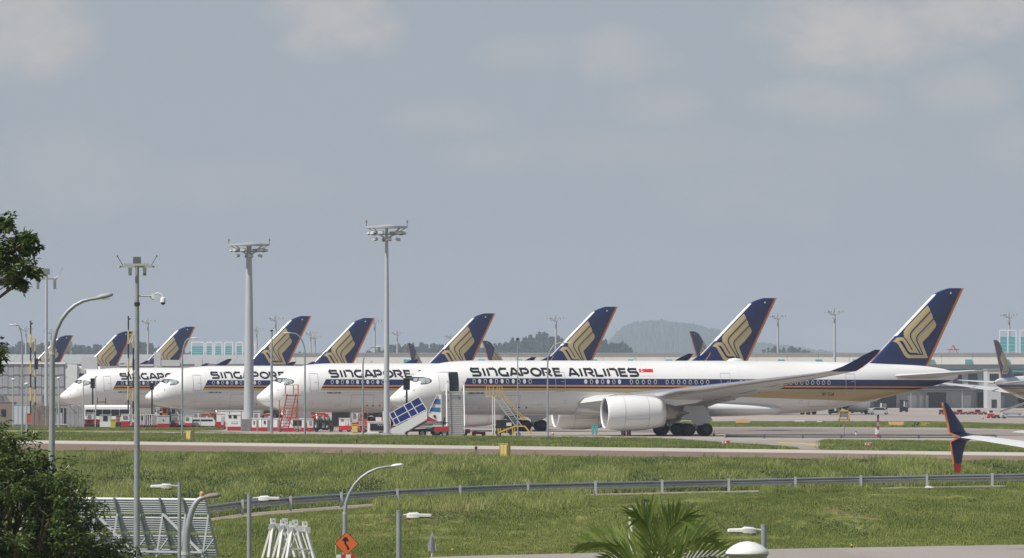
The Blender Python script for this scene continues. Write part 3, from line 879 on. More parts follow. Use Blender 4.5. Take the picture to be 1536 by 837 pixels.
    # doors
    for k, (px0, px1) in enumerate(((675, 688.5), (834, 848), (1082, 1096), (1271, 1285))):
        d0, d1 = a_of(px0), a_of(px1)
        zl, zh = 4.92 + zs(d0), 7.02 + zs(d0)
        for sd in (1, -1):
            dd0, dd1 = d0, d1
            if k == 0 and open_door and sd == 1:
                op = Decal(fus_y, 0.015); op.poly([(d0, zl), (d1, zl), (d1, zh), (d0, zh)], 0.3, (1,))
                o_ = op.build('door_opening', 'glass_dark', root)
                dd0, dd1 = a_of(658.5), a_of(673)
                pn = MB(); rr_ = []
                for j in range(9):
                    z = zl + (zh - zl) * j / 8; y0, y1 = fus_y(dd0, z) + 0.42, fus_y(dd1, z) + 0.38
                    rr_.append([(dd0, -y0, z), (dd1, -y1, z), (dd1, -y1 + 0.12, z), (dd0, -y0 + 0.12, z)])
                pn.loft(rr_); o_ = pn.build('door', 'aircraft_white', root, 40)
                tr = MB()
                for (p, q) in (((dd0, zl), (dd0, zh)), ((dd1, zl), (dd1, zh)), ((dd0, zh), (dd1, zh)), ((dd0, zl), (dd1, zl))):
                    for j in range(4):
                        A_ = Vector(p).lerp(Vector(q), j / 4); B_ = Vector(p).lerp(Vector(q), (j + 1) / 4)
                        tr.beam((A_.x, -fus_y(A_.x, A_.y) - 0.42, A_.y), (B_.x, -fus_y(B_.x, B_.y) - 0.42, B_.y), 0.03)
                tr.build('door_seal', 'galvanised', o_)
                hg = MB(); hg.beam((dd1 - 0.2, -fus_y(dd1, 6) - 0.4, 6.0), (d0 + 0.1, -fus_y(d0, 6) - 0.02, 6.0), 0.1); hg.build('hinge_arm', 'galvanised', o_)
                continue
            fr = Decal(fus_y, 0.02); fr.strokes([(dd0, zl), (dd1, zl), (dd1, zh), (dd0, zh)], 0.045, True, (sd,)); o_ = fr.build('door', 'galvanised_light' if k else 'galvanised', root)
            hd = Decal(fus_y, 0.022); hd.strokes([(dd1 - 0.42, 6.0), (dd1 - 0.12, 6.0)], 0.05, False, (sd,)); hd.build('handle', 'galvanised_light', o_)
    # blades, probes and vents below the stripe
    pr = MB()
    for px in (772, 782, 793):
        a = a_of(px); z = 3.05
        pr.quad((a - 0.15, -fus_y(a, z) - 0.01, z + 0.3), (a + 0.12, -fus_y(a, z) - 0.01, z + 0.3), (a + 0.02, -fus_y(a, z) - 0.28, z), (a - 0.12, -fus_y(a, z) - 0.28, z))
    for a, z in ((1.0, 3.9), (1.3, 4.3), (1.25, 3.6), (2.2, 5.0)): pr.box(a, a + 0.16, -fus_y(a, z) - 0.05, -fus_y(a, z) + 0.05, z, z + 0.09)
    stuff(pr.build('probes', 'dark_metal', root))
    hs = []
    for sd in (1, -1):
        for (p0, p1, q0, q1) in ((11.2, 14.0, 2.75, 4.45), (47.2, 49.6, 3.2, 4.3), (50.6, 51.5, 3.75, 4.6)):
            hh = Decal(fus_y, 0.014); hh.strokes([(p0, q0), (p1, q0), (p1, q1), (p0, q1)], 0.035, True, (sd,), 0.3); hh.build('cargo_door', 'panel_grey', root)
        hh = Decal(fus_y, 0.012)
        for p0, q0, w_, h_ in ((4.4, 3.6, .5, .3), (6.1, 3.3, .4, .4), (9.4, 3.0, .6, .25), (16.2, 3.3, .35, .35), (17.8, 2.8, .5, .2), (5.0, 4.6, .3, .2), (19.0, 3.6, .3, .3), (46.0, 3.6, .4, .3), (53.6, 4.6, .4, .25)):
            hh.strokes([(p0, q0), (p0 + w_, q0), (p0 + w_, q0 + h_), (p0, q0 + h_)], 0.022, True, (sd,), 0.3)
        for q0 in (3.45, 4.75): 
            hh.strokes([(6.0 + .5 * k, q0) for k in range(26)], 0.014, False, (sd,), 0.6)
        stuff(hh.build('skin_seams', 'panel_grey', root))
    an = MB().lathe([(-0.9, 0.02), (-0.5, 0.3), (0.1, 0.42), (0.8, 0.32), (1.3, 0.02)], (39.2, 0, 8.2), 'x', 12, True); an.build('antenna_fairing', 'aircraft_white', root, 'all')
    bl_ = MB()
    for a in (14.0, 27.5): bl_.hexa([(a, -.03, 8.2), (a + .5, -.03, 8.2), (a + .5, .03, 8.2), (a, .03, 8.2)], [(a + .3, -.02, 8.62), (a + .55, -.02, 8.62), (a + .55, .02, 8.62), (a + .3, .02, 8.62)])
    stuff(bl_.build('antenna_blades', 'aircraft_grey', root))
    # wings
    ST_W = [(2.2, 20.4, 14.8, 3.55, .145, .50, 0), (5.5, 22.9, 12.6, 3.95, .13, .45, 0), (10.5, 26.7, 9.9, 4.58, .115, .38, 0), (15.5, 30.2, 7.7, 5.22, .105, .30, 0), (20.5, 33.75, 5.6, 5.83, .09, .14, 0),
            (25.5, 37.25, 4.1, 6.40, .085, .06, 0), (29.2, 39.85, 3.0, 6.83, .08, .02, 0.05), (30.6, 41.0, 2.75, 7.10, .085, .04, .25)]
    ST_L = [(30.6, 41.0, 2.75, 7.10, .085, .04, .25), (31.35, 42.0, 2.3, 7.55, .07, 0, .5), (31.9, 43.1, 1.85, 8.15, .07, 0, .75), (32.25, 44.15, 1.4, 8.8, .07, 0, .9), (32.45, 45.3, 0.65, 9.35, .07, 0, 1.0)]
    for sd in (1, -1):
        wg = MB().loft(wing_rings(ST_W, sd)).build('wing', 'aircraft_grey', root, 40)
        le = []
        for b_, al, ch, z, tk, dr, cant in ST_W[1:]:
            r_ = []
            for x, y in ((0.09, 1), (0.045, 1), (0.012, 1), (-0.004, 0), (0.012, -1), (0.045, -1), (0.09, -1)):
                xx = max(x, 0.0); yy = 5 * (0.2969 * math.sqrt(xx) - 0.126 * xx - 0.3516 * xx * xx + 0.2843 * xx ** 3 - 0.1036 * xx ** 4)
                tt = y * (yy * tk * ch * (1.1 if y > 0 else 0.9) + 0.012)
                r_.append((al + x * ch, -sd * (b_ - tt * cant), z + tt * (1 - cant) - dr * xx))
            le.append(r_)
        MB().loft(le, False, False).build('leading_edge', 'bare_metal', wg, 40)
        wl_ = MB().loft(wing_rings(ST_L, sd)).build('winglet', 'navy_paint', root, 40)
        te = MB()
        for (r0, r1) in zip(ST_L[:-1], ST_L[1:]):
            te.beam((r0[1] + r0[2], -sd * r0[0], r0[3]), (r1[1] + r1[2], -sd * r1[0], r1[3]), 0.09)
        te.build('winglet_edge', 'orange_paint', wl_)
        # control-surface gaps on the underside
        gp = MB()
        def und(b_, x):
            k = 0
            while k < len(ST_W) - 2 and b_ > ST_W[k + 1][0]: k += 1
            r0, r1 = ST_W[k], ST_W[k + 1]; t_ = (b_ - r0[0]) / (r1[0] - r0[0])
            al, ch, z, tk, dr = (r0[i] + (r1[i] - r0[i]) * t_ for i in (1, 2, 3, 4, 5))
            yy = 5 * (0.2969 * math.sqrt(x) - 0.126 * x - 0.3516 * x * x + 0.2843 * x ** 3 - 0.1036 * x ** 4)
            return Vector((al + x * ch, -sd * b_, z - yy * tk * ch * 0.9 - dr * x - 0.015))
        for b0, b1, x in ((6, 13, .76), (13.3, 21, .76), (21.4, 28.5, .78), (6, 28.5, .13)):
            for j in range(8): gp.beam(und(b0 + (b1 - b0) * j / 8, x), und(b0 + (b1 - b0) * (j + 1) / 8, x), 0.06, 0.02)
        for b_ in (13.15, 21.2, 28.6): gp.beam(und(b_, .77), und(b_, .985), 0.05, 0.02)
        stuff(gp.build('flap_gap', 'dark_metal', wg))
        for b_, ae, ze, L_ in ((8.0, 36.9, 4.0, 5.6), (14.0, 37.9, 4.78, 4.8), (19.0, 39.2, 5.36, 4.0)):
            rr_ = []
            for t_, q in ((0, .06), (.12, .5), (.3, .9), (.5, 1), (.7, .85), (.88, .5), (1, .16)):
                aa = ae - L_ + L_ * t_; w = 0.34 * q; h = 0.48 * q; cz = ze + 0.02 + (1 - t_) * 0.12
                rr_.append([(aa, -sd * b_ + w * math.cos(6.2832 * j / 10), cz + h * math.sin(6.2832 * j / 10)) for j in range(10)])
            ff_ = MB().loft(rr_).build('flap_fairing', 'aircraft_grey', root, 'all')
            MB().lathe([(0, .09), (.16, .06)], (ae, -sd * b_, ze + 0.02), 'x', 8, True).build('fairing_tip', 'red_paint', ff_)
        # horizontal stabiliser
        rs = wing_rings([(0.6, 56.6, 6.2, 6.55, .10, .1, 0), (1.6, 57.4, 5.6, 6.62, .10, .1, 0), (5.5, 60.7, 4.0, 6.9, .09, .05, 0), (9.0, 63.5, 2.3, 7.15, .09, 0, 0), (9.5, 64.2, 1.6, 7.2, .08, 0, 0)], sd)
        MB().loft(rs).build('tailplane', 'aircraft_grey', root, 40)
        # engine
        y, z = -sd * 10.5, 2.55; o = (0, y, z)
        na = MB().lathe([(21.75, 1.74), (22.2, 1.83), (23.2, 1.93), (24.6, 1.94), (26.2, 1.82), (27.4, 1.62), (28.05, 1.47), (28.0, 1.40), (26.6, 1.45)], o, 'x', 40).build('engine_nacelle', 'aircraft_white', root, 'all')
        MB().lathe([(21.62, 1.56), (21.5, 1.60), (21.45, 1.645), (21.55, 1.71), (21.76, 1.746)], o, 'x', 40).build('inlet_lip', 'white_paint', na, 'all')
        MB().lathe([(21.62, 1.56), (21.9, 1.50), (22.55, 1.465), (23.6, 1.5)], o, 'x', 40).build('inlet_duct', 'cage_grey', na, 'all')
        fn = MB()
        for k in range(22):
            an_ = 6.2832 * k / 22
            c0, s0, c1, s1 = math.cos(an_), math.sin(an_), math.cos(an_ + .32), math.sin(an_ + .32)
            fn.quad((23.0, y + .35 * c0, z + .35 * s0), (23.0, y + 1.46 * c0, z + 1.46 * s0), (23.35, y + 1.46 * c1, z + 1.46 * s1), (23.35, y + .35 * c1, z + .35 * s1))
        stuff(fn.build('fan_blades', 'dark_metal', na))
        MB().lathe([(22.5, .02), (22.75, .2), (23.2, .42), (23.5, .45)], o, 'x', 20).build('spinner', 'dark_metal', na, 'all')
        MB().lathe([(23.5, 1.5), (23.5, .1)], o, 'x', 30).build('fan_hub', 'black_paint', na)
        MB().lathe([(26.6, 1.28), (28.0, 1.12), (29.2, .88), (29.9, .72), (29.85, .66), (28.8, .62)], o, 'x', 30).build('exhaust_nozzle', 'exhaust_metal', na, 'all')
        MB().lathe([(28.8, .55), (29.9, .45), (31.0, .06)], o, 'x', 20, True).build('exhaust_cone', 'exhaust_metal', na, 'all')
        MB().prism_y([(22.9, 4.35), (26.0, 4.6), (29.5, 4.5), (33.0, 4.2), (31.8, 3.65), (29.2, 3.3), (27.0, 3.8), (24.5, 4.35)], y - 0.28, y + 0.28).build('engine_pylon', 'aircraft_white', na)
        sm = MB()
        for t_, r_ in ((23.35, 1.945), (26.05, 1.845)): sm.lathe([(t_, r_), (t_ + .035, r_ - .001)], o, 'x', 40)
        for an_ in (200, 340, 20): 
            for (t0, r0), (t1, r1) in zip(((23.4, 1.945), (24.6, 1.953)), ((24.6, 1.953), (26.05, 1.845))): sm.beam((t0, y + r0 * math.cos(R(an_)), z + r0 * math.sin(R(an_))), (t1, y + r1 * math.cos(R(an_)), z + r1 * math.sin(R(an_))), .03)
        stuff(sm.build('cowl_seams', 'panel_grey', na))
        st_ = MB().hexa([(23.0, y + sd * 1.3, z + 1.35), (24.2, y + sd * 1.3, z + 1.35), (24.2, y + sd * 1.33, z + 1.3), (23.0, y + sd * 1.33, z + 1.3)],
                        [(23.7, y + sd * 1.75, z + 1.75), (24.3, y + sd * 1.75, z + 1.75), (24.3, y + sd * 1.78, z + 1.7), (23.7, y + sd * 1.78, z + 1.7)]); st_.build('nacelle_strake', 'dark_metal', na)
        # main gear
        gx, gy = 33.3, -sd * 5.3
        gr = MB().tube((gx, gy, 0.75), (gx, gy + sd * 0.1, 3.2), 0.17, 0.2, 10)
        gr.tube((gx, gy, 1.5), (gx - 1.6, gy + sd * 0.3, 3.0), 0.08); gr.tube((gx, gy, 1.6), (gx + 1.3, gy + sd * 0.2, 3.0), 0.07)
        gr.tube((gx, gy, 1.4), (gx, gy + sd * 1.8, 3.0), 0.09)
        gr = gr.build('main_gear', 'aircraft_grey', root, 35)
        bg_ = MB().beam((gx - 1.05, gy, 0.7), (gx + 1.05, gy, 0.7), 0.24, 0.28)
        for dx in (-1.0, 1.0): bg_.tube((gx + dx, gy - 0.85, 0.7), (gx + dx, gy + 0.85, 0.7), 0.11)
        bg_.build('bogie', 'dark_metal', gr)
        for dx in (-1.0, 1.0):
            for dy in (-0.72, 0.72):
                wh_ = MB().lathe([(-.24, .38), (-.25, .56), (-.2, .66), (-.1, .70), (.1, .70), (.2, .66), (.25, .56), (.24, .38)], (gx + dx, gy + dy, 0.7), 'y', 22).build('tyre', 'rubber', gr, 50)
                MB().lathe([(-.2, .39), (-.12, .16), (.12, .16), (.2, .39)], (gx + dx, gy + dy, 0.7), 'y', 16, True).build('wheel_hub', 'dark_metal', gr, 40)
        MB().hexa([(gx - 1.75, gy - sd * .60, 1.75), (gx - .7, gy - sd * .62, 1.7), (gx - .15, gy - sd * .66, 1.2), (gx + .5, gy - sd * .66, 1.2), (gx + 1.75, gy - sd * .62, 1.75), (gx + .75, gy - sd * .5, 3.35), (gx - 1.5, gy - sd * .5, 3.25)],
                  [(gx - 1.75, gy - sd * .55, 1.75), (gx - .7, gy - sd * .57, 1.7), (gx - .15, gy - sd * .61, 1.2), (gx + .5, gy - sd * .61, 1.2), (gx + 1.75, gy - sd * .57, 1.75), (gx + .75, gy - sd * .45, 3.35), (gx - 1.5, gy - sd * .45, 3.25)]).build('gear_door', 'aircraft_white', gr)
    # nose gear
    ng = MB().tube((5.2, 0, .5), (5.2, 0, 2.6), .12, .14).tube((5.2, 0, 1.3), (6.6, 0, 2.5), .07).build('nose_gear', 'aircraft_grey', root, 35)
    for dy in (-.32, .32):
        MB().lathe([(-.17, .3), (-.18, .44), (-.08, .53), (.08, .53), (.18, .44), (.17, .3)], (5.2, dy, .53), 'y', 20).build('tyre', 'rubber', ng, 50)
        MB().lathe([(-.14, .31), (-.08, .1), (.08, .1), (.14, .31)], (5.2, dy, .53), 'y', 14, True).build('wheel_hub', 'panel_grey', ng, 40)
        MB().box(5.0, 6.6, dy * 1.9 - .03, dy * 1.9 + .03, 1.55, 2.5).build('gear_door', 'aircraft_white', ng)
    # fin
    rings = []
    for z in (7.5, 7.95, 9, 10.5, 12, 13.5, 15, 15.6, 15.95, 16.2, 16.36, 16.45):
        al, at_ = FA0 + (z - FZ0) * FLE, FTE0 + (z - FZ0) * FTE
        if z > 15.6: al += ((z - 15.6) / 0.85) ** 2.2 * 1.15
        tkk = 1.0 if z < 16.2 else (0.8 if z < 16.4 else 0.45)
        ch = at_ - al
        rings.append([(al + x * ch, y * .10 * ch * tkk, z) for x, y in AF] + [(al + x * ch, -y * .10 * ch * tkk, z) for x, y in reversed(AF[1:-1])])
    fin = MB().loft(rings).build('tail_fin', 'fin_livery', root, 40)
    for sd in (1, -1):
        em = Decal(fin_half, 0.03); em.poly(BIRD, 0.45, (sd,)); em = em.build('emblem', 'gold_paint', fin)
        ln = Decal(fin_half, 0.05)
        for l_ in BIRD_LINES: ln.strokes(l_, 0.12, False, (sd,))
        ln.poly(BIRD_GAP, 0.4, (sd,)); stuff(ln.build('emblem_lines', 'navy_paint', fin))
        nl = Decal(fin_half, 0.03); q = fin_pt(818, 93); nl.ellipse(q[0], q[1], .12, .12, 8, (sd,)); nl.build('fin_lamp', 'white_paint', fin)
    MB().lathe([(0, .2), (.25, .17), (.24, .1)], (65.28, 0, 6.63), 'x', 12).build('exhaust_port', 'dark_metal', root)
    return root

GRP = 'wide-body airliners parked on the apron'
jet = make_airliner('airliner', 'nearest white airliner, full SINGAPORE AIRLINES lettering showing, with stairs at its open front door', True)
jet.location = NOSE; jet.rotation_euler = (0, 0, TH)
jet2 = make_airliner('airliner', 'white airliner second from the camera, SINGAPORE showing, nose behind the tall thin mast', False)
def nose_at(px, s):
    d = F / s; return Vector(((px - 768) * d / F, d, 0))
jet2.location = nose_at(385, 12.33); jet2.rotation_euler = (0, 0, TH)
dup(jet2, 'white airliner third from the camera, crossed by the thick light mast', nose_at(218, 11.13), TH, GRP)
dup(jet2, 'white airliner with the leftmost nose, fourth from the camera', nose_at(90, 10.21), TH, GRP)
HIDDEN = ('skin_seams', 'cargo_door', 'cowl_seams', 'letter', 'small_lettering', 'registration', 'flag', 'probes', 'antenna_blades', 'window_surrounds', 'window_panes', 'window_blinds', 'cockpit_window', 'door')
def by_fin(label, px, py, k, th, top=66.0):
    s = (YH - py) / (16.45 * k - HC); d = F / s
    tip = Vector(((px - 768) * d / F, d, 0)); aft = Vector((math.cos(th), math.sin(th), 0))
    o = dup(jet2, label, tip - aft * (top * k), th, GRP, k, HIDDEN); return o
by_fin('airliner behind the fourth, only its navy fin showing right of the red maintenance stairs', 562, 477, 1.0, TH)
by_fin('airliner whose navy fin rises just right of the thick light mast', 467, 474, 1.11, TH)
by_fin('airliner whose navy fin rises behind the yellow and black lattice gantry', 200, 497, 1.0, TH)
by_fin('airliner whose navy fin rises left of the row of rooftop glass frames', 293, 490, 1.11, TH)
by_fin('farthest airliner on the left, its fin between two foreground poles', 110, 503, 1.05, TH)
by_fin('airliner at the right edge seen from its tail, facing away', 1490, 510, 1.0, R(240))
by_fin('distant airliner facing right, dark fin left of the second airliner\'s tail', 1034, 497, 1.0, R(232))
by_fin('distant airliner facing right, dark fin behind the tail of the fourth airliner', 723, 511, 1.0, R(228))
by_fin('tiny distant navy fin standing alone right of the tall thin mast', 611, 515, 1.0, R(242))
# ================================================================ BACKGROUND
# ---- hill far behind
mat('forest_far', (0.04, 0.055, 0.035), 0.95, var=0.4, vscale=0.01, spec=0.1)
mat('hill_forest', (0.05, 0.075, 0.05), 0.95, var=0.2, vscale=0.01, spec=0.1)
HP = pchip([860, 905, 915, 925, 940, 960, 985, 1020, 1050, 1085, 1110, 1140, 1175, 1210, 1260, 1330], [560, 527, 510, 498, 488, 482.5, 480.5, 484, 488, 498, 507, 514, 518, 523, 531, 560])
rg2 = np.random.default_rng(3)
vv, ff = [], []
cols_ = list(np.arange(850, 1335, 1.5)); rows_ = np.linspace(-1, 1, 23)
for r_ in rows_:
    for px in cols_:
        Yd = 14900 + r_ * 560
        h = max(0.0, (YH - HP(px)) * 14900 / F) * (1 - abs(r_) ** 1.7)
        h = max(-1.0, h + HC * (1 - abs(r_)) + (rg2.random() - 0.45) * 7 * (h > 8) - (abs(r_) > .99) * 2)
        vv.append(((px - 768) * 14900 / F, Yd + rg2.uniform(-8, 8), h))
nc = len(cols_)
for i in range(len(rows_) - 1):
    for j in range(nc - 1): ff.append((i * nc + j, i * nc + j + 1, (i + 1) * nc + j + 1, (i + 1) * nc + j))
struct(raw('hill', vv, ff, 'hill_forest'))

# ---- belt of tall trees beyond the terminal: reads as one mass
v, f = [], []
rt = random.Random(21)
def far_tree(cx, cy, h, w):
    n = int(90 + h * 4)
    for k in range(n):
        t_ = rt.random() ** 0.8; z = h * (0.12 + 0.88 * t_)
        rr_ = w * (1.05 - t_) ** 0.7 * (0.35 + 0.65 * rt.random())
        a = rt.uniform(0, 6.283); c_ = Vector((cx + rr_ * math.cos(a), cy + rr_ * math.sin(a), z))
        s_ = rt.uniform(0.8, 2.3); u = Vector((rt.gauss(0, 1), rt.gauss(0, 1), rt.gauss(0, 1))).normalized(); q = u.orthogonal().normalized()
        i = len(v); v.extend([tuple(c_ + u * s_), tuple(c_ + q * s_ * .7), tuple(c_ - u * s_), tuple(c_ - q * s_ * .7)]); f.append((i, i + 1, i + 2, i + 3))
    i = len(v); v.extend([(cx - .5, cy, 0), (cx + .5, cy, 0), (cx, cy, h)]); f.append((i, i + 1, i + 2))
TOP = pchip([-60, 0, 60, 120, 150, 200, 240, 300, 540, 590, 640, 700, 745, 770, 790, 810, 835, 880, 915, 940, 955, 1000, 1130, 1160, 1190, 1230, 1300, 1560],
            [512, 515, 512, 516, 518, 512, 520, 530, 528, 517, 516, 522, 513, 509, 506, 500, 504, 514, 511, 517, 530, 534, 530, 521, 521, 530, 536, 536])
px = -60.0
while px < 1600:
    d = rt.uniform(6100, 6900); y = TOP(px) + rt.uniform(-1.5, 8)
    h = (YH - y) * d / F + HC
    far_tree((px - 768) * d / F, d, h, h * rt.uniform(0.10, 0.19)); px += rt.uniform(1.6, 4.2)
for k in range(420):     # filling understorey
    px = rt.uniform(-60, 1600); d = rt.uniform(5800, 6100); h = rt.uniform(20, 32)
    far_tree((px - 768) * d / F, d, h, h * 0.4)
stuff(tag(raw('woodland', v, f, 'forest_far'), 'hazy line of tall dark trees beyond the terminal roofs', 'trees'))

# ---- terminal
TD = 1790.0
def X_(px, d=TD): return (px - 768) * d / F
def Z_(py, d=TD): return HC + (YH - py) * d / F
T = thing('terminal_building', 'long cream and grey terminal building behind the nearest airliner', 'building', (0, TD, 0))
x0, x1 = -75.0, 175.0
MB().box(x0, x1, 1.2, 40, 0, 14.5).build('wall', 'wall_grey', T)
MB().box(x0 - .5, x1 + .5, -0.3, 41, 14.5, 14.9).build('roof', 'roof_grey', T)
pane = None
def rep_part(first, name, x, y=0, z=0, parent=None):
    o = first.copy(); col.objects.link(o); o.parent = parent or first.parent; o.location = (x, y, z); return o
def series(name, mb, m, parent, xs_):
    o0 = mb.build(name, m, parent); o0.location = (xs_[0], 0, 0)
    for x in xs_[1:]: rep_part(o0, name, x)
    return o0
series('fascia_panel', MB().box(0.03, 8.27, 0, 1.2, 11.75, 14.5), 'cream_wall', T, [x0 + 8.3 * k for k in range(30)])
series('louvre_panel', MB().box(0.03, 8.27, 0.5, 1.2, 10.4, 11.72), 'panel_grey', T, [x0 + 8.3 * k for k in range(30)])
series('vent_box', MB().box(-.85, .85, -.35, 0.02, 12.0, 13.1), 'teal', T, [X_(1166) + 10.1 * k - 100 for k in range(22)])
MB().box(x0, x1, 0.1, 1.2, 9.75, 10.15).build('trim_band', 'teal', T)
w0 = MB().box(0.15, 2.6, 0.9, 1.21, 6.5, 9.2).build('window', 'glass_dark', T); w0.location = (x0, 0, 0)
MB().box(0.0, 0.15, 0.8, 1.22, 6.5, 9.2).build('mullion', 'white_paint', w0)
for k in range(1, 60):
    o = rep_part(w0, 'window', x0 + 2.75 * k * 1.5)
    if k < 30:
        m_ = w0.children[0].copy(); col.objects.link(m_); m_.parent = o
MB().box(x0, x1, -5.5, 1.2, 4.9, 5.9).build('canopy', 'roof_grey', T)
MB().box(x0, x1, -5.6, -5.45, 5.2, 5.95).build('canopy_fascia', 'dark_metal', T)
series('wall_panel', MB().box(0.05, 6.85, 0.6, 1.2, 0.0, 4.7), 'panel_pale', T, [x0 + 6.9 * k for k in range(36)])
series('pilaster', MB().box(-.3, .3, -0.1, 1.2, 0, 4.9), 'panel_grey', T, [x0 + 13.8 * k + 6.9 for k in range(18)])
series('door', MB().box(-1.2, 1.2, 0.4, 1.0, 0, 3.4), 'white_paint', T, [X_(x) for x in (1216, 1368, 1386, 1450, 1500)])
series('roller_door', MB().box(-2.6, 2.6, 0.5, 1.0, 0, 4.2), 'dark_metal', T, [X_(x) for x in (1285, 1330, 1478, 1405, 1240, 1190)])
series('canopy_column', MB().tube((0, -5, 0), (0, -5, 4.9), .2), 'galvanised', T, [x0 + 13.8 * k + 3 for k in range(18)])
st = thing('stair_tower', 'pale grey block standing out from the terminal at the right edge', 'building', (X_(1491, 1770), 1770, 0))
MB().box(-1.8, 1.8, 0, 14, 0, 10.2).build('wall', 'panel_pale', st); MB().box(-2, 2, -.2, 14.2, 10.2, 10.5).build('roof', 'roof_grey', st)
MB().box(-1.2, 1.2, -.06, 0, 6.6, 9.2).build('window', 'glass_dark', st); MB().box(-.7, .7, -.06, 0, 0, 2.3).build('door', 'dark_metal', st)
bk = thing('rooftop_beacon', 'small red lattice beacon on the terminal roof right of the nearest tail', 'beacon', (X_(1432), TD + 6, 14.9))
q = MB()
for a in range(4):
    q.tube((1.2 * math.cos(a * 1.57), 1.2 * math.sin(a * 1.57), 0), (0.3 * math.cos(a * 1.57), .3 * math.sin(a * 1.57), 1.6), .12, n=5)
q.build('frame', 'red_orange', bk); MB().box(-1.6, 1.6, -.15, .15, .75, 1.05).build('crossbar', 'red_orange', bk); MB().lathe([(1.6, .35), (1.9, .35), (2.1, .1)], (0, 0, 0), 'z', 10, True).build('lamp', 'bright_red', bk)

H = thing('terminal_hall', 'low terminal wing with a sloping grey metal roof behind the left airliners', 'building', (0, 1700, 0))
hx0, hx1 = X_(-60, 1700), X_(384, 1700)
MB().box(hx0, hx1, 0.6, 30, 0, 11.4).build('wall', 'wall_grey', H)
o0 = MB().hexa([(0, -1.0, 11.4), (4.35, -1.0, 11.4), (4.35, 24, 13.9), (0, 24, 13.9)], [(0, -1.0, 11.6), (4.35, -1.0, 11.6), (4.35, 24, 14.1), (0, 24, 14.1)]).build('roof_panel', 'roof_grey', H)
o0.location = (hx0, 0, 0); k = 1
while hx0 + 4.4 * k < hx1: rep_part(o0, 'roof_panel', hx0 + 4.4 * k); k += 1
MB().box(hx0, hx1, 24, 30, 11.4, 13.8).build('rear_wall', 'wall_grey', H)
# pale roof between the two, behind the second and third airliners
Hm = thing('terminal_link', 'pale flat-roofed terminal link between the sloping roof and the cream block', 'building', (0, 1760, 0))
MB().box(X_(384, 1760) + .4, x0 - .8, 0, 30, 0, 13.3).build('wall', 'cream_wall', Hm); MB().box(X_(384, 1760) + .3, x0 - .7, -.4, 30.4, 13.3, 13.7).build('roof', 'roof_grey', Hm)
MB().box(X_(384, 1760) + .4, x0 - .8, -.15, 0, 10.6, 10.95).build('trim_band', 'teal', Hm)

def glass_frame(name, label, px0, px1, ytop, d, zb, nb, cat='roof frame'):
    x0_, x1_ = X_(px0, d), X_(px1, d); zt_ = Z_(ytop, d)
    g_ = thing(name, label, cat, ((x0_ + x1_) / 2, d, zb)); w = x1_ - x0_; h = zt_ - zb
    for k in range(nb + 1):
        x = -w / 2 + w * k / nb; MB().box(x - .12, x + .12, -.12, .12, 0, h).build('post', 'white_paint', g_)
    MB().box(-w / 2, w / 2, -.15, .15, h, h + .25).build('top_rail', 'white_paint', g_)
    for k in range(nb):
        a_, b_ = -w / 2 + w * k / nb + .2, -w / 2 + w * (k + 1) / nb - .2
        p_ = MB().box(a_, b_, -.03, .03, .15, h * .72).build('pane', 'teal', g_)
        sl = MB()
        for j in range(4): sl.box(a_, b_, -.06, .06, .3 + h * .16 * j, .36 + h * .16 * j)
        stuff(sl.build('glazing_bar', 'white_paint', p_))
    return g_
for k, (a_, b_, nb) in enumerate(((287, 306, 1), (309, 319, 1), (322, 333, 1), (337, 349, 1), (354, 364, 1), (368, 382, 1))):
    glass_frame('glazed_roof_frame', 'white-framed teal glazed roof box, number %s from the left in the row above the grey roof' % ('one', 'two', 'three', 'four', 'five', 'six')[k], a_, b_, 514, 1722, 13.7, nb)
glass_frame('glazed_roof_frame', 'tall white-framed teal glazing on the terminal roof at the right edge', 1499.5, 1524, 496, 1800, 14.9, 2)
glass_frame('glazed_roof_frame', 'teal glazing bay cut by the right edge of the picture', 1530, 1556, 496, 1800, 14.9, 2)

# ---- light masts
def mast_head_near(t_, z, rr_, parent):
    hd = MB().lathe([(z - .1, rr_), (z + .12, rr_), (z + .16, rr_ * .55), (z + .3, .35), (z, .3), (z - .1, rr_ * .9)], (0, 0, 0), 'z', 20).build('crown', 'galvanised_light', parent, 30)
    ar = MB()
    for k in range(8):
        a = 6.283 * k / 8; ar.tube((.25 * math.cos(a), .25 * math.sin(a), z - 1.25), (rr_ * .95 * math.cos(a), rr_ * .95 * math.sin(a), z), .045, n=5)
    ar.lathe([(z - .85, rr_ * .62), (z - .75, rr_ * .62)], (0, 0, 0), 'z', 16)
    ar.build('bracket', 'galvanised', parent)
    for k in range(12):
        a = 6.283 * (k + .4) / 12; r_ = rr_ * (0.86 if k % 3 else .55); zz_ = z - (.62 if k % 3 else 1.35)
        fl = MB().hexa([(-.28, -.32, -.16), (.28, -.32, -.16), (.28, .32, -.10), (-.28, .32, -.10)], [(-.24, -.28, .14), (.24, -.28, .14), (.24, .28, .1), (-.24, .28, .1)])
        fl.xf(Matrix.Translation((r_ * math.cos(a), r_ * math.sin(a), zz_)) @ Matrix.Rotation(a, 4, 'Z') @ Matrix.Rotation(R(18), 4, 'Y'))
        o_ = fl.build('floodlight', 'grime_white', parent)
        ln = MB().box(-.2, .24, -.26, .26, -.19, -.13); ln.xf(Matrix.Translation((r_ * math.cos(a), r_ * math.sin(a), zz_ - .02)) @ Matrix.Rotation(a, 4, 'Z') @ Matrix.Rotation(R(18), 4, 'Y')); ln.build('lens', 'glass_dark', o_)
    for sx in (-1, 1):
        MB().tube((sx * rr_ * .98, 0, z), (sx * rr_ * .98, 0, z + .55), .03, n=5).build('rod', 'dark_metal', parent)
        MB().lathe([(z + .5, .07), (z + .6, .11), (z + .78, .10), (z + .85, .04)], (sx * rr_ * .98, 0, 0), 'z', 10, True).build('obstruction_lamp', 'brown_panel', parent)
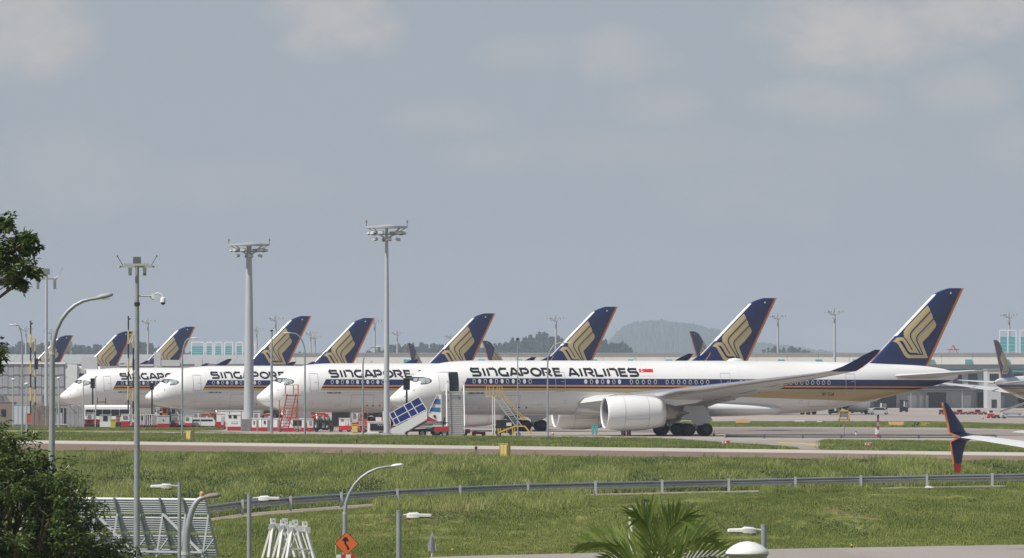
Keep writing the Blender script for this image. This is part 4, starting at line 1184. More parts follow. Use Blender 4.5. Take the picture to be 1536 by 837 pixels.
def near_mast(label, px, ytop, d, r0, r1, rr_):
    t_ = thing('light_mast', label, 'light mast', (X_(px, d), d, 0), 0, 'tall apron light masts'); z = Z_(ytop, d) - .3
    MB().path([(0, 0, 0), (0, 0, z * .33), (0, 0, z * .66), (0, 0, z)], [r0, r0 * .8 + r1 * .2, (r0 + r1) / 2, r1], 20).build('pole', 'mast_grey', t_, True)
    MB().lathe([(0, r0 + .35), (.12, r0 + .35), (.14, r0)], (0, 0, 0), 'z', 16).build('base_plate', 'galvanised', t_)
    for f_ in (.25, .5, .75): MB().lathe([(z * f_, r0 + (r1 - r0) * f_ + .02), (z * f_ + .12, r0 + (r1 - r0) * f_ + .02)], (0, 0, 0), 'z', 16).build('joint_collar', 'galvanised', t_)
    mast_head_near(t_, z, rr_, t_); return t_
near_mast('thick tapered light mast standing before the third airliner', 373.5, 364, 850, .68, .33, 2.65)
near_mast('tall thin light mast at the nose of the nearest airliner', 580, 337, 765, .34, .17, 2.4)

def far_head(z, rr_, parent):
    q = MB()
    for k in range(9):
        a = 6.283 * k / 9 + .2; c_, s_ = math.cos(a), math.sin(a); r_ = rr_ * (.6 + .4 * ((k * 37) % 10) / 10)
        q.path([(0, 0, z - 1.2), (r_ * .6 * c_, r_ * .6 * s_, z - .8), (r_ * c_, r_ * s_, z - .1)], .07, 5)
    q.build('bracket', 'galvanised', parent)
    for k in range(9):
        a = 6.283 * k / 9 + .2; c_, s_ = math.cos(a), math.sin(a); r_ = rr_ * (.6 + .4 * ((k * 37) % 10) / 10)
        MB().hexa([(-.35, -.25, -.2), (.35, -.25, -.2), (.35, .25, -.12), (-.35, .25, -.12)], [(-.25, -.2, .2), (.25, -.2, .2), (.25, .2, .2), (-.25, .2, .2)]).xf(Matrix.Translation((r_ * c_, r_ * s_, z - .25)) @ Matrix.Rotation(a, 4, 'Z')).build('floodlight', 'panel_grey', parent)
    MB().tube((0, 0, z - 1.2), (0, 0, z + .6), .05, n=5).build('rod', 'dark_metal', parent)
def far_mast(label, px, ytop, d=None, r=.42):
    d = d or 19.8 * F / (YH - ytop)
    t_ = thing('light_mast', label, 'light mast', (X_(px, d), d, 0), 0, 'distant apron light masts'); z = Z_(ytop, d)
    MB().tube((0, 0, 0), (0, 0, z - 1), r, r * .6, 12).build('pole', 'mast_grey', t_, True)
    far_head(z, 2.4, t_); return t_
for px, yt_, d, lb in ((1252, 466, 1655, 'distant light mast rising left of the nearest airliner\'s tail fin'), (1167, 473, 1860, 'distant light mast right of the second airliner\'s tail'), (834, 476, 1841, 'distant light mast left of the third airliner\'s tail'),
                      (413.5, 476, 1840, 'distant light mast right of the thick near mast'), (222, 480, 1912, 'distant light mast right of the foreground camera pole'), (1514, 471, 1850, 'distant light mast above the teal roof glazing at right'),
                      (562, 480, 1900, 'distant light mast just right of the tail left of the thin near mast'), (596, 498, 2318, 'small distant light mast just right of the thin near mast'),
                      (466, 498, 2320, 'small distant mast, left one of a close pair between two tails'), (472.5, 504, 2500, 'small distant mast, right one of a close pair between two tails'), (676, 503, 2460, 'small distant mast behind the fourth airliner\'s fin'),
                      (39, 492, 2160, 'small distant mast at the left behind the curved lamp'), (76.5, 496, 2264, 'small distant mast beside the foreground curved lamp pole'), (107, 515, 2890, 'tiny distant mast right of the leftmost tail fin'), (385, 492, 2150, 'small distant mast just right of the thick near mast')):
    far_mast(lb, px, yt_, d)
mp_ = thing('light_mast', 'mid-distance floodlight mast with hanging lamps above the jet bridge', 'light mast', (X_(69.5, 905), 905, 0))
z = Z_(404, 905)
MB().tube((0, 0, 0), (0, 0, z - .5), .26, .18, 12).build('pole', 'mast_grey', mp_, True)
MB().box(-1.5, 1.5, -.12, .12, z - 1.4, z - 1.2).build('crossbar', 'galvanised', mp_); MB().box(-.45, .45, -.3, .3, z - .7, z + .1).build('floodlight', 'cage_grey', mp_)
for sx in (-1, 1):
    MB().box(sx * 1.15 - .18, sx * 1.15 + .18, -.2, .2, z - 2.7, z - 1.4).build('floodlight', 'cage_grey', mp_)
    MB().path([(sx * .9, 0, z - 1.3), (sx * 1.7, 0, z - .9), (sx * 2.2, 0, z + .3)], .04, 5).build('rod', 'galvanised', mp_)
    MB().box(sx * 1.9 - .25, sx * 1.9 + .25, -.2, .2, z - 1.45, z - 1.2).build('floodlight', 'grime_white', mp_)

# ---- haze: even air round the camera and the whole place
m = bpy.data.materials.new('haze_air'); m.use_nodes = True; MATS['haze_air'] = m
n = m.node_tree.nodes; n.remove(n['Principled BSDF'])
pv = n.new('ShaderNodeVolumePrincipled'); pv.inputs['Color'].default_value = (0.76, 0.87, 1.0, 1); pv.inputs['Density'].default_value = 7.8e-5
pv.inputs['Anisotropy'].default_value = 0.0
m.node_tree.links.new(pv.outputs[0], n['Material Output'].inputs['Volume'])
hz = MB().box(-3600, 3600, -450, 15750, -7.2, 185).build('haze', 'haze_air'); stuff(tag(hz, 'thin bluish haze filling the air over the airfield', 'haze'))
# ================================================================ APRON EQUIPMENT
def wheel(parent, x, y, r=.3, w=.2):
    t_ = MB().lathe([(-w / 2, r * .55), (-w / 2, r * .85), (-w * .35, r), (w * .35, r), (w / 2, r * .85), (w / 2, r * .55)], (x, y, r), 'y', 14).build('wheel', 'rubber', parent, 40)
    MB().lathe([(-w * .4, r * .55), (-w * .3, r * .2), (w * .3, r * .2), (w * .4, r * .55)], (x, y, r), 'y', 10, True).build('hub', 'panel_grey', t_)
def unit(name, label, cat, px0, px1, ytop, d, depth=2.0, body='white_paint', skirt='red_paint', sk=.26, opens=(), wheels=True, base=.22, rz=0.0, group=None):
    """box-like ground unit: body, coloured skirt, roof rim, doors or vents, wheels"""
    w = (px1 - px0) * d / F; h = Z_(ytop, d)
    t_ = thing(name, label, cat, (X_((px0 + px1) / 2, d), d, 0), rz, group)
    zs_ = base + (h - base) * sk if skirt else base
    MB().box(-w / 2, w / 2, 0, depth, zs_, h - .06).build('body', body, t_)
    if skirt: MB().box(-w / 2 - .02, w / 2 + .02, -.02, depth + .02, base, zs_).build('skirt', skirt, t_)
    MB().box(-w / 2 - .05, w / 2 + .05, -.05, depth + .05, h - .06, h).build('roof', body, t_)
    for nm, a0, a1, b0, b1, mm in opens:
        o_ = MB().box(-w / 2 + w * a0, -w / 2 + w * a1, -.045, .01, base + (h - base) * b0, base + (h - base) * b1).build(nm, mm, t_)
        if nm == 'door': MB().box(-w / 2 + w * (a1 - .05), -w / 2 + w * (a1 - .02), -.09, -.045, base + (h - base) * .45, base + (h - base) * .5).build('handle', 'dark_metal', o_)
    if wheels:
        for sx in (-.36, .36):
            for y in (.25, depth - .25): wheel(t_, sx * w, y, .24, .18)
    return t_
def cage(name, label, px0, px1, ytop, d, depth=1.8, nb=3, post='white_paint', fill='cage_grey', floor='red_paint', group=None, roof=True):
    w = (px1 - px0) * d / F; h = Z_(ytop, d)
    t_ = thing(name, label, 'cart', (X_((px0 + px1) / 2, d), d, 0), 0, group)
    MB().box(-w / 2, w / 2, 0, depth, .32, .5).build('deck', floor, t_)
    for k in range(nb + 1):
        x = -w / 2 + .05 + (w - .1) * k / nb
        for y in (0.05, depth - .05): MB().box(x - .05, x + .05, y - .05, y + .05, .5, h).build('post', post, t_)
    if roof: MB().box(-w / 2 - .03, w / 2 + .03, -.03, depth + .03, h, h + .08).build('roof', post, t_)
    MB().box(-w / 2 + .1, w / 2 - .1, depth * .5, depth * .55, .5, h - .1).build('back_panel', fill, t_)
    for k in range(nb):
        if (k * 7 + int(px0)) % 3 != 1:
            x = -w / 2 + .05 + (w - .1) * (k + .5) / nb; ww = (w - .1) / nb * .38
            MB().box(x - ww, x + ww, .25, depth * .45, .5, h * (.55 + .1 * (k % 3))).build('load', ('grime_white', 'panel_grey', 'light_blue_panel')[(k + int(px0)) % 3], t_)
    for sx in (-.38, .38):
        for y in (.2, depth - .2): wheel(t_, sx * w, y, .2, .14)
    MB().tube((-w / 2, depth / 2, .35), (-w / 2 - .7, depth / 2, .22), .04, n=6).build('drawbar', 'dark_metal', t_)
    return t_
def screen(name, label, px0, px1, ytop, d, n_, m_, cat='fence', zb=0.05):
    w = (px1 - px0) * d / F; h = Z_(ytop, d); t_ = thing(name, label, cat, (X_((px0 + px1) / 2, d), d, 0))
    for k in range(n_):
        a0, a1 = -w / 2 + w * k / n_, -w / 2 + w * (k + 1) / n_; off = .05 * (k % 2)
        MB().hexa([(a0 + .02, off, zb), (a1 - .02, off, zb), (a1 - .02, off + .06, zb), (a0 + .02, off + .06, zb)], [(a0 + .02, off, h - .04 * (k % 3)), (a1 - .02, off, h - .04 * (k % 3)), (a1 - .02, off + .06, h), (a0 + .02, off + .06, h)]).build('panel', m_, t_)
    for k in (0, n_ // 2, n_):
        x = -w / 2 + w * k / n_; MB().beam((x, .12, 0), (x, .12, h), .1).build('post', 'galvanised', t_); MB().beam((x, .12, h), (x + .25, -.5, h + .3), .05).build('arm', 'galvanised_light', t_)
    MB().box(-w / 2, w / 2, .12, .2, h * .5, h * .5 + .1).build('rail', 'galvanised', t_)
    return t_

# ---- left: containers, screens, bus
unit('storage_container', 'pale blue container behind the brown screen at far left', 'container', 19, 49, 607, 905, 2.6, 'light_blue_panel', None, 0, [('panel', .1 + .22 * k, .27 + .22 * k, .1, .9, 'panel_pale') for k in range(4)], False, .05)
unit('storage_container', 'faded red container low beside the brown screen', 'container', 38, 61, 620, 890, 2.5, 'red_orange', 'cage_grey', .3, [('rib', .1, .13, .35, .95, 'red_paint'), ('rib', .5, .53, .35, .95, 'red_paint'), ('rib', .85, .88, .35, .95, 'red_paint')], False, .05)
unit('storage_shed', 'low brown-walled shed at the left edge under the jet bridge', 'shed', -25, 20, 603, 915, 6, 'brown_panel', None, 0, [('door', .2, .35, 0, .7, 'dark_metal'), ('window', .6, .75, .4, .7, 'glass_dark')], False, .0)
screen('corrugated_screen', 'brown corrugated screen fence right of the pale blue container', 48, 79, 608.5, 880, 9, 'brown_panel')
screen('corrugated_screen', 'grey corrugated screen fence below the leftmost airliner nose', 102, 126, 608, 874, 8, 'panel_grey')
cage('cage_trailer', 'grey caged trailer between the brown and the grey screens', 79, 101, 611, 885, 2, 4, 'galvanised_light', 'cage_grey', 'panel_pale')
b_ = thing('apron_bus', 'long white apron bus with dark windows beneath the leftmost airliner', 'bus', (X_(160, 902), 902, 0))
w = 70 * 902 / F; h = Z_(607.5, 902)
MB().prism_x([(0, .4), (0, 1.5), (.1, h - .25), (.4, h), (2.1, h), (2.4, h - .25), (2.5, 1.5), (2.5, .4)], -w / 2, w / 2).build('body', 'white_paint', b_)
for k in range(5):
    a0, a1 = -w / 2 + .3 + (w - .5) * k / 5, -w / 2 + .2 + (w - .5) * (k + 1) / 5
    MB().box(a0, a1, -.02, .12, 1.5, h - .6).build('window', 'glass_dark', b_)
MB().box(-1.0, .6, -.03, .05, .45, 1.45).build('door', 'panel_grey', b_)
for sx in (-.33, .33):
    for y in (.2, 2.3): wheel(b_, sx * w, y, .45, .3)
for x in (-1.3, -.2): MB().tube((x, 1.2, h), (x, 1.2, h + 1.0), .05, n=6).build('roof_rail', 'dark_metal', b_)
MB().box(-1.4, -.1, 1.15, 1.25, h + .35, h + .45).build('roof_bar', 'dark_metal', b_)
unit('baggage_tug', 'dark red baggage tug beside the grey screen', 'tug', 127, 149, 629, 868, 1.5, 'red_paint', 'dark_metal', .35, [('window', .15, .5, .55, .9, 'glass_dark')])
unit('service_cart', 'small white service cart with open top left of the yellow bin', 'cart', 150, 166, 622, 862, 1.4, 'grime_white', 'white_paint', .4, [('opening', .3, .7, .5, .9, 'dark_metal')])
unit('grit_bin', 'yellow-green bin among white carts', 'bin', 166, 173, 628.5, 856, .8, 'lime_yellow', None, 0, [('lid', 0, 1, .85, 1.02, 'yellow_paint')], False, .05)
unit('ground_power_unit', 'small white and red unit left of the lattice gantry foot', 'ground unit', 182, 194, 621, 862, 1.5, 'white_paint', 'red_paint', .45, [('vent', .2, .8, .6, .85, 'cage_grey')])
for k, (a0, a1, yt_, nb) in enumerate(((206, 216, 623, 2), (217, 228, 622, 3), (229, 236, 622.5, 2))):
    cage('baggage_dolly', 'white-posted baggage dolly, %s of three right of the camera pole' % ('left', 'middle', 'right')[k], a0, a1, yt_, 862, 1.6, nb, group='caged baggage dollies')
unit('cargo_container', 'grey cargo container on red base below the third airliner nose', 'container', 236, 254, 623, 858, 1.7, 'panel_pale', 'red_paint', .3, [('panel', .45, .55, .55, .65, 'dark_metal')])
unit('cargo_container', 'narrow grey container on dark red base beside the wider one', 'container', 257, 266, 622, 860, 1.7, 'panel_grey', 'red_paint', .35, [('vent', .2, .8, .5, .8, 'cage_grey')])
cage('baggage_dolly', 'white dolly loaded with crates behind the lamp pole by the van', 267, 276, 623, 862, 1.6, 2, group='caged baggage dollies')
unit('ground_power_unit', 'white unit with bright red base touching the van front', 'ground unit', 276, 288, 622.5, 866, 1.6, 'white_paint', 'bright_red', .32, [('vent', .2, .6, .55, .8, 'cage_grey')])
unit('loader_cab', 'bright red loader cab raised above the grey containers', 'loader', 243, 251, 611, 884, 1.6, 'red_orange', 'dark_metal', .55, [('window', .2, .8, .72, .92, 'glass_dark')])
unit('loader_cab', 'grey loader cab right of the red one', 'loader', 256, 264, 612, 885, 1.6, 'panel_grey', 'dark_metal', .55, [('window', .2, .8, .7, .92, 'glass_dark')])
unit('loader_cab', 'white upright loader column left of the red cab', 'loader', 234, 239, 611, 884, 1.2, 'white_paint', 'dark_metal', .5, [('vent', .2, .8, .7, .9, 'cage_grey')])

# ---- white van
v_ = thing('van', 'small white van with dark side windows on the service road', 'van', (X_(302.5, 868), 868, 0)); sc = 868 / F
def vx(px): return (px - 302.5) * sc
h = Z_(626.5, 868)
MB().prism_y([(vx(283), .35), (vx(322), .35), (vx(322.5), 1.0), (vx(320.5), h - .15), (vx(319), h), (vx(290), h), (vx(287), h - .2), (vx(284), .95)], 0, 1.65).build('body', 'white_paint', v_)
for a0, a1 in ((289.5, 299.5), (301.5, 319)): MB().box(vx(a0), vx(a1), -.02, .03, .95, h - .22).build('window', 'glass_dark', v_)
MB().prism_y([(vx(284.3), .98), (vx(286.9), h - .22), (vx(288.3), h - .24), (vx(286.3), .98)], -.015, 1.66).build('windscreen', 'glass_dark', v_)
MB().box(vx(282.6), vx(284), .1, 1.5, .35, .55).build('bumper', 'dark_metal', v_); MB().box(vx(300.2), vx(300.6), -.02, .02, .4, h - .2).build('door_seam', 'panel_grey', v_)
MB().box(vx(288), vx(289), -.15, 0, .95, 1.1).build('mirror', 'dark_metal', v_)
MB().box(vx(321.8), vx(322.8), .05, .25, .9, 1.15).build('tail_lamp', 'red_paint', v_)
for px in (290, 315):
    for y in (.12, 1.53): wheel(v_, vx(px), y, .31, .2)

# ---- centre row of cabins and units
unit('ground_power_unit', 'slim white and red unit just right of the van', 'ground unit', 325, 337, 620, 842, 1.8, 'white_paint', 'red_paint', .42, [('door', .55, .9, .2, .8, 'panel_pale')])
unit('long_trailer', 'long plain white trailer behind the thick mast foot', 'trailer', 328, 379, 615.5, 856, 2.4, 'white_paint', 'grime_white', .3, [('panel', .3, .32, .3, .95, 'panel_grey'), ('panel', .65, .67, .3, .95, 'panel_grey')])
unit('site_cabin', 'white cabin on red base left of the thick mast', 'cabin', 341.5, 361, 621.5, 815, 2.4, 'white_paint', 'red_paint', .24, [('window', .08, .28, .78, .95, 'glass_dark'), ('window', .45, .7, .76, .95, 'glass_dark'), ('panel', .25, .75, .45, .6, 'grime_white')], False, .06)
unit('tool_cabinet', 'grey double-door cabinet at the foot of the thick mast', 'cabinet', 361.5, 377, 628.5, 806, 1.2, 'panel_grey', None, 0, [('door', .04, .49, .05, .95, 'cage_grey'), ('door', .51, .96, .05, .95, 'cage_grey')], False, .05)
unit('site_cabin', 'narrow white and red cabin just right of the thick mast', 'cabin', 377.5, 392, 627, 806, 2.2, 'white_paint', 'red_paint', .28, [('door', .5, .68, .0, .85, 'cage_grey'), ('panel', .2, .3, .5, .8, 'dark_metal')], False, .05)
unit('site_cabin', 'white and red cabin with two grey doors below the red stairs', 'cabin', 393, 422, 627, 804, 2.4, 'white_paint', 'red_paint', .3, [('door', .28, .54, .0, .85, 'cage_grey'), ('door', .80, .98, .0, .85, 'cage_grey'), ('window', .1, .18, .55, .8, 'glass_dark')], False, .05)
unit('site_cabin', 'white and red cabin with a dark serving hatch right of the red stairs', 'cabin', 422.5, 458, 627.5, 802, 2.4, 'white_paint', 'red_paint', .28, [('window', .48, .84, .42, .86, 'dark_metal'), ('panel', .52, .82, .12, .4, 'panel_grey'), ('panel', .05, .3, .4, .8, 'panel_pale')], False, .05)
unit('site_cabin', 'very narrow white cabin on dark red base beside a lamp pole', 'cabin', 461, 469.5, 628, 800, 2.0, 'white_paint', 'red_paint', .3, [('panel', .3, .7, .5, .85, 'panel_grey')], False, .05)
cage('storage_cage', 'dark steel storage cage with tarpaulined loads in mid row', 471, 500, 629, 798, 2, 5, 'dark_metal', 'brown_panel', 'dark_metal')
unit('ground_power_unit', 'white unit with bright red base under the grey steel portal', 'ground unit', 508.5, 525.5, 627, 797, 1.8, 'white_paint', 'bright_red', .36, [('vent', .15, .4, .75, .92, 'cage_grey'), ('door', .5, .85, .42, .9, 'grime_white')])
unit('salt_bin', 'lime yellow upright bin left of the black-panelled kiosk', 'bin', 528, 537, 636.5, 775, .8, 'lime_yellow', None, 0, [('panel', .1, .9, .1, .8, 'pale_yellow')], False, .02)
unit('service_cart', 'dark red low cart between the yellow bin and the kiosk', 'cart', 538, 548, 638, 786, 1.2, 'panel_grey', 'red_paint', .5, [('opening', .2, .8, .5, .95, 'dark_metal')])
kk = unit('service_kiosk', 'white kiosk with a black panel and white emblem before the thin mast', 'kiosk', 551, 585.5, 632, 769, 2.2, 'white_paint', None, 0, [('panel', .12, .97, .22, .82, 'black_paint'), ('vent', .5, .7, .03, .14, 'dark_metal')], False, .03)
w = 34.5 * 769 / F; q = MB()
for k in range(9):
    x = -w * .04 + k * .085; zc_ = 1.02 + .06 * math.sin(k * 2.1); q.beam((x - .05, -.06, zc_ - .07), (x + .06, -.06, zc_ + .07 * math.cos(k * 1.7)), .02, .04)
stuff(q.build('emblem', 'white_paint', kk))
xk = random.Random(31)
EXTRA = [(198, 206), (290, 300), (302, 313), (315, 325), (380, 391), (396, 406), (452, 461), (463, 473), (476, 487), (489, 499), (528, 538), (540, 551), (576, 586), (130, 142), (174, 184)]
POSN = ('just right of the lattice gantry', 'directly behind the van front', 'directly behind the van middle', 'directly behind the van rear', 'just right of the thick mast', 'left of the stout pole', 'right of the cabin with the hatch', 'behind the very narrow cabin', 'behind the left part of the storage cage', 'behind the right part of the storage cage', 'behind the lime bin', 'behind the black-panelled kiosk, left', 'behind the black-panelled kiosk, right', 'in front of the bus, left', 'in front of the bus, right')
for k, (a0, a1) in enumerate(EXTRA):
    dd = (880 if a0 < 205 else 872 if a0 < 330 else 826) + 3 * (k % 3); yt_ = (619.5, 617, 621)[k % 3] + (2 if a0 < 205 else 0)
    if k % 4 == 3: cage('baggage_dolly', 'second-row caged dolly ' + POSN[k], a0, a1, yt_, dd, 1.6, 2, ('white_paint', 'red_orange')[k % 2], group='second-row equipment')
    else: unit('ground_power_unit', 'second-row %s unit %s' % (('white and red', 'grey and red', 'red')[k % 3], POSN[k]), 'ground unit', a0, a1, yt_, dd, 1.6, ('white_paint', 'panel_pale', 'red_orange')[k % 3], ('red_paint', 'bright_red', 'dark_metal')[k % 3], .35 + .1 * (k % 2), [('vent', .15, .55, .6, .85, 'cage_grey'), ('door', .62, .9, .4, .85, 'grime_white')], group='second-row equipment')
# grey steel portal, tow bars, loader behind the row
p_ = thing('steel_portal', 'grey steel portal frame with mesh infill behind the mid row', 'frame', (X_(511.5, 812), 812, 0)); h = Z_(609, 812)
for x in (-1.05, 1.05):
    for y in (0, 1.4): MB().box(x - .07, x + .07, y - .07, y + .07, 0, h).build('post', 'galvanised', p_)
for y in (0, 1.4): MB().box(-1.1, 1.1, y - .07, y + .07, h, h + .16).build('beam', 'galvanised', p_)
MB().box(-1, 1, .68, .72, .6, h - .2).build('infill_panel', 'cage_grey', p_)
MB().beam((1.1, 0, h - .3), (2.0, 0, 1.6), .07).build('brace', 'galvanised', p_)
for k, (a0, a1, yy, dd) in enumerate(((442, 500, 619.5, 830), (446, 488, 623, 822), (430, 470, 625.5, 818))):
    t_ = thing('tow_bar', ('long red tow bar on trestles, upper of three behind the mid row', 'red tow bar on trestles, middle of three behind the mid row', 'short red tow bar on trestles, lowest of three behind the mid row')[k], 'tow bar', (X_((a0 + a1) / 2, dd), dd, 0), 0, 'red tow bars')
    w = (a1 - a0) * dd / F; z = Z_(yy, dd)
    MB().tube((-w / 2, 0, z), (w / 2, 0, z - .05), .09, n=8).build('bar', 'red_orange', t_); MB().box(w / 2 - .1, w / 2 + .35, -.25, .25, z - .25, z + .15).build('head', 'red_paint', t_)
    for x in (-w * .3, w * .3):
        MB().beam((x - .3, 0, 0), (x, 0, z - .1), .07).beam((x + .3, 0, 0), (x, 0, z - .1), .07).build('trestle', 'cage_grey', t_)
l_ = thing('belt_loader', 'red and white belt loader left of the thin mast', 'loader', (X_(561, 800), 800, 0)); 
MB().box(-1.5, 1.4, 0, 1.5, .5, 1.3).build('chassis', 'red_orange', l_); MB().box(-1.45, -.75, .1, 1.3, 1.3, 2.55).build('cab', 'red_orange', l_); MB().box(-1.3, -.85, .06, .1, 1.6, 2.3).build('window', 'glass_dark', l_)
MB().hexa([(-.5, .3, 1.4), (1.5, .3, 2.0), (1.5, 1.2, 2.0), (-.5, 1.2, 1.4)], [(-.5, .3, 1.65), (1.5, .3, 2.3), (1.5, 1.2, 2.3), (-.5, 1.2, 1.65)]).build('conveyor', 'dark_metal', l_)
MB().box(.2, .9, .2, 1.3, 1.3, 1.75).build('engine_cover', 'white_paint', l_); MB().beam((1.1, .3, 1.3), (1.1, .3, 2.5), .12).build('rail', 'white_paint', l_)
for x in (-1, 1):
    for y in (.1, 1.4): wheel(l_, x, y, .35, .22)

# ---- red maintenance stairs
s_ = thing('maintenance_stairs', 'red lattice maintenance stairs at the nose of the second airliner', 'stairs', (X_(433, 795), 795, 0)); k_ = 795 / F
def rp(px, py): return ((px - 433) * k_, HC + (YH - py) * k_)
for y in (0, 1.1):
    for a, b in (((424, 628), (430, 591)), ((443, 628), (447, 591)), ((419, 648), (419, 600)), ((447, 648), (446, 600)), ((428, 591), (428, 578)), ((447, 591), (447, 577)), ((440, 591), (440, 577))):
        p, q = rp(*a), rp(*b); MB().beam((p[0], y, p[1]), (q[0], y, q[1]), .09).build('post', 'red_orange', s_)
    for a, b in (((428, 578), (447, 577)), ((440, 584), (447, 584)), ((419, 612), (446, 612)), ((419, 628), (447, 628)), ((419, 648), (446, 612)), ((419, 612), (446, 648))):
        p, q = rp(*a), rp(*b); MB().beam((p[0], y, p[1]), (q[0], y, q[1]), .06).build('brace', 'red_orange', s_)
p, q = rp(424, 592), rp(451, 591); MB().box(p[0], q[0], 0, 1.2, p[1] - .12, p[1]).build('platform', 'red_orange', s_)
for j in range(11):
    a = rp(420 + 12 * j / 10, 640 - 46 * j / 10); MB().box(a[0] - .1, a[0] + 1.1, .1, 1.0, a[1] - .03, a[1] + .03).build('step', 'red_paint', s_)
for sx in (0, 1.05):
    a, b = rp(419, 645), rp(431, 591); MB().beam((a[0] + sx, .05, a[1]), (b[0] + sx, .05, b[1]), .12).build('stringer', 'red_paint', s_)
for px in (420, 446):
    for y in (.1, 1.0): wheel(s_, rp(px, 600)[0], y, .22, .14)

# ---- blue-canopied stair truck by the nearest nose
D = 713.0; k_ = D / F; OX = 618
def bp_(zx, zy): return ((570 + zx / 9.3 - OX) * k_, HC + (YH - 570 - zy / 9.3) * k_)
s_ = thing('stair_truck', 'passenger stair truck with a blue-panelled sloping canopy below the nearest nose', 'stair truck', (X_(OX, D), D, 0))
def bar(name, a, b, w_, y, mm): p, q = bp_(*a), bp_(*b); return MB().beam((p[0], y, p[1]), (q[0], y, q[1]), w_).build(name, mm, s_)
def pan(name, pts, y0, y1, mm): return MB().prism_y([bp_(*p) for p in pts], y0, y1).build(name, mm, s_)
for y in (0.0, 2.1):
    up0, up1, lo0, lo1 = (130, 468), (540, 236), (215, 632), (655, 410)
    def mixp(a, b, t): return (a[0] + (b[0] - a[0]) * t, a[1] + (b[1] - a[1]) * t)
    cuts = [0, .15, .5, .72, 1.0]
    for i in range(4):
        for (v0, v1) in ((.0, .48), (.52, 1.0)):
            u0, u1 = cuts[i] + .012, cuts[i + 1] - .012
            P0, P1 = mixp(up0, up1, u0), mixp(up0, up1, u1); Q0, Q1 = mixp(lo0, lo1, u0), mixp(lo0, lo1, u1)
            pan('canopy_panel', [mixp(P0, Q0, v0), mixp(P1, Q1, v0), mixp(P1, Q1, v1), mixp(P0, Q0, v1)], y, y + .05, 'blue_paint')
    for c_ in cuts: bar('canopy_frame', mixp(up0, up1, c_), mixp(lo0, lo1, c_), .10, y + .03, 'white_paint')
    for t_ in (0, .5, 1): bar('canopy_frame', mixp(up0, lo0, t_), mixp(up1, lo1, t_), .09, y + .03, 'white_paint')
    pan('stair_side', [(235, 640), (655, 425), (660, 540), (330, 740), (160, 745), (145, 690)], y, y + .06, 'white_paint')
    bar('stringer', (350, 745), (650, 575), .16, y, 'dark_metal')
MB().prism_y([bp_(*p) for p in ((130, 462), (545, 230), (548, 240), (134, 474))], 0, 2.15).build('canopy_roof', 'blue_paint', s_)
for j in range(12):
    a = bp_(240 + 33 * j, 690 - 20 * j); MB().box(a[0], a[0] + .32, .1, 2.0, a[1] - .03, a[1] + .03).build('step', 'panel_grey', s_)
pan('platform_cab', [(680, 440), (860, 455), (862, 575), (820, 580), (655, 505)], 0.1, 2.0, 'white_paint')
pan('cab_stripe', [(652, 500), (820, 578), (655, 575)], .05, .12, 'red_paint')
pan('cab_window', [(690, 385), (838, 388), (838, 448), (685, 432)], .1, 1.9, 'sky_blue_paint')
pan('cab_upper', [(735, 340), (850, 345), (850, 385), (692, 380)], .12, 1.9, 'grime_white')
pan('cab_window', [(770, 262), (850, 268), (848, 340), (738, 332)], .1, 1.9, 'sky_blue_paint')
pan('cab_roof', [(790, 200), (860, 205), (852, 268), (775, 262)], .12, 1.9, 'white_paint')
bar('cab_frame', (852, 205), (852, 575), .09, .05, 'white_paint'); bar('cab_frame', (795, 205), (680, 440), .08, .05, 'white_paint')
q = bp_(762, 505); MB().lathe([(0.02, .14), (0.09, .14)], (q[0], 0, q[1]), 'y', 12, True).build('badge', 'black_paint', s_)
pan('chassis', [(420, 690), (960, 660), (960, 720), (420, 720)], .3, 1.9, 'dark_metal')
pan('engine_cover', [(755, 655), (960, 650), (960, 720), (755, 720)], .15, 1.8, 'red_paint')
pan('chassis_skirt', [(735, 600), (850, 600), (850, 650), (735, 650)], .2, 1.8, 'grime_white')
bar('lift_arm', (870, 720), (900, 520), .14, .3, 'dark_metal'); bar('lift_arm', (820, 580), (960, 600), .1, .3, 'dark_metal')
for zx in (590, 900):
    for y in (.35, 1.8): wheel(s_, bp_(zx, 700)[0], y, .42, .28)
def teal_post(label, px, d, hgt, w=.55):
    t_ = thing('marker_post', label, 'marker post', (X_(px, d), d, 0)); 
    for sx in (-1, 1): MB().box(sx * w * .27 - w * .22, sx * w * .27 + w * .22, -.15, .15, .35, hgt).build('panel', 'teal', t_)
    for sx in (-1, 1): MB().box(sx * w * .27 - .05, sx * w * .27 + .05, -.06, .06, 0, .35).build('leg', 'galvanised_light', t_)
    MB().box(-w * .5, w * .5, -.17, .17, hgt, hgt + .06).build('cap', 'teal', t_)
teal_post('teal twin-panel marker post beside the stair truck wheels', 643.5, 748, .85, .75)
teal_post('teal twin-panel marker post in front of the near engine', 892, 714, 1.3, .7)

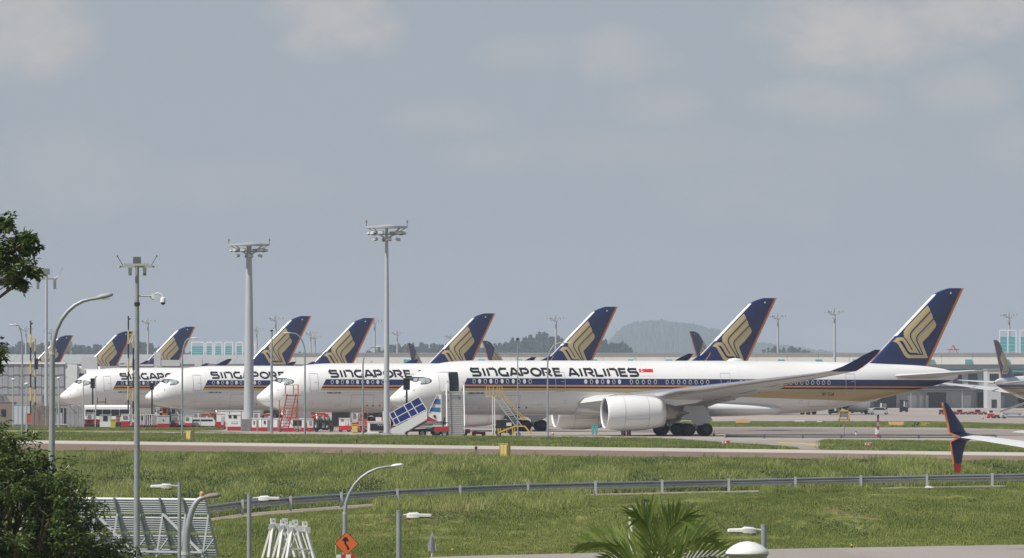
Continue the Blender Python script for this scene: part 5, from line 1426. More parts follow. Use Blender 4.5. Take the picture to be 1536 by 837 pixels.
# ---- passenger stairs at the open door
d1_ = a_of(681.5); DX = NOSE.x + CT * d1_ + ST * 3.3; DY = NOSE.y + ST * d1_ - CT * 3.3
s_ = thing('boarding_stairs', 'pale boarding stairs leading straight up to the open front door', 'stairs', (DX, DY - .2, 0), 0.02)
NSTEP = 22; RISE = 4.62 / NSTEP
for j in range(NSTEP):
    MB().box(-.86, .86, -1.2 - .30 * (NSTEP - j), -1.2 - .30 * (NSTEP - j) + .34, RISE * (j + 1) - .06, RISE * (j + 1)).build('step', 'concrete_pale', s_)
    MB().box(-.86, .86, -1.2 - .30 * (NSTEP - j) + .30, -1.2 - .30 * (NSTEP - j) + .34, RISE * (j + 1), RISE * (j + 2) - .06).build('riser', 'cage_grey', s_)
MB().box(-1.1, 1.1, -1.3, .1, 4.52, 4.64).build('platform', 'grime_white', s_)
for sx in (-.95, .95):
    MB().beam((sx, -1.2 - .3 * NSTEP, .15), (sx, -1.2, 4.6), .07, .2).build('stringer', 'grime_white', s_)
    MB().path([(sx, -1.2 - .3 * NSTEP, 1.15), (sx, -1.2, 5.6), (sx, -.1, 5.6)], .06, 8).build('handrail', 'white_paint', s_)
    for j in range(6):
        y = -1.2 - .3 * NSTEP * j / 5; z = 4.6 * (1 - j / 5); MB().tube((sx, y, z), (sx, y, z + 1.05), .04, n=6).build('baluster', 'white_paint', s_)
    MB().box(sx - .09, sx + .09, -1.3, .0, 4.64, 6.0 if sx > 0 else 5.3).build('side_screen', 'grime_white', s_)
MB().box(-1.2, 1.2, -5.5, -1.0, .35, .75).build('chassis', 'dark_metal', s_); MB().box(-1.35, -1.0, -6.2, -3.5, .3, 1.0).build('engine_cover', 'red_paint', s_)
MB().box(-.4, .4, -2.2, -1.6, .75, 4.5).build('lift_column', 'cage_grey', s_); MB().box(1.1, 1.6, -5.4, -3.6, .35, .8).build('battery_box', 'red_paint', s_)
for x in (-.95, .95):
    for y in (-5, -1.6): wheel(s_, x, y, .35, .24)
t_ = unit('service_cart', 'low red and white cart right of the boarding stairs', 'cart', 708, 728, 645, 725, 1.2, 'white_paint', 'red_paint', .55, [('vent', .1, .4, .6, .95, 'cage_grey')])

# ---- yellow work stand in front of the fuselage
D = 715.0; k_ = D / F; OX = 765
def yp(zx, zy): return ((700 + zx / 9.3 - OX) * k_, HC + (YH - 570 - zy / 9.3) * k_)
s_ = thing('work_stand', 'yellow work platform with a steep ladder stair against the nearest fuselage', 'work platform', (X_(OX, D), D, 0))
def yb(name, a, b, w_, y, mm): p, q = yp(*a), yp(*b); return MB().beam((p[0], y, p[1]), (q[0], y, q[1]), w_).build(name, mm, s_)
p, q = yp(330, 215), yp(500, 235); MB().box(p[0], q[0], 0, 1.6, q[1], p[1]).build('platform', 'yellow_paint', s_)
p, q = yp(262, 225), yp(330, 235); MB().box(p[0], q[0], .2, 1.4, q[1], p[1]).build('platform_flap', 'grime_white', s_)
for y in (0, 1.6):
    for zx in (275, 315, 370, 425, 460, 495): yb('guard_post', (zx, 228), (zx, 82), .07, y, 'yellow_paint')
    yb('guard_rail', (265, 85), (500, 85), .07, y, 'yellow_paint'); yb('guard_rail', (330, 150), (500, 150), .05, y, 'yellow_paint')
    for zx in (360, 388): yb('leg', (zx, 235), (zx + 4, 745), .09, y, 'white_paint')
    yb('stringer', (400, 265), (690, 650), .1, y, 'galvanised_light'); yb('stringer', (480, 250), (770, 640), .1, y, 'galvanised_light')
    yb('handrail', (505, 190), (800, 530), .07, y, 'yellow_paint'); yb('handrail', (520, 250), (790, 560), .06, y, 'yellow_paint')
    yb('base_frame', (440, 735), (660, 650), .14, y, 'yellow_paint'); yb('base_frame', (660, 645), (810, 645), .14, y, 'yellow_paint'); yb('base_frame', (810, 645), (900, 755), .16, y, 'yellow_paint')
    for zx in (440, 520, 560, 640, 670): yb('base_leg', (zx, 750), (zx, 690 - (zx - 440) * .18), .1, y, 'yellow_paint')
    yb('base_leg', (900, 755), (900, 700), .14, y, 'yellow_paint')
for j in range(14):
    t_ = j / 13; p = yp(440 + 290 * t_, 262 + 382 * t_); MB().box(p[0] - .2, p[0] + .2, .08, 1.5, p[1] - .03, p[1] + .03).build('step', 'galvanised_light', s_)
p, q = yp(760, 510), yp(815, 560); MB().box(p[0], q[0], .1, 1.5, q[1], p[1]).build('control_box', 'yellow_paint', s_)
for zx in (450, 720): 
    for y in (.1, 1.5): wheel(s_, yp(zx, 0)[0], y, .26, .16)
t_ = unit('baggage_tug', 'dark tow tractor half hidden behind the yellow work platform', 'tug', 744, 770, 630, 745, 1.6, 'dark_metal', 'black_paint', .5, [('window', .2, .5, .6, .9, 'glass_dark'), ('panel', .6, .9, .55, .8, 'grime_white')])
for j in range(4):
    p = thing('hazard_bollard', 'black and yellow striped bollard, %s of four by the work platform legs' % ('first', 'second', 'third', 'fourth')[j], 'bollard', (X_(740 + 3.6 * j, 722 + 2 * (j % 2)), 722 + 2 * (j % 2), 0), 0, 'striped bollards')
    for i in range(4): MB().tube((0, 0, .3 * i), (0, 0, .3 * i + .3), .07, n=8).build('band', ('yellow_paint', 'black_paint')[i % 2], p)

# ---- docking boards in front of the noses
def board(label, px, y0, y1, d, w_):
    t_ = thing('docking_board', label, 'docking board', (X_(px, d), d, 0), 0, 'black docking boards'); za, zb = Z_(y1, d), Z_(y0, d)
    MB().tube((0, .15, 0), (0, .15, za + .1), .11, n=10).build('pole', 'black_paint', t_)
    MB().box(-w_ / 2, w_ / 2, 0, .35, za, zb).build('housing', 'black_paint', t_); MB().box(-w_ / 2 - .04, w_ / 2 + .04, -.12, .35, zb, zb + .06).build('hood', 'dark_metal', t_)
board('black docking board on a pole beside the leftmost airliner nose', 139, 568, 582.5, 935, .62)
board('black docking board on a pole at the third airliner nose tip', 228, 575, 584.5, 862, .5)
board('black docking board on a pole before the nearest airliner cockpit', 610, 568, 585, 714, .72)

# ---- yellow and black lattice gantries
def gantry(label, pa, pb, ya, yb_, d, boxy):
    t_ = thing('lattice_gantry', label, 'gantry', (X_((pa + pb) / 2, d), d, 0), 0, 'lattice gantries'); w = (pb - pa) * d / F / 2
    for sx, yt_, n_ in ((-1, ya, 8), (1, yb_, 7)):
        h = Z_(yt_, d)
        for i in range(n_):
            MB().tube((sx * w, 0, h * i / n_), (sx * w, 0, h * (i + 1) / n_), .10, n=8).build('post_band', ('yellow_paint' if sx > 0 else 'pale_yellow', 'black_paint')[i % 2], t_)
    h = Z_(yb_, d)
    for i in range(7): MB().beam((-w, 0, h * i / 7), (w, 0, h * (i + 1) / 7), .06).build('lattice_bar', 'cage_grey', t_)
    MB().beam((-w, 0, h), (w, 0, h), .12).build('top_beam', 'yellow_paint', t_)
    z = Z_(boxy, d); MB().box(w - .1, w + .38, -.3, .1, z - .8, z + .65).build('signal_box', 'black_paint', t_)
    h2 = Z_(ya, d); MB().box(-w - .05, -w + .3, -.1, .1, h2 - .5, h2 - .3).build('lamp', 'dark_metal', t_)
gantry('yellow and black lattice gantry at far left before the jet bridge', 46, 53, 481, 508, 893, 545)
gantry('yellow and black lattice gantry beside the foreground camera pole', 192.5, 200, 474, 502, 884, 546)

# ---- jet bridge at far left
D = 985.0; k_ = D / F
j_ = thing('jet_bridge', 'grey ribbed jet bridge at the left edge above the containers', 'jet bridge', (X_(60, D), D, 0))
def jx(px): return (px - 60) * k_
za, zb = Z_(591, D), Z_(546, D)
n_ = 15; xa, xb = jx(-30), jx(96)
for i in range(n_):
    a0, a1 = xa + (xb - xa) * i / n_, xa + (xb - xa) * (i + 1) / n_
    MB().box(a0 + .02, a1 - .02, .04 * (i % 2), 2.8, za, zb).build('wall_panel', 'panel_grey', j_)
MB().box(xa, xb + .2, -.15, 3.0, zb, zb + .25).build('roof', 'white_paint', j_); MB().box(xa, xb, -.1, 2.9, za - .3, za).build('floor_beam', 'cage_grey', j_)
MB().hexa([(xb, .2, za), (jx(116), -.4, za), (jx(116), 2.6, za), (xb, 2.6, za)], [(xb, .2, zb), (jx(116), -.4, zb - .1), (jx(116), 2.6, zb - .1), (xb, 2.6, zb)]).build('rotunda', 'panel_pale', j_)
MB().hexa([(jx(116), -.2, za + .5), (jx(128), 0, za + .9), (jx(128), 2.4, za + .9), (jx(116), 2.4, za + .5)], [(jx(116), -.2, zb - .4), (jx(128), 0, zb - .9), (jx(128), 2.4, zb - .9), (jx(116), 2.4, zb - .4)]).build('cab', 'grime_white', j_)
MB().box(jx(119), jx(126), -.15, 0.1, za + 1.5, zb - 1.4).build('cab_window', 'glass_dark', j_)
for px in (66, 2): MB().tube((jx(px), 1.3, 0), (jx(px), 1.3, za - .2), .45, n=12).build('support_column', 'galvanised_light', j_)
MB().box(jx(60), jx(74), .3, 2.3, 0, .6).build('column_base', 'cage_grey', j_)
MB().hexa([(jx(4), -1.2, za - .2), (jx(9), -1.2, za - .2), (jx(9), -.2, za - .2), (jx(4), -.2, za - .2)], [(jx(30), -1.2, .2), (jx(35), -1.2, .2), (jx(35), -.2, .2), (jx(30), -.2, .2)]).build('service_stair', 'cage_grey', j_)
for i in range(2): MB().beam((jx(-28), -.12, za + (zb - za) * (.3 + .4 * i)), (xb, -.12, za + (zb - za) * (.3 + .4 * i)), .06).build('conduit', 'galvanised_light', j_)
j2 = thing('jet_bridge', 'pale jet bridge parts showing above the leftmost airliner\'s roof', 'jet bridge', (X_(230, 1105), 1105, 0)); k2 = 1105 / F
def kx(px): return (px - 230) * k2
MB().box(kx(150), kx(320), 0, 2.6, 5.2, Z_(549, 1105)).build('tunnel', 'panel_grey', j2); MB().box(kx(231), kx(241), .1, 1.2, 5.2, Z_(528, 1105)).build('lift_column', 'panel_pale', j2)
MB().box(kx(178), kx(230), -.1, 2.7, Z_(549, 1105), Z_(546.5, 1105)).build('roof_unit', 'grime_white', j2); MB().box(kx(242), kx(270), -.1, 2.7, Z_(549, 1105), Z_(540, 1105)).build('roof_unit', 'panel_pale', j2)
MB().box(kx(292), kx(303), -.2, 2.4, Z_(549, 1105), Z_(540, 1105)).build('cab', 'grime_white', j2)
for px in (165, 236, 300): MB().tube((kx(px), 1.3, 0), (kx(px), 1.3, 5.2), .4, n=10).build('support_column', 'galvanised_light', j2)
MB().box(kx(122), kx(146), .2, 2.2, 4.6, Z_(535, 1105)).build('stair_box', 'panel_pale', j2)

# ---- lamp posts along the service road
def road_lamp(label, px, ytop, hx, d, r=.085, head=True):
    t_ = thing('lamp_post', label, 'lamp post', (X_(px, d), d, 0), 0, 'lamp posts along the service road'); h = Z_(ytop, d); L_ = (hx - px) * d / F
    if head:
        pts = [(0, 0, 0), (0, 0, h * .8)] + [(L_ * .62 * (1 - math.cos(R(a))), 0, h - (h * .2) * (1 - math.sin(R(a))) ) for a in (15, 35, 55, 75, 90)] + [(L_ * .85, 0, h + .02)]
        MB().path(pts, [r * 1.35, r] + [r * .8] * 6, 8).build('pole', 'galvanised', t_, True)
        sgn = 1 if L_ > 0 else -1
        MB().loft([[(L_ * .8 + sgn * x, w_ * math.cos(6.283 * k / 8), h + .05 + .07 * math.sin(6.283 * k / 8)) for k in range(8)] for x, w_ in ((0, .05), (.15, .13), (.5, .15), (.75, .05))]).build('lamp_head', 'grime_white', t_, True)
    else:
        MB().tube((0, 0, 0), (0, 0, h), r * 1.2, r * .7).build('pole', 'galvanised', t_, True); MB().box(-.16, .16, -.12, .12, h, h + .18).build('lamp_head', 'dark_metal', t_)
road_lamp('curved lamp post at far left with its head turned left', 33.5, 488, 22, 716)
road_lamp('curved lamp post above the van front with its head turned right', 273.5, 508, 290, 716)
road_lamp('curved lamp post right of the red stairs with its head turned left', 457.5, 500, 430, 720)
road_lamp('curved lamp post left of the thin mast with its head turned right', 544.5, 520.5, 569, 720)
road_lamp('curved lamp post crossing the letter R of the nearest airliner', 821.5, 514.5, 852, 712)
road_lamp('straight thin pole crossing the letter A of the nearest airliner', 776.5, 510, 776, 712, .07, False)
road_lamp('stout grey pole left of the red maintenance stairs', 407.5, 497, 407, 780, .17, False)
for k, (px, yt_, d) in enumerate(((40, 577, 728), (88, 568, 860), (125, 573, 866), (143.5, 566, 868), (20, 570, 860))):
    t_ = thing('post_top_lamp', ('slim post-top lamp in front of the brown screen', 'slim post-top lamp left of the grey screen', 'slim post-top lamp at the right end of the grey screen', 'slim post-top lamp right beside the leftmost docking board', 'slim post-top lamp above the pale blue container')[k], 'lamp post', (X_(px, d), d, 0), 0, 'slim post-top lamps')
    h = Z_(yt_, d); MB().tube((0, 0, 0), (0, 0, h), .1, .07, 8).build('pole', 'galvanised_light', t_, True); MB().lathe([(h, .12), (h + .06, .26), (h + .16, .22), (h + .24, .06)], (0, 0, 0), 'z', 10, True).build('lamp_head', 'grime_white', t_, True)

# ---- low dark barrier at left, pipe barrier at right
def barrier(name, label, pxs, yb_, hgt, m_, mp_, nr=2):
    pts = [G(px, y) for px, y in zip(pxs, yb_)]
    t_ = thing(name, label, 'barrier', pts[0])
    o = pts[0]
    for p in pts: MB().box(p.x - o.x - .09, p.x - o.x + .09, p.y - o.y - .09, p.y - o.y + .09, 0, hgt + .05).build('post', mp_, t_)
    for a, b in zip(pts[:-1], pts[1:]):
        for k in range(nr):
            z = hgt * (k + 1) / nr - .05; MB().beam((a.x - o.x, a.y - o.y - .1, z), (b.x - o.x, b.y - o.y - .1, z), .08, .12).build('rail', m_, t_)
barrier('low_barrier', 'long low dark barrier in front of the left equipment row', [20 + 28 * k for k in range(11)], [641.2 + .2 * k for k in range(11)], .34, 'black_paint', 'dark_metal')
barrier('pipe_barrier', 'low grey pipe barrier crossing the pavement at right', [1088 + 58 * k for k in range(8)], [657.6 + .1 * k for k in range(8)], .42, 'dark_metal', 'galvanised_light')

# ---- small things on the pavement and verges
def yellow_box(label, px, yb_, w_, h_, d_, rz):
    p = G(px, yb_); t_ = thing('cable_pillar', label, 'electrical box', p, rz, 'yellow electrical boxes')
    MB().box(-w_ / 2, w_ / 2, -d_ / 2, d_ / 2, .08, h_).build('cabinet', 'pale_yellow', t_); MB().box(-w_ / 2 - .03, w_ / 2 + .03, -d_ / 2 - .03, d_ / 2 + .03, h_, h_ + .04).build('lid', 'pale_yellow', t_)
    for sx in (-1, 1): MB().box(sx * w_ * .25 - w_ * .22, sx * w_ * .25 + w_ * .22, -d_ / 2 - .02, -d_ / 2, .14, h_ - .08).build('door', 'pale_yellow', t_)
    for sx in (-1, 1): MB().box(sx * w_ * .42 - .02, sx * w_ * .42 + .02, -d_ / 2 - .035, -d_ / 2 - .02, .2, h_ - .1).build('hinge', 'dark_metal', t_)
    MB().box(-w_ / 2 + .05, w_ / 2 - .05, -d_ / 2 + .05, d_ / 2 - .05, -.05, .08).build('plinth', 'concrete_pale', t_)
yellow_box('yellow electrical box on the verge below the van', 285, 661.8, .7, 1.02, .5, R(-38))
yellow_box('larger-looking yellow electrical box at the taxiway edge in mid picture', 757.5, 687.2, .72, 1.05, .42, R(-30))
def edge_light(label, px, y):
    p = G(px, y); t_ = thing('taxiway_light', label, 'light', p, 0, 'small taxiway lights'); MB().tube((0, 0, 0), (0, 0, .2), .06, n=8).build('stem', 'black_paint', t_); MB().lathe([(.2, .12), (.26, .14), (.36, .1), (.42, .02)], (0, 0, 0), 'z', 10, True).build('dome', 'dark_metal', t_)
edge_light('small dark taxiway light left of mid picture', 534, 665.5); edge_light('small dark taxiway light left of the mid yellow box', 714, 676.5)
def marker(label, px, yb_, wp, hp):
    p = G(px, yb_); s__ = p.y / F; w = wp * s__; h = hp * s__; t_ = thing('marker_block', label, 'marker block', p, R(-12), 'red and white marker blocks')
    for k in range(5): MB().box(-w / 2 + w * k / 5, -w / 2 + w * (k + 1) / 5, 0, .4, 0, h).build('stripe', ('white_paint', 'bright_red')[k % 2] if k < 4 else 'bright_red', t_)
    MB().box(-w / 2 - .02, w / 2 + .02, -.02, .42, h, h + .03).build('cap', 'white_paint', t_)
marker('red and white marker block left of the yellow taxi line', 1088, 668.2, 10, 7.5); marker('red and white marker block on the right verge', 1302.5, 671.5, 11, 6.8)
for px, yb_, lb in ((934.5, 653.6, 'left one of two small striped blocks under the near engine'), (942.5, 653.6, 'right one of two small striped blocks under the near engine')):
    marker(lb, px, yb_, 6, 8.5)
def cone(label, px, yb_, h=.55):
    p = G(px, yb_); t_ = thing('traffic_cone', label, 'cone', p, 0, 'traffic cones'); MB().lathe([(.03, .16), (h, .03)], (0, 0, 0), 'z', 10, True).build('body', 'red_orange', t_); MB().box(-.2, .2, -.2, .2, 0, .035).build('foot', 'dark_metal', t_); MB().lathe([(h * .5, .105), (h * .72, .07)], (0, 0, 0), 'z', 10).build('band', 'white_paint', t_)
cone('red cone just right of the main wheels', 1071, 654.5, .6); cone('red cone by the service road left of the near engine', 829, 652.8, .45); cone('orange cone far right near the tug', 1474, 629, .7)
s_ = thing('lit_sign', 'yellow-framed sign box on a grey pole below the rear fuselage', 'sign', G(1266, 657)); k_ = s_.location.y / F; z0, z1 = Z_(631, s_.location.y), Z_(615.5, s_.location.y)
MB().tube((0, .1, 0), (0, .1, z1), .06, n=8).build('pole', 'galvanised', s_)
for x0, x1, a0, a1 in ((-.58, -.46, z0, z1), (.46, .62, z0, z1), (-.58, .62, z0, z0 + .12), (-.58, .62, z1 - .12, z1)): MB().box(x0, x1, -.1, .1, a0, a1).build('frame', 'yellow_paint', s_)
MB().box(-.46, .46, -.05, .05, z0 + .12, z1 - .12).build('panel', 'brown_panel', s_); MB().box(-.4, .3, -.08, -.05, z0 + .2, z0 + .35).build('shelf', 'marking_white', s_)
s_ = thing('striped_mast', 'red and white striped mast with a lamp below the nearest tail', 'mast', G(1317, 656)); h = Z_(622, s_.location.y)
for k in range(6): MB().tube((0, 0, h * k / 6), (0, 0, h * (k + 1) / 6), .1, n=8).build('band', ('bright_red', 'white_paint')[k % 2] if k < 5 else 'dark_metal', s_)
MB().box(-.32, -.1, -.1, .1, .3, .95).build('control_box', 'white_paint', s_)
t_ = thing('small_bollard', 'little white bollard right of the yellow-framed sign', 'bollard', G(1284, 654)); MB().tube((0, 0, 0), (0, 0, .4), .08, n=8).build('stem', 'white_paint', t_); MB().tube((0, 0, .4), (0, 0, .52), .085, n=8).build('band', 'dark_metal', t_)
s_ = thing('taxiway_sign', 'black and yellow taxiway sign reading C4 and C1 below the tail', 'sign', G(1382.5, 640.4)); k_ = s_.location.y / F; w = 23 * k_; h = 6.6 * k_
bx = MB().box(-w / 2, -w * .08, -.1, .1, .1, h).build('black_panel', 'black_paint', s_); by = MB().box(-w * .08, w / 2, -.1, .1, .1, h).build('yellow_panel', 'lime_yellow', s_)
class Flat(MB):
    def strokes(s, pts, w, closed=False, sides=(1,), step=9):
        for q in stroke(pts, w, closed, step): s.quad(*[(p[0], -.106, p[1]) for p in q])
for ch, x0, x1, mm, par in (('C', -.43, -.28, 'yellow_paint', bx), ('4', -.25, -.11, 'yellow_paint', bx), ('C', -.02, .12, 'black_paint', by), ('1', .13, .24, 'black_paint', by)):
    f_ = Flat(); letter(f_, ch, w * x0, w * x1, .18, h - .1, .06); stuff(f_.build('character', mm, par))
f_ = Flat(); f_.strokes([(w * .27, h * .5 + .05), (w * .44, h * .5 + .05)], .06); f_.strokes([(w * .37, h * .5 + .2), (w * .45, h * .5 + .05), (w * .37, h * .5 - .1)], .06); stuff(f_.build('arrow', 'black_paint', by))
for sx in (-.35, 0, .35): MB().box(w * sx - .04, w * sx + .04, -.05, .05, 0, .1).build('leg', 'dark_metal', s_)
def block(label, x0, x1, yt_, yb_, m_='terracotta_block'):
    p = G((x0 + x1) / 2, yb_); w = (x1 - x0) * p.y / F; h = (yb_ - yt_) * p.y / F; t_ = thing('barrier_block', label, 'barrier block', p)
    MB().prism_x([(-.4, 0), (.4, 0), (.4, .15), (.22, h), (-.22, h), (-.4, .15)], -w / 2, w / 2).build('body', m_, t_)
    for sx in (-.3, .3): MB().box(w * sx - .12, w * sx + .12, -.42, .42, .02, .1).build('fork_slot', 'dark_metal', t_)
block('orange-brown barrier block left of the taxiway sign', 1333, 1355, 632.5, 640); block('orange-brown barrier block right of the main wheels', 1103.5, 1124.5, 628.5, 636.5); block('pale small barrier block on the far grass', 1225, 1232.5, 631.5, 635, 'concrete_pale'); block('small orange block far right on the grass', 1500, 1508, 637, 639.5); block('pale long block on the grass under the wing', 1192, 1206, 630.5, 634.5, 'concrete_pale')

# ---- far right apron vehicles
for k in range(9):
    x0 = 1409 + 9.0 * k
    unit('baggage_cart', 'small red baggage cart, %s from the left in the train before the terminal' % ('first', 'second', 'third', 'fourth', 'fifth', 'sixth', 'seventh', 'eighth', 'ninth')[k], 'cart', x0, x0 + 7.2, 617.2 if k % 3 else 614.5, 1330, 1.5, ('dark_metal', 'grime_white', 'red_paint')[k % 3], 'red_paint', .45, [('opening', .2, .8, .55, .9, 'black_paint')], group='carts before the terminal')
unit('tow_tractor', 'white-cabbed red tow tractor right of the cart train', 'tug', 1482, 1491, 614.8, 1165, 2.0, 'white_paint', 'red_paint', .5, [('window', .2, .8, .65, .9, 'glass_dark')])
unit('tow_tractor', 'low orange-red tractor between the white cab and the white truck', 'tug', 1491, 1500, 622, 1160, 2.0, 'red_orange', 'dark_metal', .4, [('panel', .2, .6, .5, .8, 'red_paint')])
unit('flatbed_truck', 'white flatbed truck at the right edge below the far tail', 'truck', 1501, 1545, 622.5, 1150, 2.3, 'white_paint', 'dark_metal', .3, [('window', .04, .13, .55, .9, 'glass_dark'), ('panel', .2, .95, .5, .6, 'panel_grey')])
c_ = thing('belt_loader', 'grey sloping conveyor loader behind the white truck', 'loader', (X_(1520, 1200), 1200, 0)); MB().hexa([(-2.4, 0, .9), (2.2, 0, 2.4), (2.2, 1.2, 2.4), (-2.4, 1.2, .9)], [(-2.4, 0, 1.2), (2.2, 0, 2.8), (2.2, 1.2, 2.8), (-2.4, 1.2, 1.2)]).build('conveyor', 'cage_grey', c_); MB().box(-1.8, 1.6, .1, 1.1, .4, .9).build('chassis', 'panel_grey', c_)
for x in (-1.2, 1.1):
    for y in (.15, 1.05): wheel(c_, x, y, .32, .2)
for k, (a0, a1, yt_, d, body, lb) in enumerate(((1311, 1331, 603, 1440, 'dark_metal', 'dark rack truck below the nearest tail'), (1350, 1362, 600, 1470, 'dark_metal', 'dark tall unit against the terminal below the tailplane'), (1243, 1262, 611.5, 1345, 'black_paint', 'black low vehicle under the rear fuselage'), (1276, 1296, 609, 1400, 'panel_grey', 'grey boxy vehicle under the rear fuselage'))):
    unit('apron_truck', lb, 'truck', a0, a1, yt_, d, 2.4, body, 'black_paint', .3, [('window', .06, .2, .6, .85, 'glass_dark'), ('load', .45, .6, .4, .9, 'grime_white'), ('panel', .7, .92, .35, .85, 'cage_grey')])
c_ = thing('parked_car', 'silver car with red lamps below the nearest tail', 'car', (X_(1319, 1325), 1325, 0)); sc = 1325 / F
MB().prism_y([(-2.2, .35), (2.2, .35), (2.25, .85), (1.6, .95), (.9, 1.45), (-1.0, 1.45), (-1.6, 1.0), (-2.25, .9)], 0, 1.75).build('body', 'panel_pale', c_); MB().prism_y([(-1.4, .98), (1.4, .96), (.8, 1.38), (-.9, 1.38)], -.02, 1.77).build('window', 'glass_dark', c_)
for x in (-1.4, 1.4):
    for y in (.1, 1.65): wheel(c_, x, y, .33, .2)
for x in (-2.27, 2.2): MB().box(x, x + .08, .1, .4, .7, .9).build('lamp', 'bright_red', c_)
# ================================================================ FOREGROUND
mat('rail_steel', (0.42, 0.44, 0.46), 0.38, 0.7, var=0.2, vscale=1.5)
# ---- guard rail along the bank
gr = thing('guard_rail', 'galvanised road guard rail running across the whole grass bank', 'guard rail', (RAIL[0].x, RAIL[0].y, RAIL[0].z - .8))
O = gr.location
def rail_prof(p, nrm, s_=0.0):
    # W-beam section: offsets towards the camera and height
    return [p + nrm * o_ + Vector((0, 0, z_)) for o_, z_ in ((.02, -.02), (.09, -.06), (.09, -.10), (.02, -.155), (.09, -.21), (.09, -.25), (.02, -.31), (.0, -.31), (.0, -.02))]
for k, p in enumerate(RAIL):
    q = p - O
    MB().box(q.x - .075, q.x + .075, q.y - .16, q.y - .03, q.z - .95, q.z + .05).build('post', 'galvanised_light', gr)
    MB().box(q.x - .045, q.x + .045, q.y - .03, q.y + .05, q.z - .34, q.z - .02).build('spacer', 'galvanised', gr)
    if k + 1 < len(RAIL):
        n_ = RAIL[k + 1] - p; nn = Vector((n_.y, -n_.x, 0)).normalized()
        if nn.y > 0: nn = -nn
        a = p - O - nn * .13; b = RAIL[k + 1] - O - nn * .13
        rr_ = [rail_prof(a.lerp(b, t), nn) for t in (0, .5, 1)]
        for i, ring in enumerate(rr_):
            if i == 1: rr_[1] = [v_ + Vector((0, 0, random.uniform(-.015, .01))) for v_ in ring]
        MB().loft(rr_).build('beam', 'rail_steel', gr)
        a2 = p - O + Vector((0, .18, -.40)); b2 = RAIL[k + 1] - O + Vector((0, .18, -.40))
        MB().beam(a2, b2, .05, .08).build('lower_tube', 'galvanised_light', gr)
st_ = thing('concrete_footing', 'pale loose concrete lump at the foot of a right-hand rail post', 'rock', (RAIL[12].x + .1, RAIL[12].y - .6, zt(RAIL[12].x, RAIL[12].y)))
rs_ = random.Random(4); q = MB().lathe([(-.05, .26), (.05, .29), (.12, .22), (.16, .06)], (0, 0, 0), 'z', 11, True); q.v = [(x * rs_.uniform(.85, 1.25), y * rs_.uniform(.85, 1.1), z * rs_.uniform(.85, 1.1)) for x, y, z in q.v]; q.build('lump', 'concrete_pale', st_)

# ---- street lamps on the lower road
def arm_lamp(label, px, yt_, hx0, hx1, d, r, droop=0.0):
    z0 = zt(X_(px, d), d); t_ = thing('street_lamp', label, 'street lamp', (X_(px, d), d, z0), 0, 'short-armed street lamps'); h = Z_(yt_, d) - z0; s__ = d / F
    MB().tube((0, 0, 0), (0, 0, h), r * 1.1, r, 14).build('pole', 'galvanised', t_, True); MB().tube((0, 0, h), (0, 0, h + .03), r * 1.08, n=14).build('pole_cap', 'galvanised', t_)
    MB().lathe([(0, r * 2.2), (.03, r * 2.2), (.05, r * 1.3)], (0, 0, 0), 'z', 12).build('base_plate', 'galvanised', t_)
    a0, a1 = (hx0 - px) * s__, (hx1 - px) * s__; sg = 1 if a1 > 0 else -1
    z = h - .12
    MB().tube((0, 0, z), (a0, 0, z + .02), .035, n=8).build('arm', 'galvanised_light', t_)
    L_ = abs(a1 - a0)
    rr_ = []
    for t, w_, up, dn in ((0, .09, .05, .05), (.12, .14, .09, .06), (.42, .16, .10, .05), (.5, .15, .06, .03), (.95, .13, .05, .03), (1.0, .06, .03, .02)):
        x = a0 + sg * L_ * t
        rr_.append([(x, -w_, z - dn), (x, w_, z - dn), (x, w_, z + up * .6), (x, w_ * .6, z + up), (x, -w_ * .6, z + up), (x, -w_, z + up * .6)])
    hd = MB().loft(rr_).build('lamp_head', 'lamp_glass', t_, 40)
    MB().box(min(a0 + sg * L_ * .5, a0 + sg * L_ * .95), max(a0 + sg * L_ * .5, a0 + sg * L_ * .95), -.1, .1, z - .06, z - .03).build('lens', 'glass_dark', hd)
    fins = MB()
    for k in range(6):
        x = a0 + sg * L_ * (.15 + .05 * k); fins.box(x - .008, x + .008, -.1, .1, z + .06, z + .12)
    stuff(fins.build('cooling_fins', 'cage_grey', hd)); MB().box(a0 + sg * .06 - .05, a0 + sg * .06 + .05, -.05, .05, z - .12, z - .04).build('sensor', 'cage_grey', hd)
arm_lamp('street lamp with a left-pointing head in front of the blast fence', 269.5, 724, 258, 226, 213, .062)
arm_lamp('street lamp with a right-pointing head left of the white trestles', 374, 742, 388, 420, 206, .07)
arm_lamp('street lamp with a right-pointing head right of the orange sign', 598.5, 767, 610, 648, 186, .075)
arm_lamp('street lamp with a left-pointing head at bottom right', 1145.5, 788.5, 1134, 1091, 162, .075)
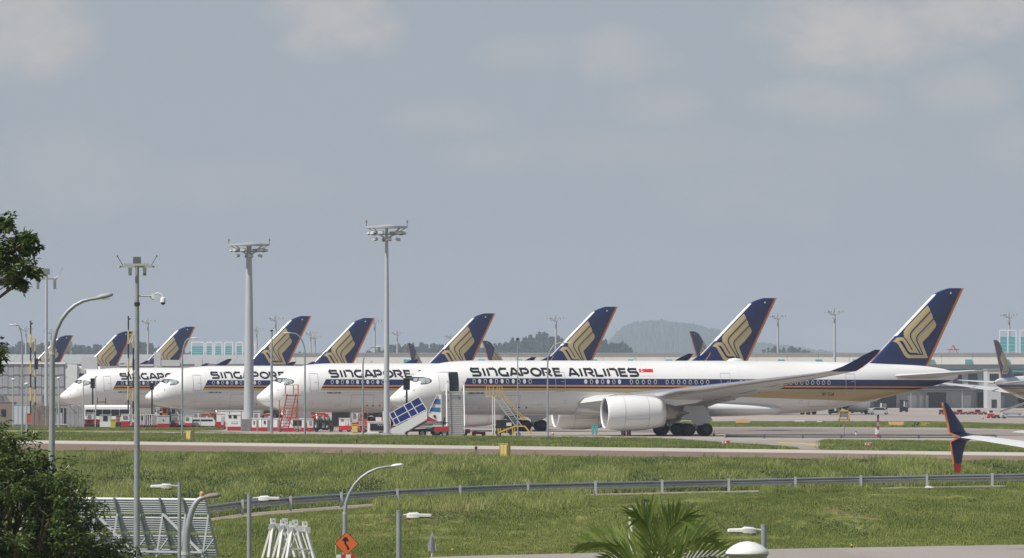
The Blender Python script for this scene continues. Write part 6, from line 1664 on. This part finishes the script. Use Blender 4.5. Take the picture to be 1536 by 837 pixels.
def curve_lamp(label, px, ytop, hx, d, r, ycur, headm='galvanised_light', hl=.75, thick=1.0, px_base=None, tilt=.1):
    z0 = zt(X_(px, d), d); t_ = thing('curved_street_lamp', label, 'street lamp', (X_(px, d), d, z0), 0, 'curved street lamps'); s__ = d / F; h = Z_(ytop, d) - z0; zc = Z_(ycur, d) - z0; L_ = (hx - px) * s__
    xb = 0 if px_base is None else (px_base - px) * s__
    pts = [(xb, 0, 0), (xb * .5, 0, zc * .6), (0, 0, zc)]
    for a in (12, 25, 38, 50, 62, 74, 84): pts.append((L_ * .78 * (1 - math.cos(R(a))), 0, zc + (h - zc) * math.sin(R(a)) * .985))
    pts.append((L_ * .86, 0, h))
    MB().path(pts, [r * 1.6, r * 1.3, r * 1.1] + [r * .95, r * .9, r * .85, r * .8, r * .75, r * .7, r * .65, r * .6], 12).build('pole', 'galvanised', t_, True)
    sg = 1 if L_ > 0 else -1; rr_ = []
    for t, w_, up, dn in ((0, .05, .05, .05), (.1, .11, .08, .06), (.35, .15, .12, .07), (.75, .16, .12, .05), (.93, .11, .09, .03), (1.0, .03, .04, .0)):
        x = L_ * .8 + sg * hl * t; z = h + tilt * hl * t * thick
        rr_.append([(x, w_ * math.cos(6.283 * k / 10), z + (up if math.sin(6.283 * k / 10) > 0 else dn) * math.sin(6.283 * k / 10) * thick) for k in range(10)])
    hd = MB().loft(rr_).build('lamp_head', headm, t_, 'all'); x0_, x1_ = sorted((L_ * .8 + sg * hl * .3, L_ * .8 + sg * hl * .85))
    MB().box(x0_, x1_, -.09, .09, h - .045, h - .02).build('lens', 'lamp_glass', hd)
    MB().lathe([(zc - .05, r * 1.25), (zc + .06, r * 1.25)], (0, 0, 0), 'z', 12).build('collar', 'galvanised_light', t_)
    return t_
curve_lamp('tall curved street lamp rising from the left tree, arm pointing right', 78.5, 447, 160, 222, .085, 530, 'panel_grey', .58, 1.0, 77, .16)
curve_lamp('curved street lamp above the orange diamond sign', 517.5, 699, 604, 268, .075, 770, 'lamp_glass', .5, .7, None, .12)
cl_ = curve_lamp('brownish curved street lamp leaning right at the blast fence end', 279, 746, 311, 200, .115, 830, 'brown_panel', .55, .9, 276, .1)
s__ = 200 / F; z0 = cl_.location.z; MB().lathe([(0, .06), (.14, .07), (.2, .03)], (24 * s__, 0, Z_(746.5, 200) - z0), 'z', 10, True).build('photocell', 'terracotta_block', cl_)

# ---- camera and floodlight pole
D = 236.0; z0 = zt(X_(205.5, D), D); s__ = D / F
cp = thing('camera_pole', 'tall grey pole with floodlights and a white dome camera', 'pole', (X_(205.5, D), D, z0)); h = Z_(398, D) - z0
MB().path([(0, 0, 0), (0, 0, h * .45), (0, 0, h)], [.12, .105, .07], 14).build('pole', 'galvanised', cp, True)
for yy in (456, 670): zz_ = Z_(yy, D) - z0; MB().lathe([(zz_ - .06, .105), (zz_ + .06, .105)], (0, 0, 0), 'z', 12).build('collar', 'dark_metal', cp)
MB().box(-.62, .62, -.05, .05, h - .08, h).build('crossbar', 'galvanised_light', cp); MB().box(-.45, .45, -.3, -.22, h - .02, h + .06).build('crossbar', 'galvanised_light', cp)
MB().hexa([(-.14, -.1, h + .05), (.14, -.1, h + .05), (.14, .1, h + .05), (-.14, .1, h + .05)], [(-.13, -.16, h + .3), (.13, -.16, h + .3), (.13, .02, h + .3), (-.13, .02, h + .3)]).build('floodlight', 'cage_grey', cp)
for sx in (-.25, .27):
    MB().hexa([(sx - .05, -.1, h - .36), (sx + .05, -.1, h - .36), (sx + .05, .12, h - .36), (sx - .05, .12, h - .36)], [(sx - .06, -.1, h - .08), (sx + .06, -.1, h - .08), (sx + .06, .1, h - .08), (sx - .06, .1, h - .08)]).build('floodlight', 'cage_grey', cp)
for sg in (-1, 1):
    MB().path([(sg * .5, 0, h), (sg * .58, 0, h + .12), (sg * .7, 0, h + .33)], .012, 5).build('rod', 'dark_metal', cp); MB().box(sg * .7 - .02, sg * .7 + .02, -.02, .02, h + .3, h + .36).build('sensor', 'dark_metal', cp)
    MB().hexa([(sg * .55, -.05, h - .06), (sg * .72, -.05, h - .14), (sg * .72, .05, h - .14), (sg * .55, .05, h - .06)], [(sg * .55, -.05, h - .02), (sg * .72, -.05, h - .10), (sg * .72, .05, h - .10), (sg * .55, .05, h - .02)]).build('lamp', 'grime_white', cp)
zc = Z_(444, D) - z0
MB().tube((0, 0, zc), (22 * s__, 0, zc), .028, n=8).build('camera_arm', 'galvanised_light', cp); MB().box(22 * s__, 26.5 * s__, -.06, .06, zc - .1, zc + .1).build('camera_box', 'white_paint', cp)
MB().path([(26 * s__, 0, zc + .06), (31 * s__, 0, zc + .1), (36 * s__, 0, zc + .06), (39 * s__, 0, zc - .04)], .03, 8).build('camera_neck', 'white_paint', cp, True)
MB().path([(20 * s__, 0, zc - .02), (23 * s__, -.02, zc - .14), (26 * s__, 0, zc - .1)], .012, 6).build('cable', 'black_paint', cp)
dm = MB().lathe([(-.03, .06), (-.06, .09), (-.2, .1), (-.21, .085)], (39 * s__, 0, zc - .02), 'z', 16, True).build('camera_housing', 'white_paint', cp, 40)
MB().lathe([(-.21, .085), (-.26, .07), (-.295, .03), (-.3, .005)], (39 * s__, 0, zc - .02), 'z', 16).build('camera_dome', 'glass_dark', dm, True)

# ---- slatted blast fence
D = 262.0; top = P(310, 748, D); zg = zt(top.x, D)
u = Vector((.87, -.49, 0)); n_ = Vector((-.49, -.87, 0)); hgt = top.z - zg; LEAN = .34
bf = thing('blast_fence', 'slatted steel jet blast fence with triangular frames at bottom left', 'blast fence', (top.x, top.y, zg)); LEN = 9.2
NSL = 26
for k in range(NSL):
    f_ = (k + .5) / NSL
    if k in (7, 8 + 7, 21) : continue
    z = hgt * (1 - f_); off = -n_ * (LEAN * hgt * f_ * (1 + .25 * f_))
    a = off - u * LEN; b = off
    MB().hexa([(a.x, a.y, z - .03), (b.x, b.y, z - .03), (b.x - n_.x * .05, b.y - n_.y * .05, z + .035), (a.x - n_.x * .05, a.y - n_.y * .05, z + .035)],
              [(a.x, a.y, z), (b.x, b.y, z), (b.x - n_.x * .05, b.y - n_.y * .05, z + .055), (a.x - n_.x * .05, a.y - n_.y * .05, z + .055)]).build('slat', 'galvanised_light', bf)
for k in range(9):
    o_ = -u * (1.07 * k + .02)
    pts = []
    for f_ in (0, .25, .5, .75, 1): p = o_ - n_ * (LEAN * hgt * f_ * (1 + .25 * f_) - .06); pts.append((p.x, p.y, hgt * (1 - f_) + .02))
    q = MB()
    for a, b in zip(pts[:-1], pts[1:]): q.beam(a, b, .06, .09)
    q.build('frame_rail', 'galvanised', bf)
    a = o_ - n_ * (LEAN * hgt * .22); b = o_ + n_ * .30
    MB().beam((a.x, a.y, hgt * .76), (b.x, b.y, 0), .07).build('strut', 'galvanised_light', bf)
    c_ = o_ - n_ * (LEAN * hgt * .85)
    MB().beam((b.x, b.y, .12), (c_.x, c_.y, hgt * .35), .05).build('brace', 'galvanised', bf)
a = n_ * .30; b = n_ * .30 - u * LEN; MB().beam((a.x, a.y, .25), (b.x, b.y, .25), .08).build('base_rail', 'galvanised_light', bf)
for k in (0, 3, 6):
    a = -u * (1.07 * k) + n_ * .25; b = -u * (1.07 * (k + 2)) - n_ * (LEAN * hgt * .2); MB().beam((a.x, a.y, .15), (b.x, b.y, hgt * .74), .08).build('diagonal', 'galvanised_light', bf)

# ---- stacked white trestles
for k, (px, yt_, d, rz) in enumerate(((419, 785, 262, .3), (434, 787, 260.8, .26), (448, 789.5, 259.6, .22))):
    z0 = zt(X_(px, d), d); h = Z_(yt_, d) - z0
    t_ = thing('trestle', ('white steel trestle, left one of three stacked together', 'white steel trestle, middle one of three stacked together', 'white steel trestle, right one of three stacked together')[k], 'trestle', (X_(px, d), d, z0), rz, 'stacked white trestles')
    MB().hexa([(-.42, -.1, h - .2), (.42, -.1, h - .2), (.42, .1, h - .2), (-.42, .1, h - .2)], [(-.34, -.08, h), (.34, -.08, h), (.34, .08, h), (-.34, .08, h)]).build('top_beam', 'grime_white', t_)
    for sx in (-1, 1):
        MB().box(sx * .34 - .11, sx * .34 + .11, -.13, -.09, h - .26, h - .02).build('gusset', 'grime_white', t_)
        pl = MB().box(sx * .25 - .1, sx * .25 + .1, -.05, .05, h, h + .2).build('head_plate', 'white_paint', t_); MB().box(sx * .25 - .02, sx * .25 + .02, -.056, -.05, h + .08, h + .12).build('bolt_hole', 'dark_metal', pl)
        for sy in (-1, 1):
            MB().beam((sx * .30, sy * .08, h - .2), (sx * .56, sy * .42, 0), .10).build('leg', 'grime_white', t_)
        MB().beam((sx * .12, -.06, h - .2), (sx * .38, -.3, .25), .05).build('inner_leg', 'grime_white', t_)
    MB().beam((-.47, -.3, .42), (.47, -.3, .42), .05).build('tie_bar', 'grime_white', t_)

# ---- orange diamond road sign
D = 262.0; z0 = zt(X_(520, D), D); s__ = D / F
sg_ = thing('road_sign', 'orange diamond road sign with a black winding arrow', 'road sign', (X_(520, D), D, z0)); zc = Z_(815.5, D) - z0; r_ = 18.2 * s__
def dia(r, y0, y1): return MB().hexa([(-r, y0, zc), (0, y0, zc - r), (r, y0, zc), (0, y0, zc + r)], [(-r, y1, zc), (0, y1, zc - r), (r, y1, zc), (0, y1, zc + r)])
dia(r_, -.02, 0).build('border', 'black_paint', sg_); dia(r_ * .94, -.03, -.02).build('panel', 'sign_orange', sg_)
def sp_(zx, zy): return ((340 + zx / 4.518 - 520) * s__, zc + (815.5 - 690 - zy / 4.518) * s__)
arrow = [(818, 608), (832, 606), (829, 588), (812, 568), (809, 552), (812, 548), (824, 550), (827, 543), (818, 526), (806, 519), (790, 533), (783, 546), (797, 545), (796, 556), (802, 572), (815, 592)]
MB().prism_y([sp_(*p) for p in arrow], -.036, -.03).build('arrow', 'black_paint', sg_)
MB().tube((0, .05, 0), (0, .05, zc + r_ * .5), .035, n=10).build('post', 'galvanised', sg_)
bz = thing('traffic_barrier', 'red and white barrier board at the foot of the orange sign', 'barrier', (X_(519, D - 2), D - 2, zt(X_(519, D - 2), D - 2))); h = Z_(833.5, D - 2) - bz.location.z
h = max(h, .2)
for k in range(4): MB().box(-.38 + .19 * k, -.38 + .19 * (k + 1), -.02, .02, h - .22, h).build('stripe', ('white_paint', 'bright_red')[k % 2], bz)
for sx in (-.3, .3): MB().box(sx - .03, sx + .03, -.12, .12, -.02, h - .22).build('foot', 'dark_metal', bz)
t_ = thing('slim_stake', 'thin pale stake left of the orange diamond sign', 'stake', (X_(504, 266), 266, zt(X_(504, 266), 266))); MB().tube((0, 0, 0), (0, 0, Z_(811, 266) - t_.location.z), .022, n=8).build('stake', 'pale_yellow', t_); MB().tube((0, 0, Z_(813, 266) - t_.location.z), (0, 0, Z_(811, 266) - t_.location.z + .02), .03, n=8).build('cap', 'sign_orange', t_)
D = 264.0; z0 = zt(X_(648, D), D); s__ = D / F
t_ = thing('road_sign', 'grey back of a narrow pointed sign on a post', 'road sign', (X_(648, D), D, z0)); 
def kp(px, py): return ((px - 648) * s__, HC + (YH - py) * s__ - z0)
MB().prism_y([kp(*p) for p in ((648, 795), (650.5, 804), (654.5, 819), (654, 826), (642, 826), (641.5, 819), (645.5, 804))], 0, .025).build('panel', 'panel_grey', t_)
MB().prism_y([kp(*p) for p in ((647.2, 804), (648.8, 804), (649.6, 826), (646.4, 826))], -.05, 0).build('bracket', 'cage_grey', t_)
MB().tube((0, .06, 0), (0, .06, kp(648, 812)[1]), .03, n=8).build('post', 'grime_white', t_)
for px, yb_, lb in ((679, 829, 'tiny yellow marker stud at the road edge in mid picture'), (1277.5, 822, 'tiny yellow marker stud at the road edge at right')):
    p = G(px, yb_, -1.5); t_ = thing('marker_stud', lb, 'marker stud', p, 0, 'yellow marker studs'); MB().tube((0, 0, 0), (0, 0, .10), .035, n=8).build('stem', 'black_paint', t_); MB().lathe([(.10, .05), (.15, .05), (.17, .02)], (0, 0, 0), 'z', 8, True).build('cap', 'yellow_paint', t_)

# ---- pipe with flange and white dome lantern among the palm
D = 186.0; z0 = zt(X_(968.5, D), D)
t_ = thing('vent_pipe', 'grey flanged vent pipe standing behind the palm', 'pipe', (X_(968.5, D), D, z0)); h = Z_(750, D) - z0; h2 = Z_(774, D) - z0
MB().tube((0, 0, 0), (0, 0, h), .075, n=14).build('pipe', 'galvanised', t_, True)
for z in (h, h2): MB().tube((0, 0, z - .03), (0, 0, z + .02), .10, n=14).build('flange', 'dark_metal', t_)
t_ = thing('white_stake', 'short white post left of the vent pipe behind the palm', 'post', (X_(945.5, D), D, z0)); MB().box(-.05, .05, -.04, .04, 0, Z_(764, D) - z0).build('post', 'white_paint', t_); MB().box(-.06, .06, -.05, .05, Z_(764, D) - z0, Z_(764, D) - z0 + .03).build('cap', 'grime_white', t_)
D = 158.0; z0 = zt(X_(1121, D), D); s__ = D / F
t_ = thing('dome_lantern', 'large white dome lantern cut by the bottom edge right of the palm', 'lantern', (X_(1121, D), D, z0)); zt_ = Z_(811.5, D) - z0; rr0 = 33 * s__
MB().lathe([(zt_ - .30, rr0), (zt_ - .27, rr0 * 1.0), (zt_ - .2, rr0 * .90), (zt_ - .1, rr0 * .66), (zt_ - .03, rr0 * .36), (zt_, .01)], (0, 0, 0), 'z', 32).build('dome', 'lamp_glass', t_, 'all')
MB().lathe([(zt_ - .30, rr0 * .98), (zt_ - .36, rr0 * .9), (zt_ - .5, rr0 * .3), (zt_ - .7, .12)], (0, 0, 0), 'z', 32).build('underside', 'panel_grey', t_, 'all')
MB().tube((0, 0, 0), (0, 0, zt_ - .6), .09, n=12).build('pole', 'galvanised', t_, True)

# ---- trees
def leaf_mat(name, c1, c2, c3):
    m = bpy.data.materials.new(name); m.use_nodes = True; MATS[name] = m
    nt = NT(m); geo = nt.n.new('ShaderNodeNewGeometry')
    rn = geo.outputs['Random Per Island']
    c = nt.mix(nt.ramp(rn, 0.0, 0.75), c1, c2); c = nt.mix(nt.ramp(rn, 0.86, 1.0), c, c3)
    b = nt.n['Principled BSDF']; nt.l.new(c, b.inputs['Base Color']); b.inputs['Roughness'].default_value = 0.38; b.inputs['Specular IOR Level'].default_value = 0.45
    tr = nt.n.new('ShaderNodeBsdfTranslucent'); nt.l.new(c, tr.inputs['Color']); ms = nt.n.new('ShaderNodeMixShader'); ms.inputs[0].default_value = 0.35
    nt.l.new(b.outputs[0], ms.inputs[1]); nt.l.new(tr.outputs[0], ms.inputs[2]); nt.l.new(ms.outputs[0], nt.n['Material Output'].inputs['Surface'])
leaf_mat('tree_leaf', (0.05, 0.085, 0.022), (0.12, 0.175, 0.042), (0.20, 0.26, 0.07))
leaf_mat('palm_leaf', (0.12, 0.19, 0.028), (0.22, 0.29, 0.06), (0.30, 0.35, 0.10))
mat('bark', (0.13, 0.105, 0.08), 0.9, var=0.3, vscale=6, bump=.3)
def leafy(v, f, c_, rad, n, rnd, L0, W0, sq=(1, 1, .75)):
    for k in range(n):
        q = Vector((rnd.gauss(0, 1), rnd.gauss(0, 1), rnd.gauss(0, 1))).normalized() * rad * rnd.random() ** .45
        p = Vector(c_) + Vector((q.x * sq[0], q.y * sq[1], q.z * sq[2]))
        ax = Vector((rnd.gauss(0, 1) + q.x / rad, rnd.gauss(0, 1) + q.y / rad, rnd.gauss(-.15, .55) + .4 * q.z / rad)).normalized()
        sd = ax.cross(Vector((rnd.gauss(0, .5), rnd.gauss(0, .5), 1))).normalized(); up = sd.cross(ax)
        L_ = L0 * rnd.uniform(.6, 1.25); W_ = W0 * rnd.uniform(.7, 1.2); i = len(v)
        v.extend([tuple(p), tuple(p + ax * L_ * .5 + sd * W_ + up * W_ * .35), tuple(p + ax * L_ - up * L_ * .12), tuple(p + ax * L_ * .5 - sd * W_ + up * W_ * .35)])
        f.append((i, i + 1, i + 2)); f.append((i, i + 2, i + 3))
def tree(label, base, clumps, seed, L0, W0, nleaf, trunk_r, fork_z, lf=1.0):
    rnd = random.Random(seed); t_ = thing('broadleaf_tree', label, 'tree', base); B = Vector(base)
    fork = Vector((rnd.uniform(-.2, .2), 0, fork_z)); tk = MB().path([(0, 0, -.1), (.1, .05, fork_z * .5), tuple(fork)], [trunk_r * 1.25, trunk_r, trunk_r * .75], 12)
    tk.build('trunk', 'bark', t_, True)
    lb = MB(); v, f = [], []
    for c_, rad, dens in clumps:
        c_ = Vector(c_) - B
        md_ = fork.lerp(c_, .5) + Vector((rnd.uniform(-.4, .4), rnd.uniform(-.4, .4), rnd.uniform(-.1, .5)))
        lb.path([fork, fork.lerp(md_, .5) + Vector((0, 0, .1)), md_, c_], [trunk_r * .4 * lf, trunk_r * .28 * lf, trunk_r * .17 * lf, .015], 6)
        for j in range(3):
            e_ = c_ + Vector((rnd.uniform(-1, 1), rnd.uniform(-1, 1), rnd.uniform(-.5, .7))) * rad * .85; lb.path([md_.lerp(c_, .6), c_.lerp(e_, .5), e_], [.03, .02, .008], 5)
        ns = int(10 * dens)
        for j in range(ns):
            sub = c_ + Vector((rnd.gauss(0, .55), rnd.gauss(0, .55), rnd.gauss(0, .42))) * rad
            leafy(v, f, sub, rad * rnd.uniform(.22, .42), int(nleaf / 10), rnd, L0, W0)
    stuff(lb.build('limbs', 'bark', t_, True))
    cr_ = raw('crown', v, f, 'tree_leaf', t_); stuff(cr_); return t_
# lower dense tree: outline from the photograph, depth by a rounded crown
D = 165.0; s__ = D / F; rnd = random.Random(5)
base = Vector((X_(-40, D), D + 1.0, -6.0)); cl_l = []
OUT = pchip([-260, -150, -60, 0, 20, 45, 75, 105, 130, 150, 170, 190], [640, 610, 600, 618, 622, 655, 672, 690, 700, 745, 775, 815])
for k in range(150):
    px = rnd.uniform(-260, 162); yo = OUT(px + 12) + 34; py = yo + (905 - yo) * rnd.random() ** 1.15
    if px > 70 + (py - 690) * .62: continue
    dep = D + rnd.uniform(-1, 1) * 2.6 * min(1, (190 - px) / 120 + .25)
    cl_l.append((P(px, py, dep), rnd.uniform(.38, .72), rnd.uniform(.8, 1.25)))
tree('dense dark green tree filling the bottom left corner', base, cl_l, 8, .17, .036, 330, .26, 3.6)
# taller tree whose branch enters at the left edge
D = 158.0; base = Vector((X_(-170, D), D, -6.0)); cl_u = []
for px, py, rad in ((12, 335, .26), (-8, 345, .4), (30, 362, .25), (46, 358, .16), (10, 378, .33), (40, 378, .2), (20, 395, .3), (45, 405, .24), (15, 415, .3), (32, 424, .17), (-15, 400, .5), (-40, 370, .7), (-70, 420, .8), (-10, 528, .26), (-6, 548, .22), (-30, 520, .5),
                    (-60, 330, .7), (-110, 380, .9), (-120, 300, .9), (-160, 350, 1.0), (-200, 420, 1.0), (-80, 480, .8), (-150, 480, .9), (-230, 330, 1.0), (-180, 270, .9), (-250, 480, .9), (-270, 400, .9)):
    cl_u.append((P(px, py, D + rnd.uniform(-.8, .8)), rad, 1.25 if px > -50 else 1.0))
tree('taller tree at the left edge with one leafy branch in front of the sky', base, cl_u, 9, .16, .036, 250, .24, 11.5, .35)

# ---- palm
D = 172.0; base = P(985, 900, D); base.z = -6.0
pm = thing('palm', 'green feather palm at the bottom edge right of mid picture', 'palm', base); ht = Z_(856, D) + 6.0
MB().path([(0, 0, 0), (.05, 0, ht * .5), (0, 0, ht - .4)], [.17, .13, .11], 12).build('trunk', 'bark', pm, True)
rnd = random.Random(17); s__ = D / F
FR = [(-108, -72, .5, -.3), (-72, -40, -.5, .3), (-28, -112, -.3, .3), (40, -108, -.4, .4), (82, -78, .3, -.3), (108, -48, -.3, .2), (-100, 4, .3, .6), (112, -4, .2, .5)]
for k, (dx, dy, dyy, tw) in enumerate(FR):
    tip = Vector((dx * s__, dyy, -dy * s__ * .9 + .1)); o_ = Vector((0, 0, ht - .5)); ctl = Vector((tip.x * .28, tip.y * .3, tip.z * .95 + .25))
    pts = []
    for j in range(15):
        t = j / 14; p = o_ + ctl * (2 * t * (1 - t)) + tip * (t * t); pts.append(p)
    fr = MB().path(pts, [.022 - .0012 * j for j in range(15)], 6).build('frond', 'palm_leaf', pm, True)
    v, f = [], []
    for j in range(17):
        t = .14 + .86 * j / 16; x = t * 14; i0 = min(int(x), 13); p = pts[i0].lerp(pts[i0 + 1], x - i0); tg = (pts[min(i0 + 1, 14)] - pts[max(i0 - 1, 0)]).normalized()
        sd = tg.cross(Vector((tw, -1, .2))).normalized()
        for sg in (-1, 1):
            L_ = (.98 * math.sin(math.pi * (.18 + .72 * t)) + .12) * rnd.uniform(.85, 1.1)
            dr = (tg * (.85 + .3 * t) + sd * sg * .62 + Vector((0, rnd.uniform(-.15, .15), .12))).normalized(); w_ = dr.cross(Vector((0, 1, .3))).normalized() * .042
            mid = p + dr * L_ * .5; en = p + dr * L_ + Vector((0, 0, -.14 * L_)); i = len(v)
            v.extend([tuple(p - w_ * .4), tuple(p + w_ * .4), tuple(mid + w_), tuple(mid - w_), tuple(en)]); f.extend([(i, i + 1, i + 2, i + 3), (i + 3, i + 2, i + 4)])
    stuff(raw('leaflets', v, f, 'palm_leaf', fr))

# ---- narrow-body airliner on the taxiway at right: its wing tip enters the frame
PH = R(60); tipb = P(1445, 655, 276)     # winglet junction
ga = thing('narrow_body_airliner', 'airliner off the right edge, its white wing ending in a split navy winglet', 'airliner')
hd_ = Vector((math.cos(PH), math.sin(PH), 0)); prt = Vector((-math.sin(PH), math.cos(PH), 0))
# local: x aft, -y port (as for the wide-bodies); heading (-1,0) -> rotation PH + 180
SEMI, ATIP = 16.9, 23.2
rot = PH + math.pi
Rm = Matrix.Rotation(rot, 3, 'Z'); tl = Rm @ Vector((ATIP + .4, -16.75, 0))
ga.location = (tipb.x - tl.x, tipb.y - tl.y, -1.49); ga.rotation_euler = (0, 0, rot)
zj = tipb.z + 1.49
rings = []
for a, zc_, rz_, w in ((0, 2.9, .02, .02), (.3, 2.95, .5, .5), (1.2, 3.05, 1.1, 1.05), (2.6, 3.2, 1.6, 1.5), (4.5, 3.35, 1.95, 1.85), (7, 3.4, 2.0, 1.88), (26, 3.4, 2.0, 1.88), (31, 3.75, 1.65, 1.6), (35, 4.2, 1.05, 1.0), (38.5, 4.6, .35, .3)):
    rings.append([(a, w * math.cos(6.2832 * k / 32), zc_ + rz_ * math.sin(6.2832 * k / 32)) for k in range(32)])
MB().loft(rings).build('fuselage', 'aircraft_white', ga, 'all')
for sd in (1, -1):
    WS = [(1.2, 12.0, 7.6, 2.3, .13, .2, 0), (5.5, 15.0, 4.9, 2.3 + (zj - 2.3) * .28, .12, .15, 0), (11, 18.9, 3.1, 2.3 + (zj - 2.3) * .62, .11, .08, 0), (16.2, 22.4, 1.78, zj - .06, .10, .02, 0), (16.56, 22.62, 1.70, zj - .03, .10, 0, .1)]
    MB().loft(wing_rings(WS, sd)).build('wing', 'aircraft_white', ga, 40)
    up_ = [(16.55, 22.6, 1.72, zj - .03, .11, 0, .2), (16.95, 22.95, 1.55, zj + .16, .10, 0, .6), (17.02, 23.4, 1.15, zj + .62, .08, 0, .95), (17.1, 24.25, .55, zj + 1.30, .07, 0, 1), (17.12, 24.45, .35, zj + 1.42, .07, 0, 1)]
    wl_ = MB().loft(wing_rings(up_, sd)).build('upper_winglet', 'navy_paint', ga, 40)
    te = MB()
    for r0, r1 in zip(up_[:-1], up_[1:]): te.beam((r0[1] + r0[2], -sd * r0[0], r0[3]), (r1[1] + r1[2], -sd * r1[0], r1[3]), .07)
    te.build('winglet_edge', 'orange_paint', wl_)
    lo_ = [(16.6, 22.65, 1.68, zj - .02, .11, 0, .2), (16.93, 22.95, 1.5, zj - .2, .10, 0, .7), (16.9, 23.35, 1.0, zj - .72, .08, 0, 1), (16.86, 23.55, .75, zj - 1.12, .08, 0, 1)]; lo2 = [(16.86, 23.55, .75, zj - 1.12, .08, 0, 1), (16.82, 23.75, .52, zj - 1.5, .08, 0, 1)]
    w2 = MB().loft(wing_rings(lo_, sd)).build('lower_winglet', 'navy_paint', ga, 40); MB().loft(wing_rings(lo2, sd)).build('winglet_tip', 'bright_red', w2, 40)
    te = MB()
    for r0, r1 in zip(lo_[:-1], lo_[1:]): te.beam((r0[1] + r0[2], -sd * r0[0], r0[3]), (r1[1] + r1[2], -sd * r1[0], r1[3]), .06)
    te.build('winglet_edge', 'orange_paint', w2)
    MB().lathe([(12.2, 1.0), (12.05, 1.08), (12.3, 1.18), (13.5, 1.25), (15, 1.1), (15.9, .8)], (0, -sd * 4.9, 1.55), 'x', 28).build('engine_nacelle', 'aircraft_white', ga, 'all')
    MB().lathe([(12.6, 1.0), (12.6, .05)], (0, -sd * 4.9, 1.55), 'x', 28).build('fan', 'dark_metal', ga); MB().prism_y([(13, 2.6), (16, 2.9), (17, 2.4), (15, 2.2)], -sd * 4.9 - .15, -sd * 4.9 + .15).build('engine_pylon', 'aircraft_white', ga)
    MB().loft(wing_rings([(.5, 33.5, 3.6, 4.5, .1, 0, 0), (7, 38.0, 1.3, 5.0, .09, 0, 0)], sd)).build('tailplane', 'aircraft_grey', ga, 40)
    g_ = MB().tube((19.3, -sd * 2.86, .5), (19.3, -sd * 2.7, 2.4), .12, n=10).build('main_gear', 'aircraft_grey', ga)
    for dy in (-.3, .3): MB().lathe([(-.16, .3), (-.17, .48), (-.08, .55), (.08, .55), (.17, .48), (.16, .3)], (19.3, -sd * 2.86 + dy, .55), 'y', 18, True).build('tyre', 'rubber', g_, 50)
g_ = MB().tube((4.0, 0, .4), (4.0, 0, 1.8), .09, n=10).build('nose_gear', 'aircraft_grey', ga)
for dy in (-.2, .2): MB().lathe([(-.1, .2), (-.1, .3), (-.05, .34), (.05, .34), (.1, .3), (.1, .2)], (4.0, dy, .34), 'y', 16, True).build('tyre', 'rubber', g_, 50)
rings = []
for z, al, ch in ((5.0, 30.0, 6.6), (6.5, 32.2, 5.3), (9, 34.6, 3.9), (12.4, 37.6, 2.1)): rings.append([(al + x * ch, y * .1 * ch, z) for x, y in AF] + [(al + x * ch, -y * .1 * ch, z) for x, y in reversed(AF[1:-1])])
MB().loft(rings).build('tail_fin', 'navy_paint', ga, 40)
